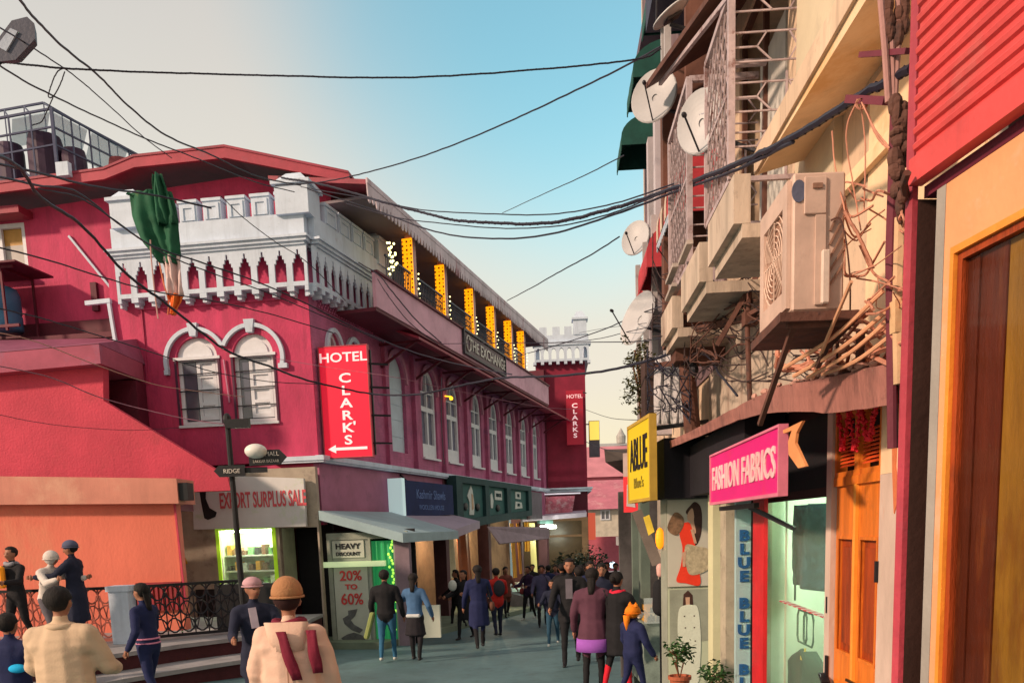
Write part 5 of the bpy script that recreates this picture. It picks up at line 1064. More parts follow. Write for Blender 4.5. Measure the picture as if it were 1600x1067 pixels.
skinp = mat('printed_skin', (.62,.38,.26), .5); hairp = mat('printed_dark_hair', (.06,.025,.02), .5, .3, 14); redp = mat('printed_red', (.85,.05,.02), .5, .1, 6); bagp = mat('printed_bag_brown', (.25,.14,.08), .5, .5, 20); bagc = mat('printed_bag_cream', (.5,.42,.28), .5, .4, 20)
pr([(.52,.93),(.62,.97),(.74,.92),(.78,.8),(.76,.62),(.68,.5),(.6,.5),(.6,.7),(.5,.8),(.42,.86)], hairp, post_top, zm, Hp, -.0225)
pr([(.46,.84),(.56,.9),(.60,.82),(.60,.74),(.64,.62),(.50,.62),(.52,.74),(.46,.77)], skinp, post_top, zm, Hp, -.0245)
pr([(.32,.70),(.40,.74),(.52,.72),(.62,.50),(.60,.42),(.50,.40),(.56,.22),(.70,.18),(.72,.02),(.40,.05),(.20,.08),(.30,.25),(.34,.45),(.28,.6)], redp, post_top, zm, Hp, -.0265)
pr([(.02,.72),(.18,.86),(.36,.80),(.36,.70),(.22,.60),(.05,.64)], bagp, post_top, zm, Hp, -.0285)
pr([(.40,.48),(.70,.46),(.92,.42),(.94,.22),(.60,.14),(.44,.2)], bagc, post_top, zm, Hp, -.0305)
pr([(.33,.40),(.42,.42),(.40,.24),(.34,.24)], skinp, post_top, zm, Hp, -.0325)
pr([(.52,.66),(.60,.5),(.66,.5),(.58,.66)], skinp, post_top, zm, Hp, -.0285)
Hq = zm-P(1075,1067,YP).z; zq = P(1075,1067,YP).z
wc = mat('printed_white_coat', (.68,.72,.60), .5, .08, 8); gp = mat('printed_grey_shade', (.32,.34,.27), .5, .2, 5)
pr([(.05,.4),(.95,.45),(.95,.98),(.05,.98)], gp, post_bot, zq, Hq, -.0225)
pr([(.36,.93),(.46,.97),(.56,.92),(.58,.80),(.34,.80)], hairp, post_bot, zq, Hq, -.024)
pr([(.40,.90),(.50,.90),(.49,.78),(.42,.78)], skinp, post_bot, zq, Hq, -.0255)
pr([(.26,.78),(.40,.82),(.54,.82),(.68,.78),(.74,.5),(.72,.2),(.66,.0),(.26,.0),(.24,.3),(.22,.6)], wc, post_bot, zq, Hq, -.027)
for a, b in ((.36,.7),(.58,.7),(.38,.58),(.58,.58),(.26,.46),(.6,.44)): pr([(a,b),(a+.03,b),(a+.03,b+.012),(a,b+.012)], hairp, post_bot, zq, Hq, -.029)
# potted plants -----------------------------------------------------------------------
def leafball(mb, c, r, n, size, rnd, flat=.6):
    for i in range(n):
        d = Vector((rnd.gauss(0,1), rnd.gauss(0,1), rnd.gauss(0,1)*flat)).normalized()*r*rnd.uniform(.35,1); p = Vector(c)+d; s = size*rnd.uniform(.6,1.3)
        ax = Vector((rnd.uniform(-1,1), rnd.uniform(-1,1), rnd.uniform(-.7,.4))).normalized(); b = ax.cross(Vector((rnd.uniform(-1,1),rnd.uniform(-1,1),1))).normalized()
        mb.add([p, p+ax*s*.5+b*s*.28, p+ax*s*1.1, p+ax*s*.5-b*s*.28], [(0,1,2,3)])
def potted(px, py, Y, r, h, zr, label):
    c = P(px, py, Y); t = thing('potted_plant', label, 'potted plant', (c.x, Y, gz(Y)))
    zb = gz(Y); MB().box(c.x-r*1.2, c.x+r*1.2, Y-r, Y+r, zb, c.z-h).build('stand', PAVE, t)
    MB().lathe([(.01,0),(r*.68,0),(r*.95,h*.8),(r*1.08,h*.8),(r*1.08,h),(r*.95,h),(r*.9,h*.88),(.01,h*.88)], (c.x,Y,c.z-h), 18).build('pot', mat('terracotta', (.42,.11,.05), .7, .25, 5), t)
    rnd = random.Random(px); mb = MB()
    for k in range(7): mb.tube([(c.x,Y,c.z-.03), (c.x+rnd.uniform(-.05,.05),Y+rnd.uniform(-.05,.05),c.z+zr*.5), (c.x+rnd.uniform(-.1,.1),Y+rnd.uniform(-.08,.08),c.z+zr)], .005, 5)
    mb.build('stem', WOODB, t); mb = MB(); leafball(mb, (c.x, Y, c.z+zr), .15, 200, .055, rnd, .7); mb.build('foliage', LEAF, t)
potted(1062, 1055, 7.6, .10, .16, .24, 'potted plant in a terracotta pot before the white coat poster'); potted(1118, 1078, 7.0, .09, .15, .14, 'leafy green potted plant right of the terracotta pot')
# BLUE yellow sign ---------------------------------------------------------------------
fa, fb = Vector((.148*9.7, 9.7, 0)), Vector((.1735*8.6, 8.6, 0)); fd_ = fb-fa
FY = Fr(fa[:2], math.degrees(math.atan2(fd_.y, fd_.x)))
u0, u1 = 0, fd_.length; zl, zh = 2.0, 2.80
sg = thing('yellow_sign', 'large yellow board with tall black letters projecting over the crowd', 'sign', FY.P((u0+u1)/2, 0, zl))
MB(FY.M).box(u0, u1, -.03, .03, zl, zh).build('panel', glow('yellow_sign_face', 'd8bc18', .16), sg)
MB(FY.M).poly([rect(u0-.03,u1+.03,zl-.03,zh+.03), rect(u0+.004,u1-.004,zl+.004,zh-.004)], -.04, .035).build('frame', mat('ochre_edge', (.5,.32,.05)), sg)
hY = zh-zl; text('ABLUE', 'lettering', FY, (u0+u1)/2, -.033, zl+hY*.40, hY*.44, BLACK, sg, fitw=(u1-u0)*.80, fat=.004); text("Blue's", 'lettering', FY, (u0+u1)/2, -.033, zl+hY*.16, hY*.14, mat('olive_lettering', (.25,.2,.02)), sg, 1.4)
MB(FY.M).bar((u1-.2,.03,zh-.1), (u1-.1,.6,zh-.05), .04).build('bracket', IRON, sg)
MB(FY.M).bar((u0+.3,.03,zl+.1), (u0+.3,.8,zl+.1), .04).build('bracket', IRON, sg)
c = P(985, 760, 11.6)
sg = thing('red_white_sign', 'red and white board half hidden left of the yellow sign', 'sign', c)
F4 = Fr(R.P(0, -1.15, 0)[:2], -93.2446); F4 = Fr((P(975,760,11.3).x, 11.3), -20); a1, a2 = Vector((0,0,0)), Vector((P(997,760,11.3).x-P(975,760,11.3).x+.02,0,0)); 
zA, zB, zC = P(985,800,11.3).z, P(985,745,11.3).z, P(985,708,11.3).z
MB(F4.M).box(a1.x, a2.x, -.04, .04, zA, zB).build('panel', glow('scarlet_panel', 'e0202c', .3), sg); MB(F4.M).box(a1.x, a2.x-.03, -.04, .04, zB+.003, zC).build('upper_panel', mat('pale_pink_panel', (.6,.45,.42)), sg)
MB(F4.M).poly([[(.04,zA+.08),(.16,zA+.06),(.14,zA+.2),(.17,zB-.12),(.05,zB-.1)]], -.05, -.041).build('white_print', mat('pale_print', (.6,.55,.55)), sg)
# dark stuff below the yellow sign
tag(MB().hexa([(P(1034,775,8.9).x,8.75,P(1075,778,8.9).z), (P(1116,775,8.9).x+.1,8.75,P(1075,778,8.9).z), (P(1116,775,8.9).x+.3,9.3,P(1075,778,8.9).z), (P(1034,775,8.9).x,9.3,P(1075,778,8.9).z), (P(1034,775,8.9).x,8.75,2.6), (P(1116,775,8.9).x+.1,8.75,2.6), (P(1116,775,8.9).x+.3,9.3,2.6), (P(1034,775,8.9).x,9.3,2.6)]).build('canopy_shade_box', mat('canopy_shade_black', (.012,.010,.016), .8)), 'black box painting canopy shade above the red dress poster, left of the magenta sign', 'board')  # solid near-black box paints the shade under the canopy
MB(R.M).box(ub(8.7), ub(6.2), -.32, -.03, 2.0, 2.5).build('shop_header', mat('canopy_shade_black', (.012,.010,.016)), rb)  # black block likewise stands for the canopy's dark underside
mb = MB(); p = [P(1000,700,10.2), P(1036,690,8.8), P(1040,900,8.8), P(1030,860,9.6)]
tag(MB().hexa([P(1003,786,9.9), P(1034,776,9.3), P(1036,776,9.9), P(1006,786,10.4), P(1003,745,9.9), P(1034,745,9.3), P(1036,745,9.9), P(1006,745,10.4)]).build('canopy_shade_block', DARK), 'black box painting canopy shade under the yellow sign', 'box')  # continues the painted canopy shade below the sign
bd = MB(); bd.hexa([P(988,800,10.6), P(1002,795,10.6), P(1036,880,10.2), P(1020,884,10.2)]+[q+Vector((0,.06,0)) for q in (P(988,800,10.6), P(1002,795,10.6), P(1036,880,10.2), P(1020,884,10.2))])
t = bd.build('leaning_board', mat('grey_brown_board', (.16,.13,.11), .7)); tag(t, 'grey brown slanting board with a yellow sticker below the yellow sign', 'board')
q = [P(1003,808,10.5), P(1012,804,10.5), P(1020,830,10.3), P(1011,836,10.3)]; MB().hexa([v-Vector((0,.12,0)) for v in q]+[v-Vector((0,.10,0)) for v in q]).build('sticker', mat('yellow_sticker', (.75,.55,.05)), t)
c = P(1031, 841, 9.2); tag(MB().ell(c, (.05,.05,.12), 12, 8).build('orange_lamp', glow('orange_lamp_glow', 'ff9410', 1.0)), 'small orange lamp at the edge of the red dress poster', 'lamp')
# glass stall beyond the posters
st = thing('glass_stall', 'glass fronted stall with clothes and white goods beyond the poster pillar', 'stall', (1.9, 10.8, gz(10.8)))
s0, s1 = P(985,900,11.5).x, P(1040,900,10).x
MB().box(s0+.02, s0+.10, 11.4, 11.5, gz(11), 2.0).build('post', mat('sage_post', (.13,.17,.14)), st)
MB().box(P(1002,900,10.9).x, P(1016,900,10.9).x, 10.9, 11.1, gz(11), 2.1).build('post', mat('sage_post', (.13,.17,.14)), st)
zc = P(1000,930,11).z; mb = MB(); mb.box(s0, s1+.2, 10.4, 11.6, gz(11)+.15, zc-.3); mb.build('counter', mat('green_white_counter', (.25,.32,.28), .5, .5, 4), st)
MB().box(s0, s1+.2, 10.35, 10.38, zc-.3, zc+.02).build('glass_front', glass('pale_stall_glass', 'd8e8e8', .1, .35), st)
rnd = random.Random(9)
for k in range(16): u = s0+.03+rnd.random()*(s1-s0); z = zc-.3+rnd.choice((0,.13)); MB().box(u, u+rnd.uniform(.05,.1), 10.5, 10.9, z, z+rnd.uniform(.05,.12)).build('packet', rnd.choice(GOODS+[LAMPW, mat('teal_packet', (.05,.3,.25))]), st)
MB().box(s0-.05, s1+.3, 12.2, 12.3, gz(12), 2.2).build('back_wall', mat('dim_stall_wall', (.10,.09,.09), .8, .6, 2), st)
# ================================================================== NEAR RED BUILDING (right edge)
nb = thing('red_shopfront', 'shopfront with a red corrugated board, red corner post and wooden picture window', 'shopfront', NB.P(.3, 0, 0))
MB(NB.M).box(-.052, -.006, -.04, -.02, -.5, 4.2).build('corner_post', POSTR, nb, label='tall red corner post')
# corrugated board: ridges run along the wall
zlo_ = 2.97; n = 0; prof = []
z = zlo_
for k in range(28):
    prof += [(z, 0), (z+.022, 0), (z+.030, -.012), (z+.040, -.014), (z+.047, -.008), (z+.051, 0)]; z += .051
mb = MB(NB.M); us = [0.0, .3, .7, 1.2]; g = [[(u, -.03+y, zz_) for zz_, y in prof] for u in us]; mb.sheet(g, .006); mb.build('corrugated_board', CORR, nb, label='red corrugated metal board')
MB(NB.M).box(-.002, 1.2, -.06, -.01, 2.88, 2.965).build('bottom_rail', CORR, nb)
MB(NB.M).box(-.002, 1.2, -.0, .3, 2.84, 2.879).build('soffit', MAROON, nb)
MB(NB.M).box(.0, 1.3, .3, .35, -.5, 4.4).build('inner_wall', mat('dark_brown_recess', (.05,.02,.015), .8), nb)
MB(NB.M).box(-.05, -.006, -.019, .55, -.5, 2.839).build('recess', mat('dark_brown_recess', (.05,.02,.015)), nb)
MB(NB.M).box(.075, .125, -.0, .12, -.5, 2.839).build('grey_strip', mat('grey_pilaster', (.36,.33,.30), .7, .2, 2), nb)
MB(NB.M).poly([[( .126,-.5),(.176,-.5),(.176,2.62),(1.3,2.62),(1.3,2.839),(.126,2.839)]], .002, .12).build('peach_surround', mat('peach_plaster', (.80,.36,.17), .6, .15, 1.5, .2, col2=(.78,.45,.3)), nb)
MB(NB.M).poly([[( .178,-.5),(.198,-.5),(.198,2.595),(1.3,2.595),(1.3,2.618),(.178,2.618)]], -.010, .02).build('window_frame', mat('bright_orange_trim', (.85,.30,.04), .4, .2, 4), nb)
MB(NB.M).poly([[( .20,-.5),(.225,-.5),(.225,2.57),(1.3,2.57),(1.3,2.594),(.20,2.594)]], .004, .03).build('inner_frame', ORANGED, nb)
MB(NB.M).box(.226, .285, .026, .05, -.5, 2.57).build('board', mat('red_brown_board', (.13,.022,.006), .4, .5, 3, .3, 40, col2=(.24,.06,.012), stretch=(3,3,.4), grime=.6), nb)
MB(NB.M).box(.287, .41, .032, .055, -.5, 2.57).build('board', mat('red_brown_board', (.38,.085,.02)), nb)
MB(NB.M).box(.412, 1.3, .038, .06, -.5, 2.57).build('board', mat('amber_reflection', (.42,.20,.02), .4, .5, 2.2, .3, 40, col2=(.24,.08,.01), stretch=(2,2,.5), thr=.5, grime=.5), nb)  # golden panel paints a blurred reflection in the window glass
MB(NB.M).box(.226, 1.3, .018, .021, -.5, 2.57).build('glass_pane', glass('amber_window_glass', '301408', .05, .12), nb)
for px, py in ((1508,675),(1500,928)): q = NB.at(px, py, -.06); MB(NB.M).ell((q.x,.024,q.z), (.008,.004,.010), 8, 6).build('knot', BLACK, nb)
mb = MB(NB.M); mb.tube([(-.03,-.05,2.86),(.02,-.09,2.88),(.06,-.10,2.90)], .014, 6); mb.ell((-.035,-.06,2.86), (.02,.02,.028), 8, 6); tag(mb.build('dangling_fitting', RUST), 'rusty pipe fitting hanging at the corner of the red corrugated board', 'fitting')
# ================================================================== second building and street end
t2 = thing('building', 'low dark roofed building further down the right side of the street', 'building', (2.8, 20, gz(20)))
MB().hexa([P(946,722,20), P(1010,712,20), (4.5,26,P(1010,705,20).z), (3.6,26,P(946,718,20).z), P(944,702,20), P(1010,700,20), (4.5,26,P(1010,690,20).z), (3.6,26,P(946,705,20).z)]).build('roof_slab', mat('grey_brown_slab', (.14,.11,.10), .8, .3, 2), t2)
zt2 = P(968,722,20).z; zb2 = gz(26)-.3; MB().hexa([(P(975,800,20).x,20,zb2), (5,20,zb2), (6,26,zb2), (P(985,800,26).x,26,zb2), (P(975,800,20).x,20,zt2), (5,20,zt2), (6,26,zt2), (P(985,800,26).x,26,zt2)]).build('wall', mat('pink_grey_wall', (.38,.24,.25), .8, .3, 2), t2)
MB().box(P(966,800,19.5).x, P(1010,800,19.5).x, 19.4, 20, gz(20)+2.1, gz(20)+2.3).build('awning', mat('grey_white_sheet', (.4,.4,.42)), t2)
MB().box(P(972,880,19).x, P(998,880,19).x, 18.9, 19.3, gz(19)+.9, P(985,842,19).z).build('hanging_goods', mat('dark_brown_goods', (.05,.025,.03), .9, .6, 6), t2)
def house(name, label, x0, x1, Y, zb, ze, zr, wall, roof, wins=(), depth=7):
    t = thing(name, label, 'house', ((x0+x1)/2, Y, zb)); MB().box(x0, x1, Y, Y+depth, zb, ze).build('wall', wall, t)
    xm = (x0+x1)/2; o = .4
    MB().add([(x0-o,Y-o,ze),(x1+o,Y-o,ze),(x1+o,Y+depth,ze),(x0-o,Y+depth,ze),(x0-o,Y+depth/2,zr),(x1+o,Y+depth/2,zr)], [(0,1,5,4),(3,4,5,2),(0,4,3),(1,2,5),(0,3,2,1)]).build('roof', roof, t)
    for a, b, c, d in wins:
        w = MB().poly([rect(a,b,c,d), rect(a+.07,(a+b)/2-.03,c+.07,d-.07), rect((a+b)/2+.03,b-.07,c+.07,d-.07)], Y-.06, Y-.001).build('window', WPAINT, t); MB().box(a+.05,b-.05,Y-.03,Y-.002,c+.05,d-.05).build('pane', WGLASS, w)
    return t
PINK = mat('rose_sheet_roof', (.52,.16,.21), .6, .25, 1.2, .3, col2=(.62,.3,.32)); PINKW = mat('pink_washed_wall', (.55,.17,.22), .7, .2, 1, .2)
def X(px, Y): return P(px, 800, Y).x
def Z(py, Y): return P(950, py, Y).z
house('house', 'white walled house with a rose sheet roof closing the end of the street', X(905,52), X(982,52), 52, Z(900,52), Z(795,52), Z(745,52), mat('pale_cream_wall', (.62,.55,.45)), PINK, ((X(938,52), X(953,52), Z(812,52), Z(796,52)),))
house('house', 'upper house with a pale rose roof behind the white walled one', X(912,60), X(1010,60), 60, Z(850,60), Z(745,60), Z(690,60), PINKW, mat('pale_rose_roof', (.58,.22,.26), .6, .2, 1))
house('house', 'blue grey roofed house high beside the far tower', X(905,75), X(952,75), 75, Z(800,75), Z(712,75), Z(692,75), mat('blue_grey_wall', (.22,.28,.36)), mat('blue_grey_roof', (.25,.31,.40), .6))
house('house', 'small pale house on the skyline right of the blue grey roof', X(948,95), X(985,95), 95, Z(800,95), Z(700,95), Z(688,95), mat('hazy_cream_wall', (.5,.48,.42)), mat('hazy_roof', (.4,.38,.36)))
o = tag(MB().lathe([(.5,0),(.55,.8),(.3,1.2),(.15,1.5),(.02,1.7)], (X(974,95), 96, Z(692,95)), 12).build('roof_finial', mat('hazy_roof', (.4,.38,.36))), 'small dome finial on the skyline behind the yellow sign', 'finial')
tag(MB().box(X(905,46), X(986,46), 46, 46.3, Z(930,46), Z(838,46)).build('pink_boundary_wall', mat('rose_painted_brick', (.58,.14,.19), .75, .2, 1.5)), 'rose pink wall across the street end', 'wall')
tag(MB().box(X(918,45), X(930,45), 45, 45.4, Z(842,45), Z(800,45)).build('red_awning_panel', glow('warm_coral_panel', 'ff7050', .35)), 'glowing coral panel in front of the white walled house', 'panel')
tag(MB().box(X(962,47), X(975,47), 44, 44.5, Z(850,44), Z(770,44)).build('dark_doorway_post', MAROON), 'dark maroon post right of the white walled house', 'post')
c = P(957, 882, 40); tag(MB().ell(c, (.16,.1,.16), 12, 8).build('scooter_headlight', glow('cool_white_headlight', 'd8f0ff', 1.5)), 'small cool white headlight glowing at the street end', 'headlight')
# hills / horizon
def hill(name, Y, zt, w, mt, seed):
    g = []
    for i in range(7):
        row = []
        for j in range(81):
            x = -w+2*w*j/80; h = zt*(.55+.45*noise.noise(Vector((x*.004+seed, .3, 0)))+.12*noise.noise(Vector((x*.02, seed, 0)))); t = math.sin(math.pi*.5*min(1, i/5)); row.append((x, Y+i*60, -12+(h+12)*t))
        g.append(row)
    MB().sheet(g).build(name, mt, kind='structure', piv=(0,0,0))
hill('hills', 420, 26, 900, mat('hazy_green_hill', (.16,.22,.24), .9, .3, .05, 0), 3)
# ================================================================== PLATFORM, RAILINGS, LAMP POST
pf = MB(); 
def arcpts(r, cx_, cy_, a0, a1, n): return [(cx_+r*math.cos(R_(a0+(a1-a0)*i/n)), cy_+r*math.sin(R_(a0+(a1-a0)*i/n))) for i in range(n+1)]
def slab(name, mt, pts, z0, z1, kind='structure', label=None):
    mb = MB(); n = len(pts); mb.add([(x, y, z0) for x, y in pts]+[(x, y, z1) for x, y in pts], [tuple(range(n-1,-1,-1)), tuple(range(n,2*n))]+[(i,(i+1)%n,n+(i+1)%n,n+i) for i in range(n)])
    return mb.build(name, mt, kind=kind, label=label)
e1 = [(-14,11.6), (-8.5,11.9), (-7.3,12.2), (-6.6,12.6), (-6.1,13.2), (-5.6,13.9), (-4.6,14.8), (-4.2,15.2), (-4.2,18.4), (-14,19)]
slab('terrace', PAVED, e1, -1.2, -.07); slab('terrace_paving', PAVE, [(x+(.04 if x > -13 else 0), y-.05) for x, y in e1], -.068, .0)
e2 = [(-14,10.9), (-8.4,11.2), (-6.9,11.6), (-6.0,12.1), (-5.5,12.8), (-5.0,13.4), (-4.0,14.4), (-3.9,15.2), (-4.3,15.3), (-14,15)]
slab('step', PAVED, e2, -1.2, -.36); slab('step_paving', PAVE, [(x+.04, y-.05) for x, y in e2], -.358, -.29)
# railing panels: pierced iron
def railing(name, label, a, b, z0, z1, mt, seed):
    a = Vector(a); b = Vector(b); d = (b-a); L_ = d.length; d.normalize(); t = thing(name, label, 'railing', (a+b)/2); F = Fr(a[:2], math.degrees(math.atan2(d.y, d.x)))
    MB(F.M).box(0, L_, -.03, .03, z1-.05, z1).build('top_rail', BLACK, t); MB(F.M).box(0, L_, -.03, .03, z0, z0+.05).build('bottom_rail', mt, t)
    n = max(3, int(L_/.22)); mb = MB(F.M); w = L_/n
    for k in range(n):
        u = w*(k+.5)
        for j in range(3):
            zc_ = z0+.2+j*(z1-z0-.3)/2.2; pts = [(u+w*.42*math.cos(q*math.pi/5)*(1+.25*math.cos(2*q*math.pi/5)), 0, zc_+.13*math.sin(q*math.pi/5)) for q in range(11)]; mb.tube(pts, .016, 5, False)
        mb.bar((u-w/2,0,z0), (u-w/2,0,z1-.05), .02); mb.bar((u-w*.4,0,z0+.1), (u+w*.4,0,z1-.15), .016); mb.bar((u+w*.4,0,z0+.1), (u-w*.4,0,z1-.15), .016)
    tag(mb.build('scrollwork', mt, t), kind='stuff')
railing('iron_railing', 'reddish scrollwork railing between the seated group and the white post', (-9.6,14.3,0), (-6.85,14.3,0), .04, .98, mat('salmon_iron', (.38,.11,.08), .6, .4, 6), 1)
railing('iron_railing', 'black scrollwork railing right of the white post', (-6.45,14.35,0), (-4.85,15.3,0), .04, .98, IRON, 2)
tag(MB().box(-6.83, -6.5, 14.15, 14.45, 0, .97).box(-6.86, -6.47, 14.12, 14.48, .9, .99).build('white_post', WHITE), 'square white masonry post between the two railings', 'post')
tag(MB().box(-5.5, -4.1, 15.5, 15.7, -.1, .88).build('black_board', BLACK), 'plain black board standing behind the railing under the sock shop window', 'board')
tag(MB().box(-5.3, -4.9, 15.2, 15.4, .88, 1.75).build('grey_pillar', mat('dusty_blue_grey', (.2,.21,.25))), 'faint grey blue panel above the black board', 'panel') if False else None
lp = thing('street_lamp', 'black signpost with a white globe lamp and finger signs before the sock shop', 'lamp post', (P(396,900,10).x, 10, gz(10)))
a, b = P(393,1100,10), P(381,655,10); b.x = a.x-.02
MB().tube([(a.x,10,gz(10)), (a.x,10,.2)], .055, 10).tube([(a.x,10,.2), (b.x,10,b.z)], [.04,.032], 10).build('post', BLACK, lp)
c = P(401,706,10); MB().ell((c.x+.02,9.9,c.z), (.13,.12,.085), 14, 10).build('globe', LAMPW, lp, smooth=True)
MB().ell((b.x,10,b.z), (.05,.05,.08), 10, 6).build('finial', BLACK, lp)
c = P(372,662,10); MB().box(c.x-.14, c.x+.14, 9.95, 10.02, c.z-.05, c.z+.05).build('finger_sign', BLACK, lp)
W10 = Fr((0, 9.93), 0)
c = P(392,716,10); MB(W10.M).poly([[(c.x,c.z-.085),(c.x+.36,c.z-.085),(c.x+.44,c.z),(c.x+.36,c.z+.085),(c.x,c.z+.085)]], -.015, .015).build('finger_sign', BLACK, lp)
text('THE MALL', 'lettering', W10, c.x+.2, -.018, c.z+.015, .05, mat('pale_lettering', (.6,.55,.5)), lp); text('LAKKAR BAZAAR', 'lettering', W10, c.x+.2, -.018, c.z-.06, .035, mat('pale_lettering', (.6,.55,.5)), lp, .8)
c = P(383,735,10); MB(W10.M).poly([[(c.x+.02,c.z-.07),(c.x+.02,c.z+.06),(c.x-.28,c.z+.06),(c.x-.34,c.z),(c.x-.28,c.z-.07)]], -.015, .015).build('finger_sign', BLACK, lp)
text('RIDGE', 'lettering', W10, c.x-.13, -.018, c.z-.03, .05, mat('pale_lettering', (.6,.55,.5)), lp)
MB(W10.M).box(c.x+.0, c.x+.27, .02, .05, c.z-.03, c.z+.03).build('finger_sign', BLACK, lp)
# street light head at the upper left
c = P(20, 68, 7); sl = thing('street_light', 'dark flat street light head tilted against the sky at the upper left corner', 'street light', c)
up_ = (P(46,42,7)-P(8,92,7)).normalized(); sd_ = Vector((up_.z, 0, -up_.x)); 
def slp(a, b, d): return P(24,66,7)+up_*a+sd_*b+Vector((0, d, 0))
mb = MB(); o_ = [(-.19,.02),(-.10,.10),(.12,.12),(.20,.05),(.20,-.02),(.10,-.09),(-.08,-.09),(-.18,-.05)]
mb.add([slp(a, b, -.03) for a, b in o_]+[slp(a*.8, b*.8, .06) for a, b in o_], [tuple(range(8)), tuple(range(15,7,-1))]+[(i,8+i,8+(i+1)%8,(i+1)%8) for i in range(8)]); mb.build('housing', mat('slate_housing', (.07,.075,.11), .5, .2, 4), sl)
mb = MB(); o_ = [(-.12,-.055),(.05,-.055),(.07,.0),(-.10,.02)]; mb.add([slp(a, b, -.045) for a, b in o_]+[slp(a, b, -.031) for a, b in o_], [(0,1,2,3),(7,6,5,4),(0,4,5,1),(1,5,6,2),(2,6,7,3),(3,7,4,0)]); mb.build('lens', mat('pale_lens', (.40,.45,.55), .3), sl)
MB().tube([slp(-.17,-.02,.02), slp(-.3,-.06,.02), slp(-.6,-.3,.1), slp(-1.2,-1.0,.2)], .025, 8).build('arm', DGREY, sl)
# ================================================================== FLAG
fl = thing('draped_flag', 'green, white and orange cloth drooping from the cables before the battlements', 'flag', P(262,480,15))
def strip(name, rows, Y, mt, nj=23, wav=.05):
    g = []
    rows_ = catmull([Vector((a, b, c)) for a, b, c in rows], 4)     # (xl, xr, y) in picture, evaluated on one plane
    for i, r_ in enumerate(rows_):
        row = []
        for j in range(nj):
            s = j/(nj-1); q = P(r_.x+(r_.y-r_.x)*s, r_.z, Y); q.y += wav*math.sin(s*9+i*.22)+wav*.7*math.sin(s*19+i*.12)+.04*noise.noise(Vector((s*5, i*.4, Y))); row.append(q)
        g.append(row)
    return MB().sheet(g, .008).build(name, mt, fl, smooth=True)
gr = mat('deep_green_cloth', (.012,.10,.05), .8, .35, 3, .4, 60, col2=(.10,.16,.03), thr=.6)
strip('green_cloth', [(197,258,304), (199,268,300), (203,277,330), (210,279,352), (222,280,376), (238,281,395), (247,279,408), (252,280,412)], 15, gr)
strip('green_tip', [(238,252,272), (236,262,300), (240,272,330), (246,276,350)], 14.93, gr)
strip('white_cloth', [(249,280,400), (254,282,416), (258,284,440), (260,287,462)], 15, mat('pinkish_white_cloth', (.72,.52,.5), .8, .2, 4, .4))
strip('orange_cloth', [(262,287,460), (264,282,474), (267,274,488), (268,272,492)], 15, mat('saffron_cloth', (.85,.18,.03), .8, .2, 4, .4))
MB().tube(catmull([P(262,492,15), P(263,470,15), P(255,440,15), P(249,410,15)], 4), .012, 5).build('hem_cord', mat('orange_cord', (.8,.25,.12)), fl)
MB().tube(catmull([P(247,498,14.9), P(242,460,14.9), P(236,400,14.9), P(235,375,14.9)], 4), .012, 5).build('cord', mat('pink_cord', (.6,.35,.33)), fl)
# ================================================================== CABLES
def wire(label, pts, r, mt=None, k=8, name='overhead_cable', twist=False):
    q = [P(a, b, c) for a, b, c in pts]; c = catmull(q, k); r *= .8; rn = random.Random(len(label)); c = [p+Vector((rn.uniform(-1,1), 0, rn.uniform(-1,1)))*r*.3 for p in c]
    mb = MB(); mb.tube(c, r, 6)
    if twist:
        c2 = []; 
        for i in range(len(c)*8):
            t = i/8; j = min(len(c)-2, int(t)); p = c[j].lerp(c[j+1], t-j); c2.append(p+Vector((0, math.cos(i*.9), math.sin(i*.9)))*r*.75)
        mb.tube(c2, r*.5, 5)
    return tag(mb.build(name, mt or WIREM), label, 'cable', 'cables strung across the street')
wire('thickest bundled cable sweeping from the red post across the sky to the hotel roof', [(1425,108,3.4),(1340,152,3.8),(1240,214,4.6),(1140,262,6),(1050,295,8),(960,325,9),(860,348,10),(760,348,11),(690,340,12),(600,316,13.5),(500,288,15),(440,278,16)], .022, twist=True)
wire('second strand sagging just below the thickest cable', [(1240,222,4.6),(1140,270,6),(1050,302,8),(960,335,9),(860,366,10),(770,373,11),(680,362,12),(590,330,13.5),(480,295,15)], .013)
wire('thin strand crossing above the sagging pair', [(1060,285,8),(960,318,9.2),(860,335,10.2),(760,334,11),(660,328,12),(580,312,13),(470,292,15)], .009)
wire('lowest loop of the sagging bundle near the balcony roof', [(1040,300,8),(960,332,9),(880,352,10),(790,357,11),(700,350,12),(620,340,13),(540,318,14)], .009)
wire('straight twisted cable running high across the whole sky', [(-20,96,7),(30,100,7.5),(100,107,8),(200,112,8.5),(330,116,9),(450,119,9),(600,122,9),(720,118,9),(850,108,9),(930,101,9),(1005,91,9),(1030,78,9)], .010, twist=True)
wire('cable rising from the roof corner to the green awnings', [(430,290,16.2),(500,285,15.6),(560,273,15),(630,254,14),(700,230,13),(780,197,12),(850,165,11),(950,117,10),(1032,74,9)], .012)
wire('cable dropping steeply from the top left corner to the hotel ridge', [(20,-14,6),(55,30,7),(100,75,8),(150,115,9),(200,165,10),(260,212,11),(330,242,12.5),(400,275,14),(470,290,15.5)], .013)
wire('thin cable from the left edge passing the hanging loop', [(-10,38,6),(40,68,7),(100,107,8),(130,130,8.5),(170,165,9),(225,215,10),(268,247,11)], .007)
wire('cable from the left edge slanting past the knot above the roof frame', [(-10,97,7),(40,128,7.6),(83,150,8),(150,182,9),(230,218,10),(300,245,11),(400,285,13),(460,300,14)], .009)
wire('looped slack hanging between the two upper left cables', [(100,106,8),(88,115,8),(78,140,8),(76,152,8),(84,150,8),(95,130,8),(101,112,8)], .007)
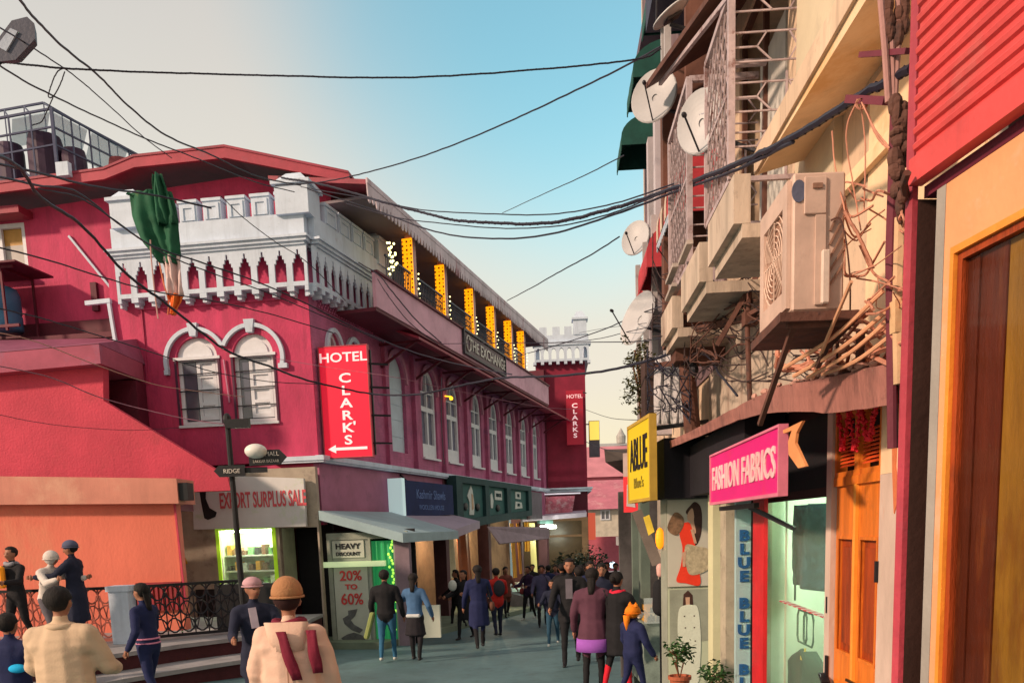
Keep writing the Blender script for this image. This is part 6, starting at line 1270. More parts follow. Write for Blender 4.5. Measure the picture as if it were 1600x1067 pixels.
wire('slack tail hanging from the knot down to the roof frame', [(84,150,8),(75,170,8),(65,190,8),(50,196,8)], .006)
wire('thick black cable running diagonally down the left across the battlements to the red sign', [(-15,238,6),(30,262,6.8),(65,310,7.5),(130,355,8.5),(200,430,9.5),(262,476,10.3),(350,545,11.6),(420,572,12.6),(480,594,13.5),(550,610,14),(600,617,14),(660,615,13.5),(730,600,13),(790,590,12),(860,588,11),(940,580,10),(1000,567,9.4),(1062,548,8.7)], .019)
wire('cable from the left edge over the white frieze to the balcony bracket', [(-10,275,7),(60,290,8),(120,300,9),(180,345,10),(240,385,11),(320,412,12),(400,440,13),(480,475,14),(560,515,14.5),(640,548,14.5),(720,570,14),(800,585,13)], .013)
wire('second cable closely below the one over the white frieze', [(60,295,8.1),(130,312,9),(200,360,10),(260,398,11),(340,430,12),(420,458,13),(500,492,14),(600,535,14.5)], .010)
wire('cable crossing the upper window wall and frieze base', [(-10,385,8),(60,402,8.6),(150,430,9.6),(240,455,10.7),(330,470,11.8),(420,490,13),(520,520,14)], .010)
wire('cable slanting over the blue water tank to the first arched windows', [(-10,480,8),(60,496,8.6),(140,520,9.5),(230,548,10.6),(330,580,12),(420,596,13),(500,600,14)], .008)
wire('pale sagging wire over the coral stair wall', [(-10,518,8),(60,535,8.6),(150,570,9.6),(240,600,10.8),(300,610,11.6),(380,620,12.6)], .006, WIREP)
wire('lower pale wire over the coral stair wall toward the lamp post', [(-10,570,8),(80,590,8.8),(160,622,9.6),(270,650,9.9),(345,662,9.98),(384,665,10)], .007, mat('mauve_cable', (.32,.14,.2)))
wire('faint dark wire drooping across the coral wall', [(-10,646,8),(60,660,8.8),(130,668,9.6),(210,672,10.5),(280,668,11.2)], .004)
wire('straight dark wire across the balcony signboard', [(690,537,16),(800,536,14),(900,535,12),(1000,533,10),(1062,522,8.6)], .008)
wire('cable from the far tower climbing to the dishes', [(796,560,18),(850,545,15.5),(900,530,13.5),(950,512,12),(1000,490,11),(1060,470,9)], .009)
wire('cable from the sky middle climbing to the striped awning', [(792,470,24),(830,450,18),(870,427,15),(920,400,13),(968,370,12)], .012)
wire('faint high cable behind the middle of the sky', [(785,333,26),(850,303,20),(910,276,16),(975,243,13)], .011)
wire('cable draping over the balcony string lights', [(560,410,16),(592,430,16),(610,452,16),(650,500,16.2),(690,536,16.4)], .014)
wire('second cable draping over the balcony string lights', [(590,436,16),(605,460,16),(640,504,16.2),(684,538,16.4)], .010)
wire('long pale wire over the arched windows', [(430,560,15),(520,575,15),(620,590,15),(720,612,16),(840,635,18),(910,640,20)], .006, mat('mauve_cable', (.32,.14,.2)))
wire('slack thin wire across the gap right of the far tower', [(915,690,22),(950,703,18),(985,705,14),(1010,700,11)], .010)
wire('short thin wire over the gap right of the far tower', [(915,640,24),(950,652,18),(990,656,12),(1020,652,10)], .007)
wire('dashed looking faint wire above the gap', [(905,520,20),(950,512,15),(1010,505,10)], .005)
wire('cable end hooked at the battlement corner', [(345,306,15),(380,340,15.4),(430,378,15.8),(480,410,16),(540,470,16.4)], .009)
wire('horizontal cable from the upper edge of the left wing', [(-10,255,8),(60,270,9),(150,292,10.5),(240,305,12),(330,325,13)], .016)
wire('cable over the grey dish end of the building', [(870,535,14),(930,530,12),(1000,514,10.5),(1062,505,9)], .006)
wire('wire loop on the maroon arched windows', [(690,590,18),(690,660,18),(694,725,18)], .012)
# ---- cable tangle on the right wall (nobody could count it) ------------------
rnd = random.Random(21)
def tangle(label, n, xa, xb, ya_, yb__, Ya, Yb, r, mt, straight=.35):
    mb = MB()
    for k in range(n):
        x0_, y0_ = rnd.uniform(xa, xb), rnd.uniform(ya_, yb__); L_ = rnd.uniform(40, 140); a_ = rnd.uniform(-.9, .9)+(math.pi if rnd.random() < .5 else 0)
        pts = []
        for j in range(5):
            x = x0_+L_*j/4*math.cos(a_)+rnd.uniform(-14, 14); y = y0_-L_*j/4*math.sin(a_)*.9+rnd.uniform(-14, 14)+18*math.sin(j/4*math.pi)
            x = min(max(x, xa-10), xb+8); y = min(max(y, ya_-15), yb__+5)
            t = (x-xa)/(xb-xa); Y = Ya+(Yb-Ya)*t; pts.append(P(x, y, Y-rnd.uniform(.0, .3)))
        mb.tube(catmull(pts, 5), r*rnd.uniform(.6, 1.4), 5)
    return tag(mb.build('cable_tangle', mt), label, 'cables', None, 'stuff')
tangle('dense tangle of dark wires over the pale wall above the canopy', 42, 1080, 1300, 450, 590, 8.2, 4.6, .005, mat('brown_black_cable', (.05,.03,.03)))
tangle('pale salmon cables heaped above the canopy below the air conditioner', 34, 1225, 1405, 490, 572, 5.2, 3.7, .010, mat('salmon_cable', (.62,.27,.18), .6, .3, 4))
tangle('dark wires and twigs hanging before the grey tarpaulin', 24, 1022, 1070, 560, 655, 9.2, 8.6, .006, WIREM)
tangle('thin mixed wires and twigs between the balcony slabs and the dishes', 26, 1030, 1200, 380, 520, 9.0, 6.0, .0045, mat('brown_black_cable', (.05,.03,.03)))
tangle('pale thin wires hanging on the wall left of the red post', 22, 1330, 1404, 300, 500, 3.95, 3.6, .004, mat('salmon_cable', (.62,.27,.18)))
tangle('rusty wires crossing on the cream wall around the service pole', 18, 1090, 1210, 420, 560, 7.8, 6.1, .006, RUST)
mb = MB()
for a, b in (((1405,470),(1240,588)), ((1400,490),(1262,590)), ((1398,520),(1285,585)), ((1380,455),(1225,575)), ((1330,440),(1270,590))):
    mb = MB(); mb.tube(catmull([P(a[0],a[1],3.55), P((a[0]+b[0])/2+rnd.uniform(-9,9),(a[1]+b[1])/2+12,3.8), P(b[0],b[1],4.1)], 6), .009, 6)
    tag(mb.build('wall_pipe', mat('salmon_pipe', (.75,.38,.22), .6, .25, 4)), {1405:'topmost salmon pipe slanting to the canopy left of the red post',1400:'second salmon pipe, just under the topmost slanting one',1398:'lowest and shortest salmon pipe nearest the red post',1380:'salmon pipe that starts left of the topmost slanting one',1330:'steep salmon pipe just below the air conditioner shelf'}[a[0]], 'pipe', 'slanting pipes above the canopy')
for i, (pts, r_) in enumerate((([(1340,155,3.7),(1322,210,3.75),(1335,300,3.75),(1345,360,3.7)], .004), ([(1345,158,3.7),(1352,230,3.7),(1350,330,3.7)], .004), ([(1350,165,3.68),(1372,215,3.6),(1392,235,3.55)], .006), ([(1300,205,3.9),(1305,260,3.8),(1320,330,3.72)], .004), ([(1320,330,3.66),(1342,370,3.66),(1365,420,3.66)], .009), ([(1346,160,3.66),(1366,200,3.58),(1390,232,3.5)], .004))):
    wire(['hanging wire nearest the air conditioner corner', 'hanging wire in the middle of the yellow wall', 'curved wire reaching the black cable joint', 'wire drooping over the air conditioner top', 'pale conduit leaning behind the air conditioner', 'inner curved wire reaching the black cable joint'][i], pts, r_, mat('salmon_cable', (.62,.27,.18)), name='hanging_wire')
mb = MB(); n = 14; c = P(1345,163,3.68)
for k in range(2): mb.tube([c+Vector((.022*math.cos(2*math.pi*q/n)+.006*k, 0, .02*math.sin(2*math.pi*q/n))) for q in range(n+1)], .003, 5, False)
tag(mb.build('wire_coil', mat('salmon_cable', (.62,.27,.18))), 'small coil of wire on the rusty arm', 'wire coil')
wire('dark cable running down the strut to the canopy', [(1080,552,8.4),(1105,556,7.8),(1125,585,7.3),(1152,618,6.6)], .012, name='hanging_wire')
# tarpaulin and hanging bush
g = [[P(1024+ (1070-1024)*j/10, y, 9.5-.5*j/10)+Vector((0, .06*math.sin(j*2.1+i), 0)) for j in range(11)] for i, y in enumerate((556,590,625,662))]
tag(MB().sheet(g, .01).build('tarpaulin', mat('grey_white_tarp', (.52,.50,.52), .7, .3, 5, .6)), 'grey white crumpled tarpaulin left of the utility pole', 'tarpaulin')
bu = thing('hanging_bush', 'leafy bush spilling over the wall above the yellow sign', 'bush', P(1000,640,10.2)); mb = MB(); rnd = random.Random(77)
for (x, y, r_, n_) in ((1000,560,.16,240), (1008,585,.15,240), (990,600,.14,170), (1003,620,.12,120), (985,565,.10,90), (980,620,.10,60), (998,640,.07,40), (1005,540,.10,90), (975,530,.05,16)): leafball(mb, P(x, y, 10.2), r_, n_, .045, rnd, 1)
mb.build('foliage', LEAFD, bu); mb = MB()
for x in (996,1004,1010,1000): mb.tube([P(x+6,665,10.2), P(x+2,610,10.2), P(x-8,545+rnd.uniform(-10,30),10.2)], .012, 5)
mb.build('stem', WOODB, bu)
tag(MB().box(P(1008,600,9.7).x, P(1024,600,9.7).x, 9.7, 10, 2.6, P(1015,560,9.7).z).build('wall_pier', mat('dark_brown_pier', (.07,.04,.035))), 'dark brown pier behind the hanging bush', 'pier')
for i, (px, py, Y, r_, lb) in enumerate(((886,884,30,.5,'dark low shrub by the far shopfront'), (925,878,36,.8,'dark round tree top behind the crowd at the street end'))):
    t = thing('street_tree', lb, 'tree', (P(px,py,Y).x, Y, gz(Y))); mb = MB(); c = P(px, py, Y); leafball(mb, c, r_, 500, .16, rnd, .7); leafball(mb, c+Vector((-.4,0,-.2)), r_*.7, 250, .15, rnd, .7); mb.build('crown', mat('dark_leaf', (.03,.045,.025), .7, .4, 5), t)
    MB().tube([(c.x,Y,gz(Y)), (c.x+.05,Y,c.z-.2), (c.x,Y,c.z+.2)], [.1,.07,.04], 8).build('trunk', WOODB, t)
    tw_ = MB()
    for k in range(5): tw_.tube([(c.x,Y,c.z-.4), (c.x+rnd.uniform(-.5,.5)*r_, Y+rnd.uniform(-.4,.4)*r_, c.z+rnd.uniform(.0,.7)*r_)], [.04,.012], 5)
    tw_.build('limb', WOODB, t)
# parked car at the street end
cr_ = thing('parked_car', 'pale car half hidden behind the crowd at the street end', 'car', (P(985,930,27).x, 27, gz(27)))
cx_, g0 = P(990,930,27).x, gz(27)
mb = MB(Matrix.Translation((cx_,27,g0))); prof = [(-1.9,.35),(-1.95,.7),(-1.7,.85),(-1.2,.92),(-.8,1.35),(.5,1.4),(1.1,1.0),(1.8,.9),(1.95,.6),(1.9,.35)]; mb.poly([prof], -.75, .75); mb.build('body', mat('silver_car_paint', (.5,.52,.55), .3, .05, 2, .02, spec=.7), cr_, bevel=.05)
MB(Matrix.Translation((cx_,27,g0))).poly([[(-1.05,.95),(-.75,1.28),(.45,1.32),(.95,1.0)]], -.762, .762).build('window', WGLASS, cr_)
for x in (-1.25, 1.25):
    for s_ in (-.76, .66): 
        mb = MB(Matrix.Translation((cx_+x,27+s_,g0+.3)) @ Matrix.Rotation(R_(90),4,'X') @ Matrix.Translation((0,0,-.1))); mb.lathe([(.05,0),(.3,0),(.32,.04),(.32,.14),(.3,.18),(.05,.18)], n=18); mb.build('wheel', BLACK, cr_)
# ================================================================== PEOPLE
def capsule(mb, a, ra, b, rb_, n=10, m=4, flat=(1,1)):
    ce = flat[2] if len(flat) > 2 else 1
    a = Vector(a); b = Vector(b); d = (b-a); L_ = d.length or 1e-4; d.normalize(); ref = Vector((1,0,0)) if abs(d.x) < .8 else Vector((0,1,0))
    y = d.cross(ref).normalized(); x = y.cross(d); rings = []
    for i in range(m+1): t = math.pi/2*(1-i/m); rings.append((a-d*ra*math.sin(t), ra*math.cos(t)))
    for i in range(m+1): t = math.pi/2*i/m; rings.append((b+d*rb_*ce*math.sin(t), rb_*math.cos(t)**(1 if ce == 1 else .35)))
    vs = []; fs = []
    for c, r in rings:
        for k in range(n): q = 2*math.pi*k/n; vs.append(c+x*(max(r,1e-4)*math.cos(q)*flat[0])+y*(max(r,1e-4)*math.sin(q)*flat[1]))
    for i in range(len(rings)-1):
        for k in range(n): k2 = (k+1) % n; fs.append((i*n+k, i*n+k2, (i+1)*n+k2, (i+1)*n+k))
    fs.append(tuple(range(n-1,-1,-1))); fs.append(tuple((len(rings)-1)*n+k for k in range(n))); mb.add(vs, fs)
def person(label, x, y, face=0, h=1.68, top=None, bot=None, shoe=BLACK, skin=SKIN, hair='short', hairm=HAIR, stride=.12, arms=(0, 0), bend=(.35,.35), lean=0, sit=False, z=None, bulk=1.0, coat=0.0, skirt=None, head_turn=0, spread=0, vox=.020, fold=.008, female=False, hood=False, group='people in the street', armin=0, look=0, jacket=0.):
    """local frame: facing +Y; arms = forward swing of each upper arm (rad), bend = elbow bend"""
    S = h/1.70; zb = gz(y) if z is None else z
    T0 = Matrix.Translation((x, y, zb)) @ Matrix.Rotation(face, 4, 'Z') @ Matrix.Scale(S, 4)
    root = thing('person', label, 'person', (x, y, zb), face, group)
    caps = []; V3 = Vector
    sw_ = .185*(.93 if female else 1)*bulk; pz = .92
    hipz = pz if not sit else .46
    def add(a, ra, b, rb_, lab, flat=(1,1)): caps.append((V3(a), ra, V3(b), rb_, lab, flat))
    dl = math.sin(lean); up = lambda dz, dx=0, dy=0: V3((dx, dy+dl*dz, hipz+dz*math.cos(lean)))
    # torso
    add(up(.0,-.05), .125*bulk, up(.0,.05), .125*bulk, 't'); add(up(.0), .135*bulk, up(.22), .125*bulk, 't', (1.22,.92)); add(up(.22), .125*bulk, up(.42), .13*bulk, 't', (1.32,.9))
    add(up(.45,-sw_*.72), .085*bulk, up(.45,sw_*.72), .085*bulk, 't'); add(up(.40,-sw_*.5), .10*bulk, up(.40,sw_*.5), .10*bulk, 't')
    add(up(.48), .075, up(.56), .052, 't'); add(up(.50), .052, up(.60,0,.01), .050, 's')
    hc = up(.685, 0, .02+look*.02)
    if jacket: add(up(-.06), .158*jacket, up(.36), .150*jacket, 't', (1.28,.88)); add(up(-.10,-.06), .13*jacket, up(-.10,.06), .13*jacket, 't'); add(up(.38,-sw_*.7), .115, up(.38,sw_*.7), .115, 't')
    # head: skull, jaw, nose, ears
    Rh = Matrix.Rotation(head_turn, 3, 'Z')
    def hd(v): return hc+Rh @ V3(v)
    add(hd((0,-.01,.025)), .088, hd((0,-.005,.045)), .086, 's'); add(hd((0,.025,-.04)), .062, hd((0,.045,-.065)), .038, 's'); add(hd((0,.05,0)), .055, hd((0,.05,-.03)), .05, 's')
    add(hd((0,.098,.005)), .010, hd((0,.112,-.022)), .015, 's')
    for s_ in (-1, 1): add(hd((s_*.086,-.005,.01)), .016, hd((s_*.084,0,-.02)), .012, 's')
    hands = []
    for i, s_ in enumerate((-1, 1)):
        sh = up(.45, s_*sw_*1.0); a = arms[i]; bd = bend[i]; sp = .10+spread
        el = sh+V3((s_*sp*.8, math.sin(a)*.27, -math.cos(a)*.27)); fa = a+bd
        wr = el+V3((-s_*armin*.2+s_*.02, math.sin(fa)*.25, -math.cos(fa)*.25))
        jb = bulk*(1.22 if jacket else 1); add(sh, .066*jb, el, .058*jb, 't'); add(el, .058*jb, wr, .045*jb, 't'); dwr = (wr-el).normalized(); hands.append((wr, dwr, s_)); add(wr, .026, wr+dwr*.05, .028, 's')
    for s_ in (-1, 1):
        ph = s_*stride
        if sit:
            hp = V3((s_*.09,0,hipz)); kn = V3((s_*.13,.42,hipz+.02)); an = V3((s_*.13,.40,.08))
        else:
            hp = V3((s_*.088,0,hipz-.03)); kn = V3((s_*(.098+spread*.2), ph*.6+.03, .50)); an = V3((s_*(.10+spread*.3), ph*1.25-(.05 if ph < 0 else 0), .085+(.04 if ph < -.05 else 0)))
        lg = 'b'
        add(hp, .098*bulk, kn, .062, lg); add(kn, .060, an, .042, lg); add(an+V3((0,-.03,-.045)), .036, an+V3((0,.13,-.055)), .032, 'f', (1.1,.9))
    if coat: add(up(.0), .160*bulk, V3((0,0,hipz-coat)), .178*bulk, 't', (1.15,.9,.12))
    if skirt: add(up(.02), .14*bulk, V3((0,0,hipz-skirt)), .20, 'k', (1.1,.9,.12))
    mb = MB()
    for c in caps: capsule(mb, c[0], c[1], c[2], c[3], flat=c[5])
    me = bpy.data.meshes.new('body'); me.from_pydata(mb.v, [], mb.f); me.update(); ob = bpy.data.objects.new('body', me); COL.objects.link(ob)
    rm = ob.modifiers.new('r', 'REMESH'); rm.mode = 'VOXEL'; rm.voxel_size = vox; sm = ob.modifiers.new('s', 'SMOOTH'); sm.iterations = 4; sm.factor = .5
    dg = bpy.context.evaluated_depsgraph_get(); m2 = bpy.data.meshes.new_from_object(ob.evaluated_get(dg)); bpy.data.objects.remove(ob); bpy.data.meshes.remove(me)
    nv = len(m2.vertices); co = np.empty(nv*3); m2.vertices.foreach_get('co', co); co = co.reshape(-1, 3); nrm = np.empty(nv*3); m2.vertices.foreach_get('normal', nrm); nrm = nrm.reshape(-1, 3)
    best = np.full(nv, 9.); lab = np.zeros(nv, int); order = {'t':0,'b':1,'s':2,'f':3,'k':4}
    for a, ra, b, rb_, l_, fl_ in caps:
        a_ = np.array(a); d = np.array(b)-a_; q = np.clip(((co-a_) @ d)/(d @ d+1e-9), 0, 1); ds = np.linalg.norm(co-(a_+q[:,None]*d), axis=1)-(ra+(rb_-ra)*q)*max(fl_[:2])
        w = ds < best; best[w] = ds[w]; lab[w] = order[l_]
    fd = np.array([noise.noise(Vector((c[0]*3+x*3, c[1]*3, c[2]*11+c[0]*6))) + .35*noise.noise(Vector((c[0]*9, c[1]*9+y, c[2]*26))) for c in co]); cl = (lab != 2) & (lab != 3)
    co = co+nrm*(fd*fold*cl)[:,None]; m2.vertices.foreach_set('co', co.ravel())
    mats_ = [top, bot, skin, shoe, skirt_m(skirt, bot)]; m2.materials.clear()
    for q in mats_: m2.materials.append(q)
    lf_ = []
    for p in m2.polygons:
        ls = [lab[v] for v in p.vertices]; lf_.append(max(set(ls), key=ls.count))
    m2.polygons.foreach_set('material_index', lf_); m2.polygons.foreach_set('use_smooth', [True]*len(m2.polygons)); m2.transform(Matrix.Scale(S, 4)); m2.update()
    body = bpy.data.objects.new('body', m2); COL.objects.link(body); body.parent = root; ORG[body.name] = ORG[root.name]
    # hands with five fingers
    for wr, d, s_ in hands:
        mb = MB(T0); sd_ = V3((s_,0,0)); f2 = d.cross(sd_).normalized(); p0 = wr+d*.05; mb.ell(p0+d*.03, (.030,.024,.042), 8, 6)
        lens = [.055,.066,.070,.062,.048]
        for k in range(4):
            o_ = f2*(-.025+.0165*k); b0 = p0+d*.055+o_; k1 = b0+d*lens[k+1 if k < 3 else 4]*.5; k2 = k1+d*lens[k]*.3-sd_*.018; mb.tube([b0, k1, k2], [.009,.008,.006], 6)
        t0 = p0+f2*-.022; mb.tube([t0, t0+d*.03-f2*.022, t0+d*.052-f2*.026-sd_*.01], [.010,.009,.007], 6); mb.build('hand', skin, root, smooth=True)
    # eyes and mouth
    mb = MB(T0)
    for s_ in (-1, 1): mb.ell(hd((s_*.032,.092,.012)), (.011,.006,.006), 6, 4)
    mb.build('eyes', HAIR, root)
    for s_ in (-1, 1): MB(T0).bar(hd((s_*.018,.098,.034)), hd((s_*.048,.086,.034)), .006).build('eyebrow', HAIR, root)
    MB(T0).bar(hd((-.02,.098,-.047)), hd((.02,.098,-.047)), .008).build('mouth', mat('lip_tone', (.25,.07,.06)), root)
    Mh = T0 @ Matrix.Translation(hc) @ Matrix.Rotation(head_turn, 4, 'Z')
    rnd = random.Random(int(x*100+y*10))
    def hairfn(back, low):
        def f(d):
            q = 1+.05*noise.noise(d*4+Vector((x, y, 0)))
            if d.y > .25 and d.z < .45: q *= .80 if d.y > .45 else .93
            if d.z < low and d.y > -.1: q *= .82
            return q
        return f
    if hair in ('short', 'long', 'bun', 'pony'):
        MB(Mh).ell((0,-.014,.040), (.102,.112,.100), 18, 14, fn=hairfn(1, -.2)).build('hair', hairm, root, smooth=True)
    if hair == 'long':
        g = [[((j-4)/4*(.085+.004*i-.002*i*i)*math.cos((j-4)*.2), -.075-.035*math.cos((j-4)*.35)-.010*i+.01*rnd.random(), .06-.056*i-.01*rnd.random()*(i == 5)) for j in range(9)] for i in range(6)]
        MB(Mh).sheet(g, -.04).build('long_hair', hairm, root, smooth=True)
    if hair in ('bun',): MB(Mh).ell((0,-.12,.03), (.045,.045,.045), 10, 8).build('hair_bun', hairm, root, smooth=True)
    if hair == 'pony': MB(Mh).tube([(0,-.11,.05),(0,-.16,0),(0,-.15,-.12),(0,-.13,-.2)], [.03,.035,.03,.008], 8).build('pony_tail', hairm, root, smooth=True)
    root['S'] = S; return root, T0, Mh, up, hd
def skirt_m(s, b): return SKIRTM[0] if s else b
SKIRTM = [cloth('black_skirt', (.015,.013,.018))]
def clean(p):
    if 'S' in p[0]: del p[0]['S']
    return p
def hat(p, m_, r=(.112,.122,.10), dz=.05, nm='hat', brim=0, pom=0):
    mb = MB(p[2]); mb.ell((0,-.008,dz), r, 18, 12, fn=lambda d: 1 if d.z > -.25 else .88); mb.tube([(r[0]*1.02*math.cos(k*math.pi/8), -.008+r[1]*1.02*math.sin(k*math.pi/8), dz-.02) for k in range(17)], .009, 6, False); o = mb.build(nm, m_, p[0], smooth=True)
    return o
def scarf(p, m_, z=.53, tails=()):
    mb = MB(p[1]); c = p[3](z); mb.tube([c+Vector((.095*math.cos(k*math.pi/8), .02+.085*math.sin(k*math.pi/8), .012*math.sin(k))) for k in range(17)], .035, 8, False)
    mb.build('scarf', m_, p[0], smooth=True)
    for xa, xb, dy, L_ in tails:
        g = [[p[3](.50-L_*i/6, xa+(xb-xa)*i/6+.05*(j/3-.5)*1.4, dy+.012*math.sin(j+i)) for j in range(4)] for i in range(7)]; MB(p[1]).sheet(g, .02).build('scarf_tail', m_, p[0], smooth=True)
K = cloth
BL, NV, BK = K('blue_black_cloth', (.012,.016,.04)), K('navy_cloth', (.012,.018,.075)), K('black_cloth', (.010,.010,.013))
JN = K('blue_denim', (.03,.13,.24)); BG = mat('sandy_beige_coat', (.60,.44,.30), .85, .06, 3, .5, 90, bd=.006); PE = mat('peach_cream_coat', (.72,.48,.37), .85, .06, 3, .5, 90, bd=.006)
def G(px, Y): return P(px, 900, Y).x
# near left: man in beige jacket, back turned
p = clean(person('man in a sandy beige jacket seen from behind at lower left', G(86,6.1), 6.1, 0, 1.66, BG, BK, jacket=1.12, hair='short', arms=(.35,.35), bend=(1.0,1.0), bulk=1.06, vox=.014, fold=.012, spread=.0, armin=.4))
mb = MB(p[1]); c = p[3](.52); mb.tube([c+Vector((.085*math.cos(k*math.pi/8), .0+.08*math.sin(k*math.pi/8), .0)) for k in range(17)], .026, 8, False); mb.build('collar', BG, p[0], smooth=True)
mb = MB(p[1]); mb.tube([p[3](-.02)+Vector((.185*math.cos(k*math.pi/8), .145*math.sin(k*math.pi/8), 0)) for k in range(17)], .02, 6, False); mb.build('hem_band', BG, p[0], smooth=True)
# near middle: person in peach coat, beanie, maroon scarf
p = clean(person('person in a peach coat, tan knitted hat and long maroon scarf, back turned', G(446,5.6), 5.6, R_(4), 1.63, PE, BK, hair='short', hairm=K('dark_maroon_hair', (.03,.008,.008)), jacket=1.1, arms=(.15,.1), bend=(.35,.3), bulk=1.04, vox=.014, fold=.012, spread=.0, coat=.42, female=True))
hat(p, K('tan_knit', (.42,.20,.09), .9), (.112,.124,.128), .062, 'knitted_hat'); scarf(p, K('maroon_scarf', (.19,.012,.035)), .535, ((-.03,.06,-.155,.34), (.17,.20,-.125,.30)))
g = [[p[3](.56-.10*i, (j-3)*.05*(1-.12*i), -.11-.025*i*(1-((j-3)/3)**2)) for j in range(7)] for i in range(3)]; MB(p[1]).sheet(g, -.03).build('hood', PE, p[0], smooth=True)
MB(p[1]).bar(p[3](.36,0,-.158), p[3](-.30,0,-.165), .008, .006).build('back_seam', K('coat_seam', (.4,.22,.15)), p[0])
# man with cap behind her
p = clean(person('man in a dark coat and pale pink cap standing beside the lamp post', G(393,8.9), 8.9, R_(205), 1.66, BL, BK, arms=(.7,.5), bend=(1.2,1.0), coat=.25, head_turn=.3)); hat(p, K('pale_pink_cap', (.55,.32,.36)), (.104,.114,.085), .06, 'cap')
MB(p[1]).bar(p[3](.50,.04,.13), p[3](.28,.02,.16), .08, .02).build('scarf_front', K('lilac_scarf', (.5,.42,.5)), p[0])
# walking woman in navy with pink cuffs
p = clean(person('woman in navy tracksuit with pink cuffs walking to the left', G(222,10.6), 10.6, R_(70), 1.63, NV, NV, hair='long', stride=.14, arms=(-.35,.4), bend=(.9,1.1), female=True, spread=.03, lean=.05))
for z_ in (.14, .20): MB(p[1]).tube([p[3](z_-.12)+Vector((.165*math.cos(k*math.pi/8), .13*math.sin(k*math.pi/8), 0)) for k in range(17)], .012, 6, False).build('pink_trim', K('pink_trim', (.7,.25,.4)), p[0])
# seated and standing group on the terrace
p = clean(person('man in black jacket with an orange yellow backpack strap at the far left', G(22,14.0), 14.0, R_(160), 1.68, BK, BK, z=.0, arms=(.6,.4), bend=(1.0,.9)))
MB(p[1]).box(-.02,.2,.15,.24,1.05,1.42).build('orange_panel', K('orange_yellow_bag', (.85,.30,.01)), p[0], bevel=.03); scarf(p, K('grey_scarf', (.3,.3,.34)))
p = clean(person('person in a white hooded sweater bending over on the terrace', G(72,13.6), 13.6, R_(250), 1.60, K('white_hoodie', (.62,.56,.52)), K('grey_trousers', (.12,.11,.13)), z=.0, arms=(.9,.9), bend=(.9,.9), lean=.22, bulk=1.1)); hat(p, K('white_hoodie', (.62,.56,.52)), (.125,.135,.135), .02, 'hood')
p = clean(person('tall man in dark coat, slate hat and pale scarf on the terrace', G(116,13.7), 13.7, R_(95), 1.74, BL, BL, z=.0, arms=(.8,.7), bend=(.8,.9), coat=.45, bulk=1.1)); hat(p, K('slate_hat', (.09,.10,.17)), nm='knitted_hat'); MB(p[1]).bar(p[3](.45,.0,.14), p[3](.25,-.05,.2), .12, .05).build('pale_scarf', K('pale_grey_scarf', (.5,.47,.46)), p[0])
p = clean(person('dark crouching figure behind the beige jacket at lower left', G(96,12.2), 12.2, R_(180), 1.5, BK, BK, sit=True, arms=(.6,.6), bend=(.8,.8)))
p = clean(person('figure in dark blue with a bright cyan patch at the left edge', G(2,7.0), 7.0, R_(0), 1.45, NV, BK, arms=(.4,.5), bend=(1.0,1.0), bulk=1.15)); MB(p[1]).ell(p[3](.28,.13,-.13), (.09,.05,.045), 12, 8).build('cyan_patch', K('bright_cyan', (.01,.45,.85)), p[0], smooth=True)
p = clean(person('child in a magenta and white jacket at the bottom left edge', G(30,5.0), 5.0, 0, .86, K('magenta_jacket', (.55,.03,.16)), BK, hair='short', hairm=K('magenta_hood', (.55,.05,.2))))
# couple by the corner shop
p = clean(person('man in black jacket and light blue jeans walking away near the corner shop', G(600,15.4), 15.4, R_(-3), 1.68, BK, JN, shoe=K('white_shoe', (.55,.58,.55)), stride=.10, arms=(.1,.1), bend=(.4,.3), bulk=1.08)); MB(p[1]).bar((-.24,-.05,.95), (-.40,-.02,.45), .10, .09).build('bag', K('lime_grey_bag', (.25,.3,.1)), p[0], bevel=.02)
p = clean(person('woman in a denim blue jacket with long hair beside the man in light jeans', G(645,15.3), 15.3, R_(-10), 1.60, K('denim_jacket', (.06,.14,.28)), BK, hair='long', stride=-.14, arms=(.9,-.2), bend=(.6,.8), female=True, skirt=.38, spread=.06)); MB(p[1]).box(-.14,.14,-.15,.12,.88,.95).build('white_hem', K('white_hem', (.6,.62,.62)), p[0], bevel=.02)
# middle of the street
p = clean(person('woman in a long navy coat with legs apart left of the red jacket', G(746,17.2), 17.2, R_(10), 1.70, NV, BK, hair='long', coat=.42, stride=.22, arms=(.2,.5), bend=(.3,.8), female=True, bulk=1.1))
p = clean(person('woman in black behind the navy coat, carrying a pale bundle', G(724,19.5), 19.5, R_(150), 1.6, BK, BK, hair='long', coat=.4, arms=(.8,.6), bend=(.8,.8), female=True)); MB(p[1]).ell(p[3](.45,.2,.2), (.12,.08,.14), 10, 8).build('pale_bundle', GOODS[5], p[0])
p = clean(person('man in a scarlet jacket standing before the goods counter', G(775,20.0), 20.0, R_(20), 1.62, K('scarlet_jacket', (.5,.02,.015)), BL, arms=(.3,.4), bend=(.8,.9), bulk=1.1, stride=.08))
p = clean(person('woman in dark plum jacket standing right of the goods counter', G(825,25.5), 25.5, R_(140), 1.62, K('dark_plum_jacket', (.035,.015,.05)), BK, hair='bun', arms=(.5,.5), bend=(1,1), female=True, shoe=K('white_shoe', (.55,.58,.55))))
p = clean(person('child in dark jacket and blue jeans walking toward the camera left of the tall man', G(862,17.3), 17.3, R_(170), 1.36, BL, K('dark_denim', (.02,.07,.12)), arms=(.3,.6), bend=(.8,.9), shoe=K('white_shoe', (.55,.58,.55)), stride=.12))
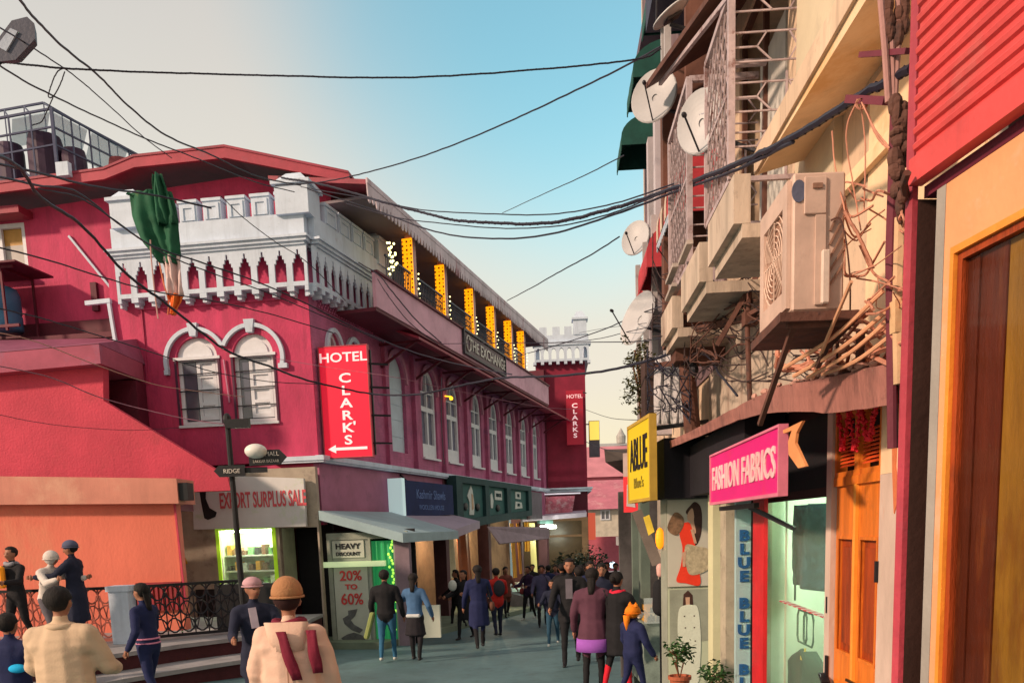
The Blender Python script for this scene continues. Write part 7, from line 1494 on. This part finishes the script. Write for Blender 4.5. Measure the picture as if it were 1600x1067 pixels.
p = clean(person('tall man in black coat walking toward the camera in the middle of the crowd', G(890,13.9), 13.9, R_(172), 1.76, BK, BK, arms=(.2,.3), bend=(.6,.7), coat=.18, stride=.14, bulk=1.06)); MB(p[1]).box(-.05,.06,.125,.14,1.1,1.42).build('shirt_front', K('grey_shirt', (.16,.14,.17)), p[0])
for i, (px, Y, fc, hh, m_, lb, hr) in enumerate(((846,22.5,180,1.64,K('speckled_blue_coat', (.08,.08,.16)),'woman in a speckled blue coat behind the walking child','long'), (878,21,10,1.66,BK,'man in black just behind the tall man, left shoulder showing','short'), (908,19.5,200,1.62,BL,'person in blue black jacket looking left over the crowd','short'), (922,17.5,185,1.7,NV,'man in navy coat behind the mauve coat woman','short'), (902,25,180,1.6,K('grey_green_coat', (.07,.08,.08)),'distant person in a grey green coat at the crowd centre','short'), (948,23,175,1.66,BK,'dark figure with a cap between crowd and car','short'), (868,28,170,1.62,K('dim_mauve_coat', (.12,.06,.09)),'distant person in a dim mauve coat beside the far shopfront','long'), (935,28,20,1.6,K('ash_coat', (.16,.15,.17)),'distant person in an ash coat near the headlight','short'))):
    clean(person(lb, G(px, Y), Y, R_(fc), hh, m_, BK, hair=hr, coat=.25, arms=(.3,.3), bend=(.7,.7), vox=.028))
for px, Y, fc, hh, m_, lb in ((832,30,180,1.66,BK,'far figure in black just left of the speckled blue coat'), (857,27,10,1.62,NV,'far navy figure between the speckled coat and the counter'), (893,22.5,170,1.7,BL,'dark head and shoulders right above the tall man'), (915,24,190,1.64,BK,'black clad figure between the tall man and the mauve coat'), (940,14.5,175,1.66,BL,'dark figure half hidden between the mauve coat and the crimson scarf'), (905,14.8,10,1.62,BK,'dark figure whose back fills the gap beside the tall man'), (962,26,180,1.62,K('dull_brown_coat', (.09,.05,.04)),'dull brown coated figure in front of the pale car'), (712,23,120,1.6,BK,'black clad shopper deep under the lilac canopy'), (790,27,200,1.62,K('rust_jacket', (.2,.06,.04)),'rust jacketed shopper at the far end of the counter')):
    clean(person(lb, G(px, Y), Y, R_(fc), hh, m_, BK, hair='short' if px % 2 else 'long', coat=.2, arms=(.3,.4), bend=(.7,.6), vox=.03))
p = clean(person('woman in a mauve coat over a lilac tunic at the right of the crowd', G(925,11.0), 11.0, R_(-15), 1.62, K('mauve_quilted_coat', (.10,.035,.06)), BK, hair='long', coat=.22, arms=(.1,.4), bend=(.3,.8), female=True, bulk=1.12, stride=.05))
g = [[(.235*math.cos(t*math.pi/8)*(1+.03*i), .20*math.sin(t*math.pi/8)*(1+.03*i)+.006*math.sin(t*3), .76-.09*i) for t in range(17)] for i in range(3)]; MB(p[1]).sheet(g, -.01).build('tunic_hem', K('lilac_tunic', (.34,.10,.50)), p[0], smooth=True)
p = clean(person('woman in black cardigan, crimson scarf and red trousers beside the fox hat child', G(963,10.9), 10.9, R_(-40), 1.56, BK, K('crimson_trousers', (.62,.012,.03)), hair='bun', coat=.36, arms=(.1,.5), bend=(.4,.8), female=True, bulk=1.12)); scarf(p, K('crimson_scarf', (.75,.02,.06)), .52, ((.10,.20,.15,.42),))
p = clean(person('child in a navy snowsuit wearing an orange and white fox hat', G(987,10.0), 10.0, R_(-60), 1.16, NV, NV, hair='none', arms=(.2,.2), bend=(.4,.4), bulk=1.25, stride=.16))
hat(p, K('orange_plush', (.88,.24,.01), .9), (.135,.15,.135), .03, 'plush_hat'); mh = p[2]
MB(mh).ell((0,.15,-.02), (.06,.09,.045), 12, 8).build('hat_snout', K('white_plush', (.75,.68,.6)), p[0], smooth=True)
for s_ in (-1, 1): MB(mh).lathe([(.045,0),(.03,.04),(.002,.08)], (s_*.08,.0,.13), 8).build('hat_ear', K('orange_plush', (.88,.24,.01)), p[0]); MB(mh).ell((s_*.11,.07,-.05), (.03,.06,.045), 10, 6).build('cheek_flap', K('white_plush', (.75,.68,.6)), p[0], smooth=True)
MB(mh).tube([(0,-.14,-.02),(0,-.15,-.15),(.0,-.13,-.28)], [.07,.05,.03], 10).build('hat_tail', K('orange_plush', (.88,.24,.01)), p[0], smooth=True)
# shop mannequin by the stall
mq = thing('mannequin', 'dark dressed mannequin bust with a pale pink head beside the red dress poster', 'mannequin', P(1031,1000,9.7)); c = P(1032,893,9.7); mb = MB(); capsule(mb, c+Vector((0,0,-.02)), .045, c+Vector((0,0,.05)), .05); mb.build('head', mat('pale_pink_plastic', (.7,.4,.36), .4), mq, smooth=True)
mb = MB(); capsule(mb, c+Vector((0,0,-.17)), .09, c+Vector((0,0,-.42)), .10); mb.build('torso', BK, mq, smooth=True); MB().bar(c+Vector((0,0,-.05)), Vector((c.x, c.y, gz(9.7))), .03).build('stand', IRON, mq)

# bags carried in the crowd
def bag_on(px_lab, cx, col, name='shoulder_bag'):
    o = [q for q in bpy.data.objects if q.get('label') == px_lab]
    if not o: return
    o = o[0]; T = ORG[o.name]; mb = MB(T); mb.ell((cx, .0, .88), (.07,.13,.12), 12, 8, fn=lambda d: 1 if abs(d.z) < .8 else .9); mb.build(name, cloth('bag_'+name+str(len(px_lab)), col), o, smooth=True)
    MB(T).tube([(cx,.05,.98),(cx*.7,.10,1.2),(cx*.3,.06,1.40),(cx*.6,-.06,1.36),(cx,-.08,.98)], .012, 5).build('strap', BLACK, o)
bag_on('woman in a long navy coat with legs apart left of the red jacket', .27, (.12,.05,.03))
bag_on('woman in a speckled blue coat behind the walking child', -.25, (.25,.2,.15))
bag_on('woman in a mauve coat over a lilac tunic at the right of the crowd', .27, (.03,.02,.02))
bag_on('woman in dark plum jacket standing right of the goods counter', .24, (.3,.05,.05))
for o in [q for q in bpy.data.objects if q.get('label') in ('man in a scarlet jacket standing before the goods counter', 'dark figure whose back fills the gap beside the tall man')]:
    MB(ORG[o.name]).ell((0,-.20,1.18), (.15,.09,.20), 14, 10).build('backpack', cloth('charcoal_backpack', (.03,.03,.04)), o, smooth=True)
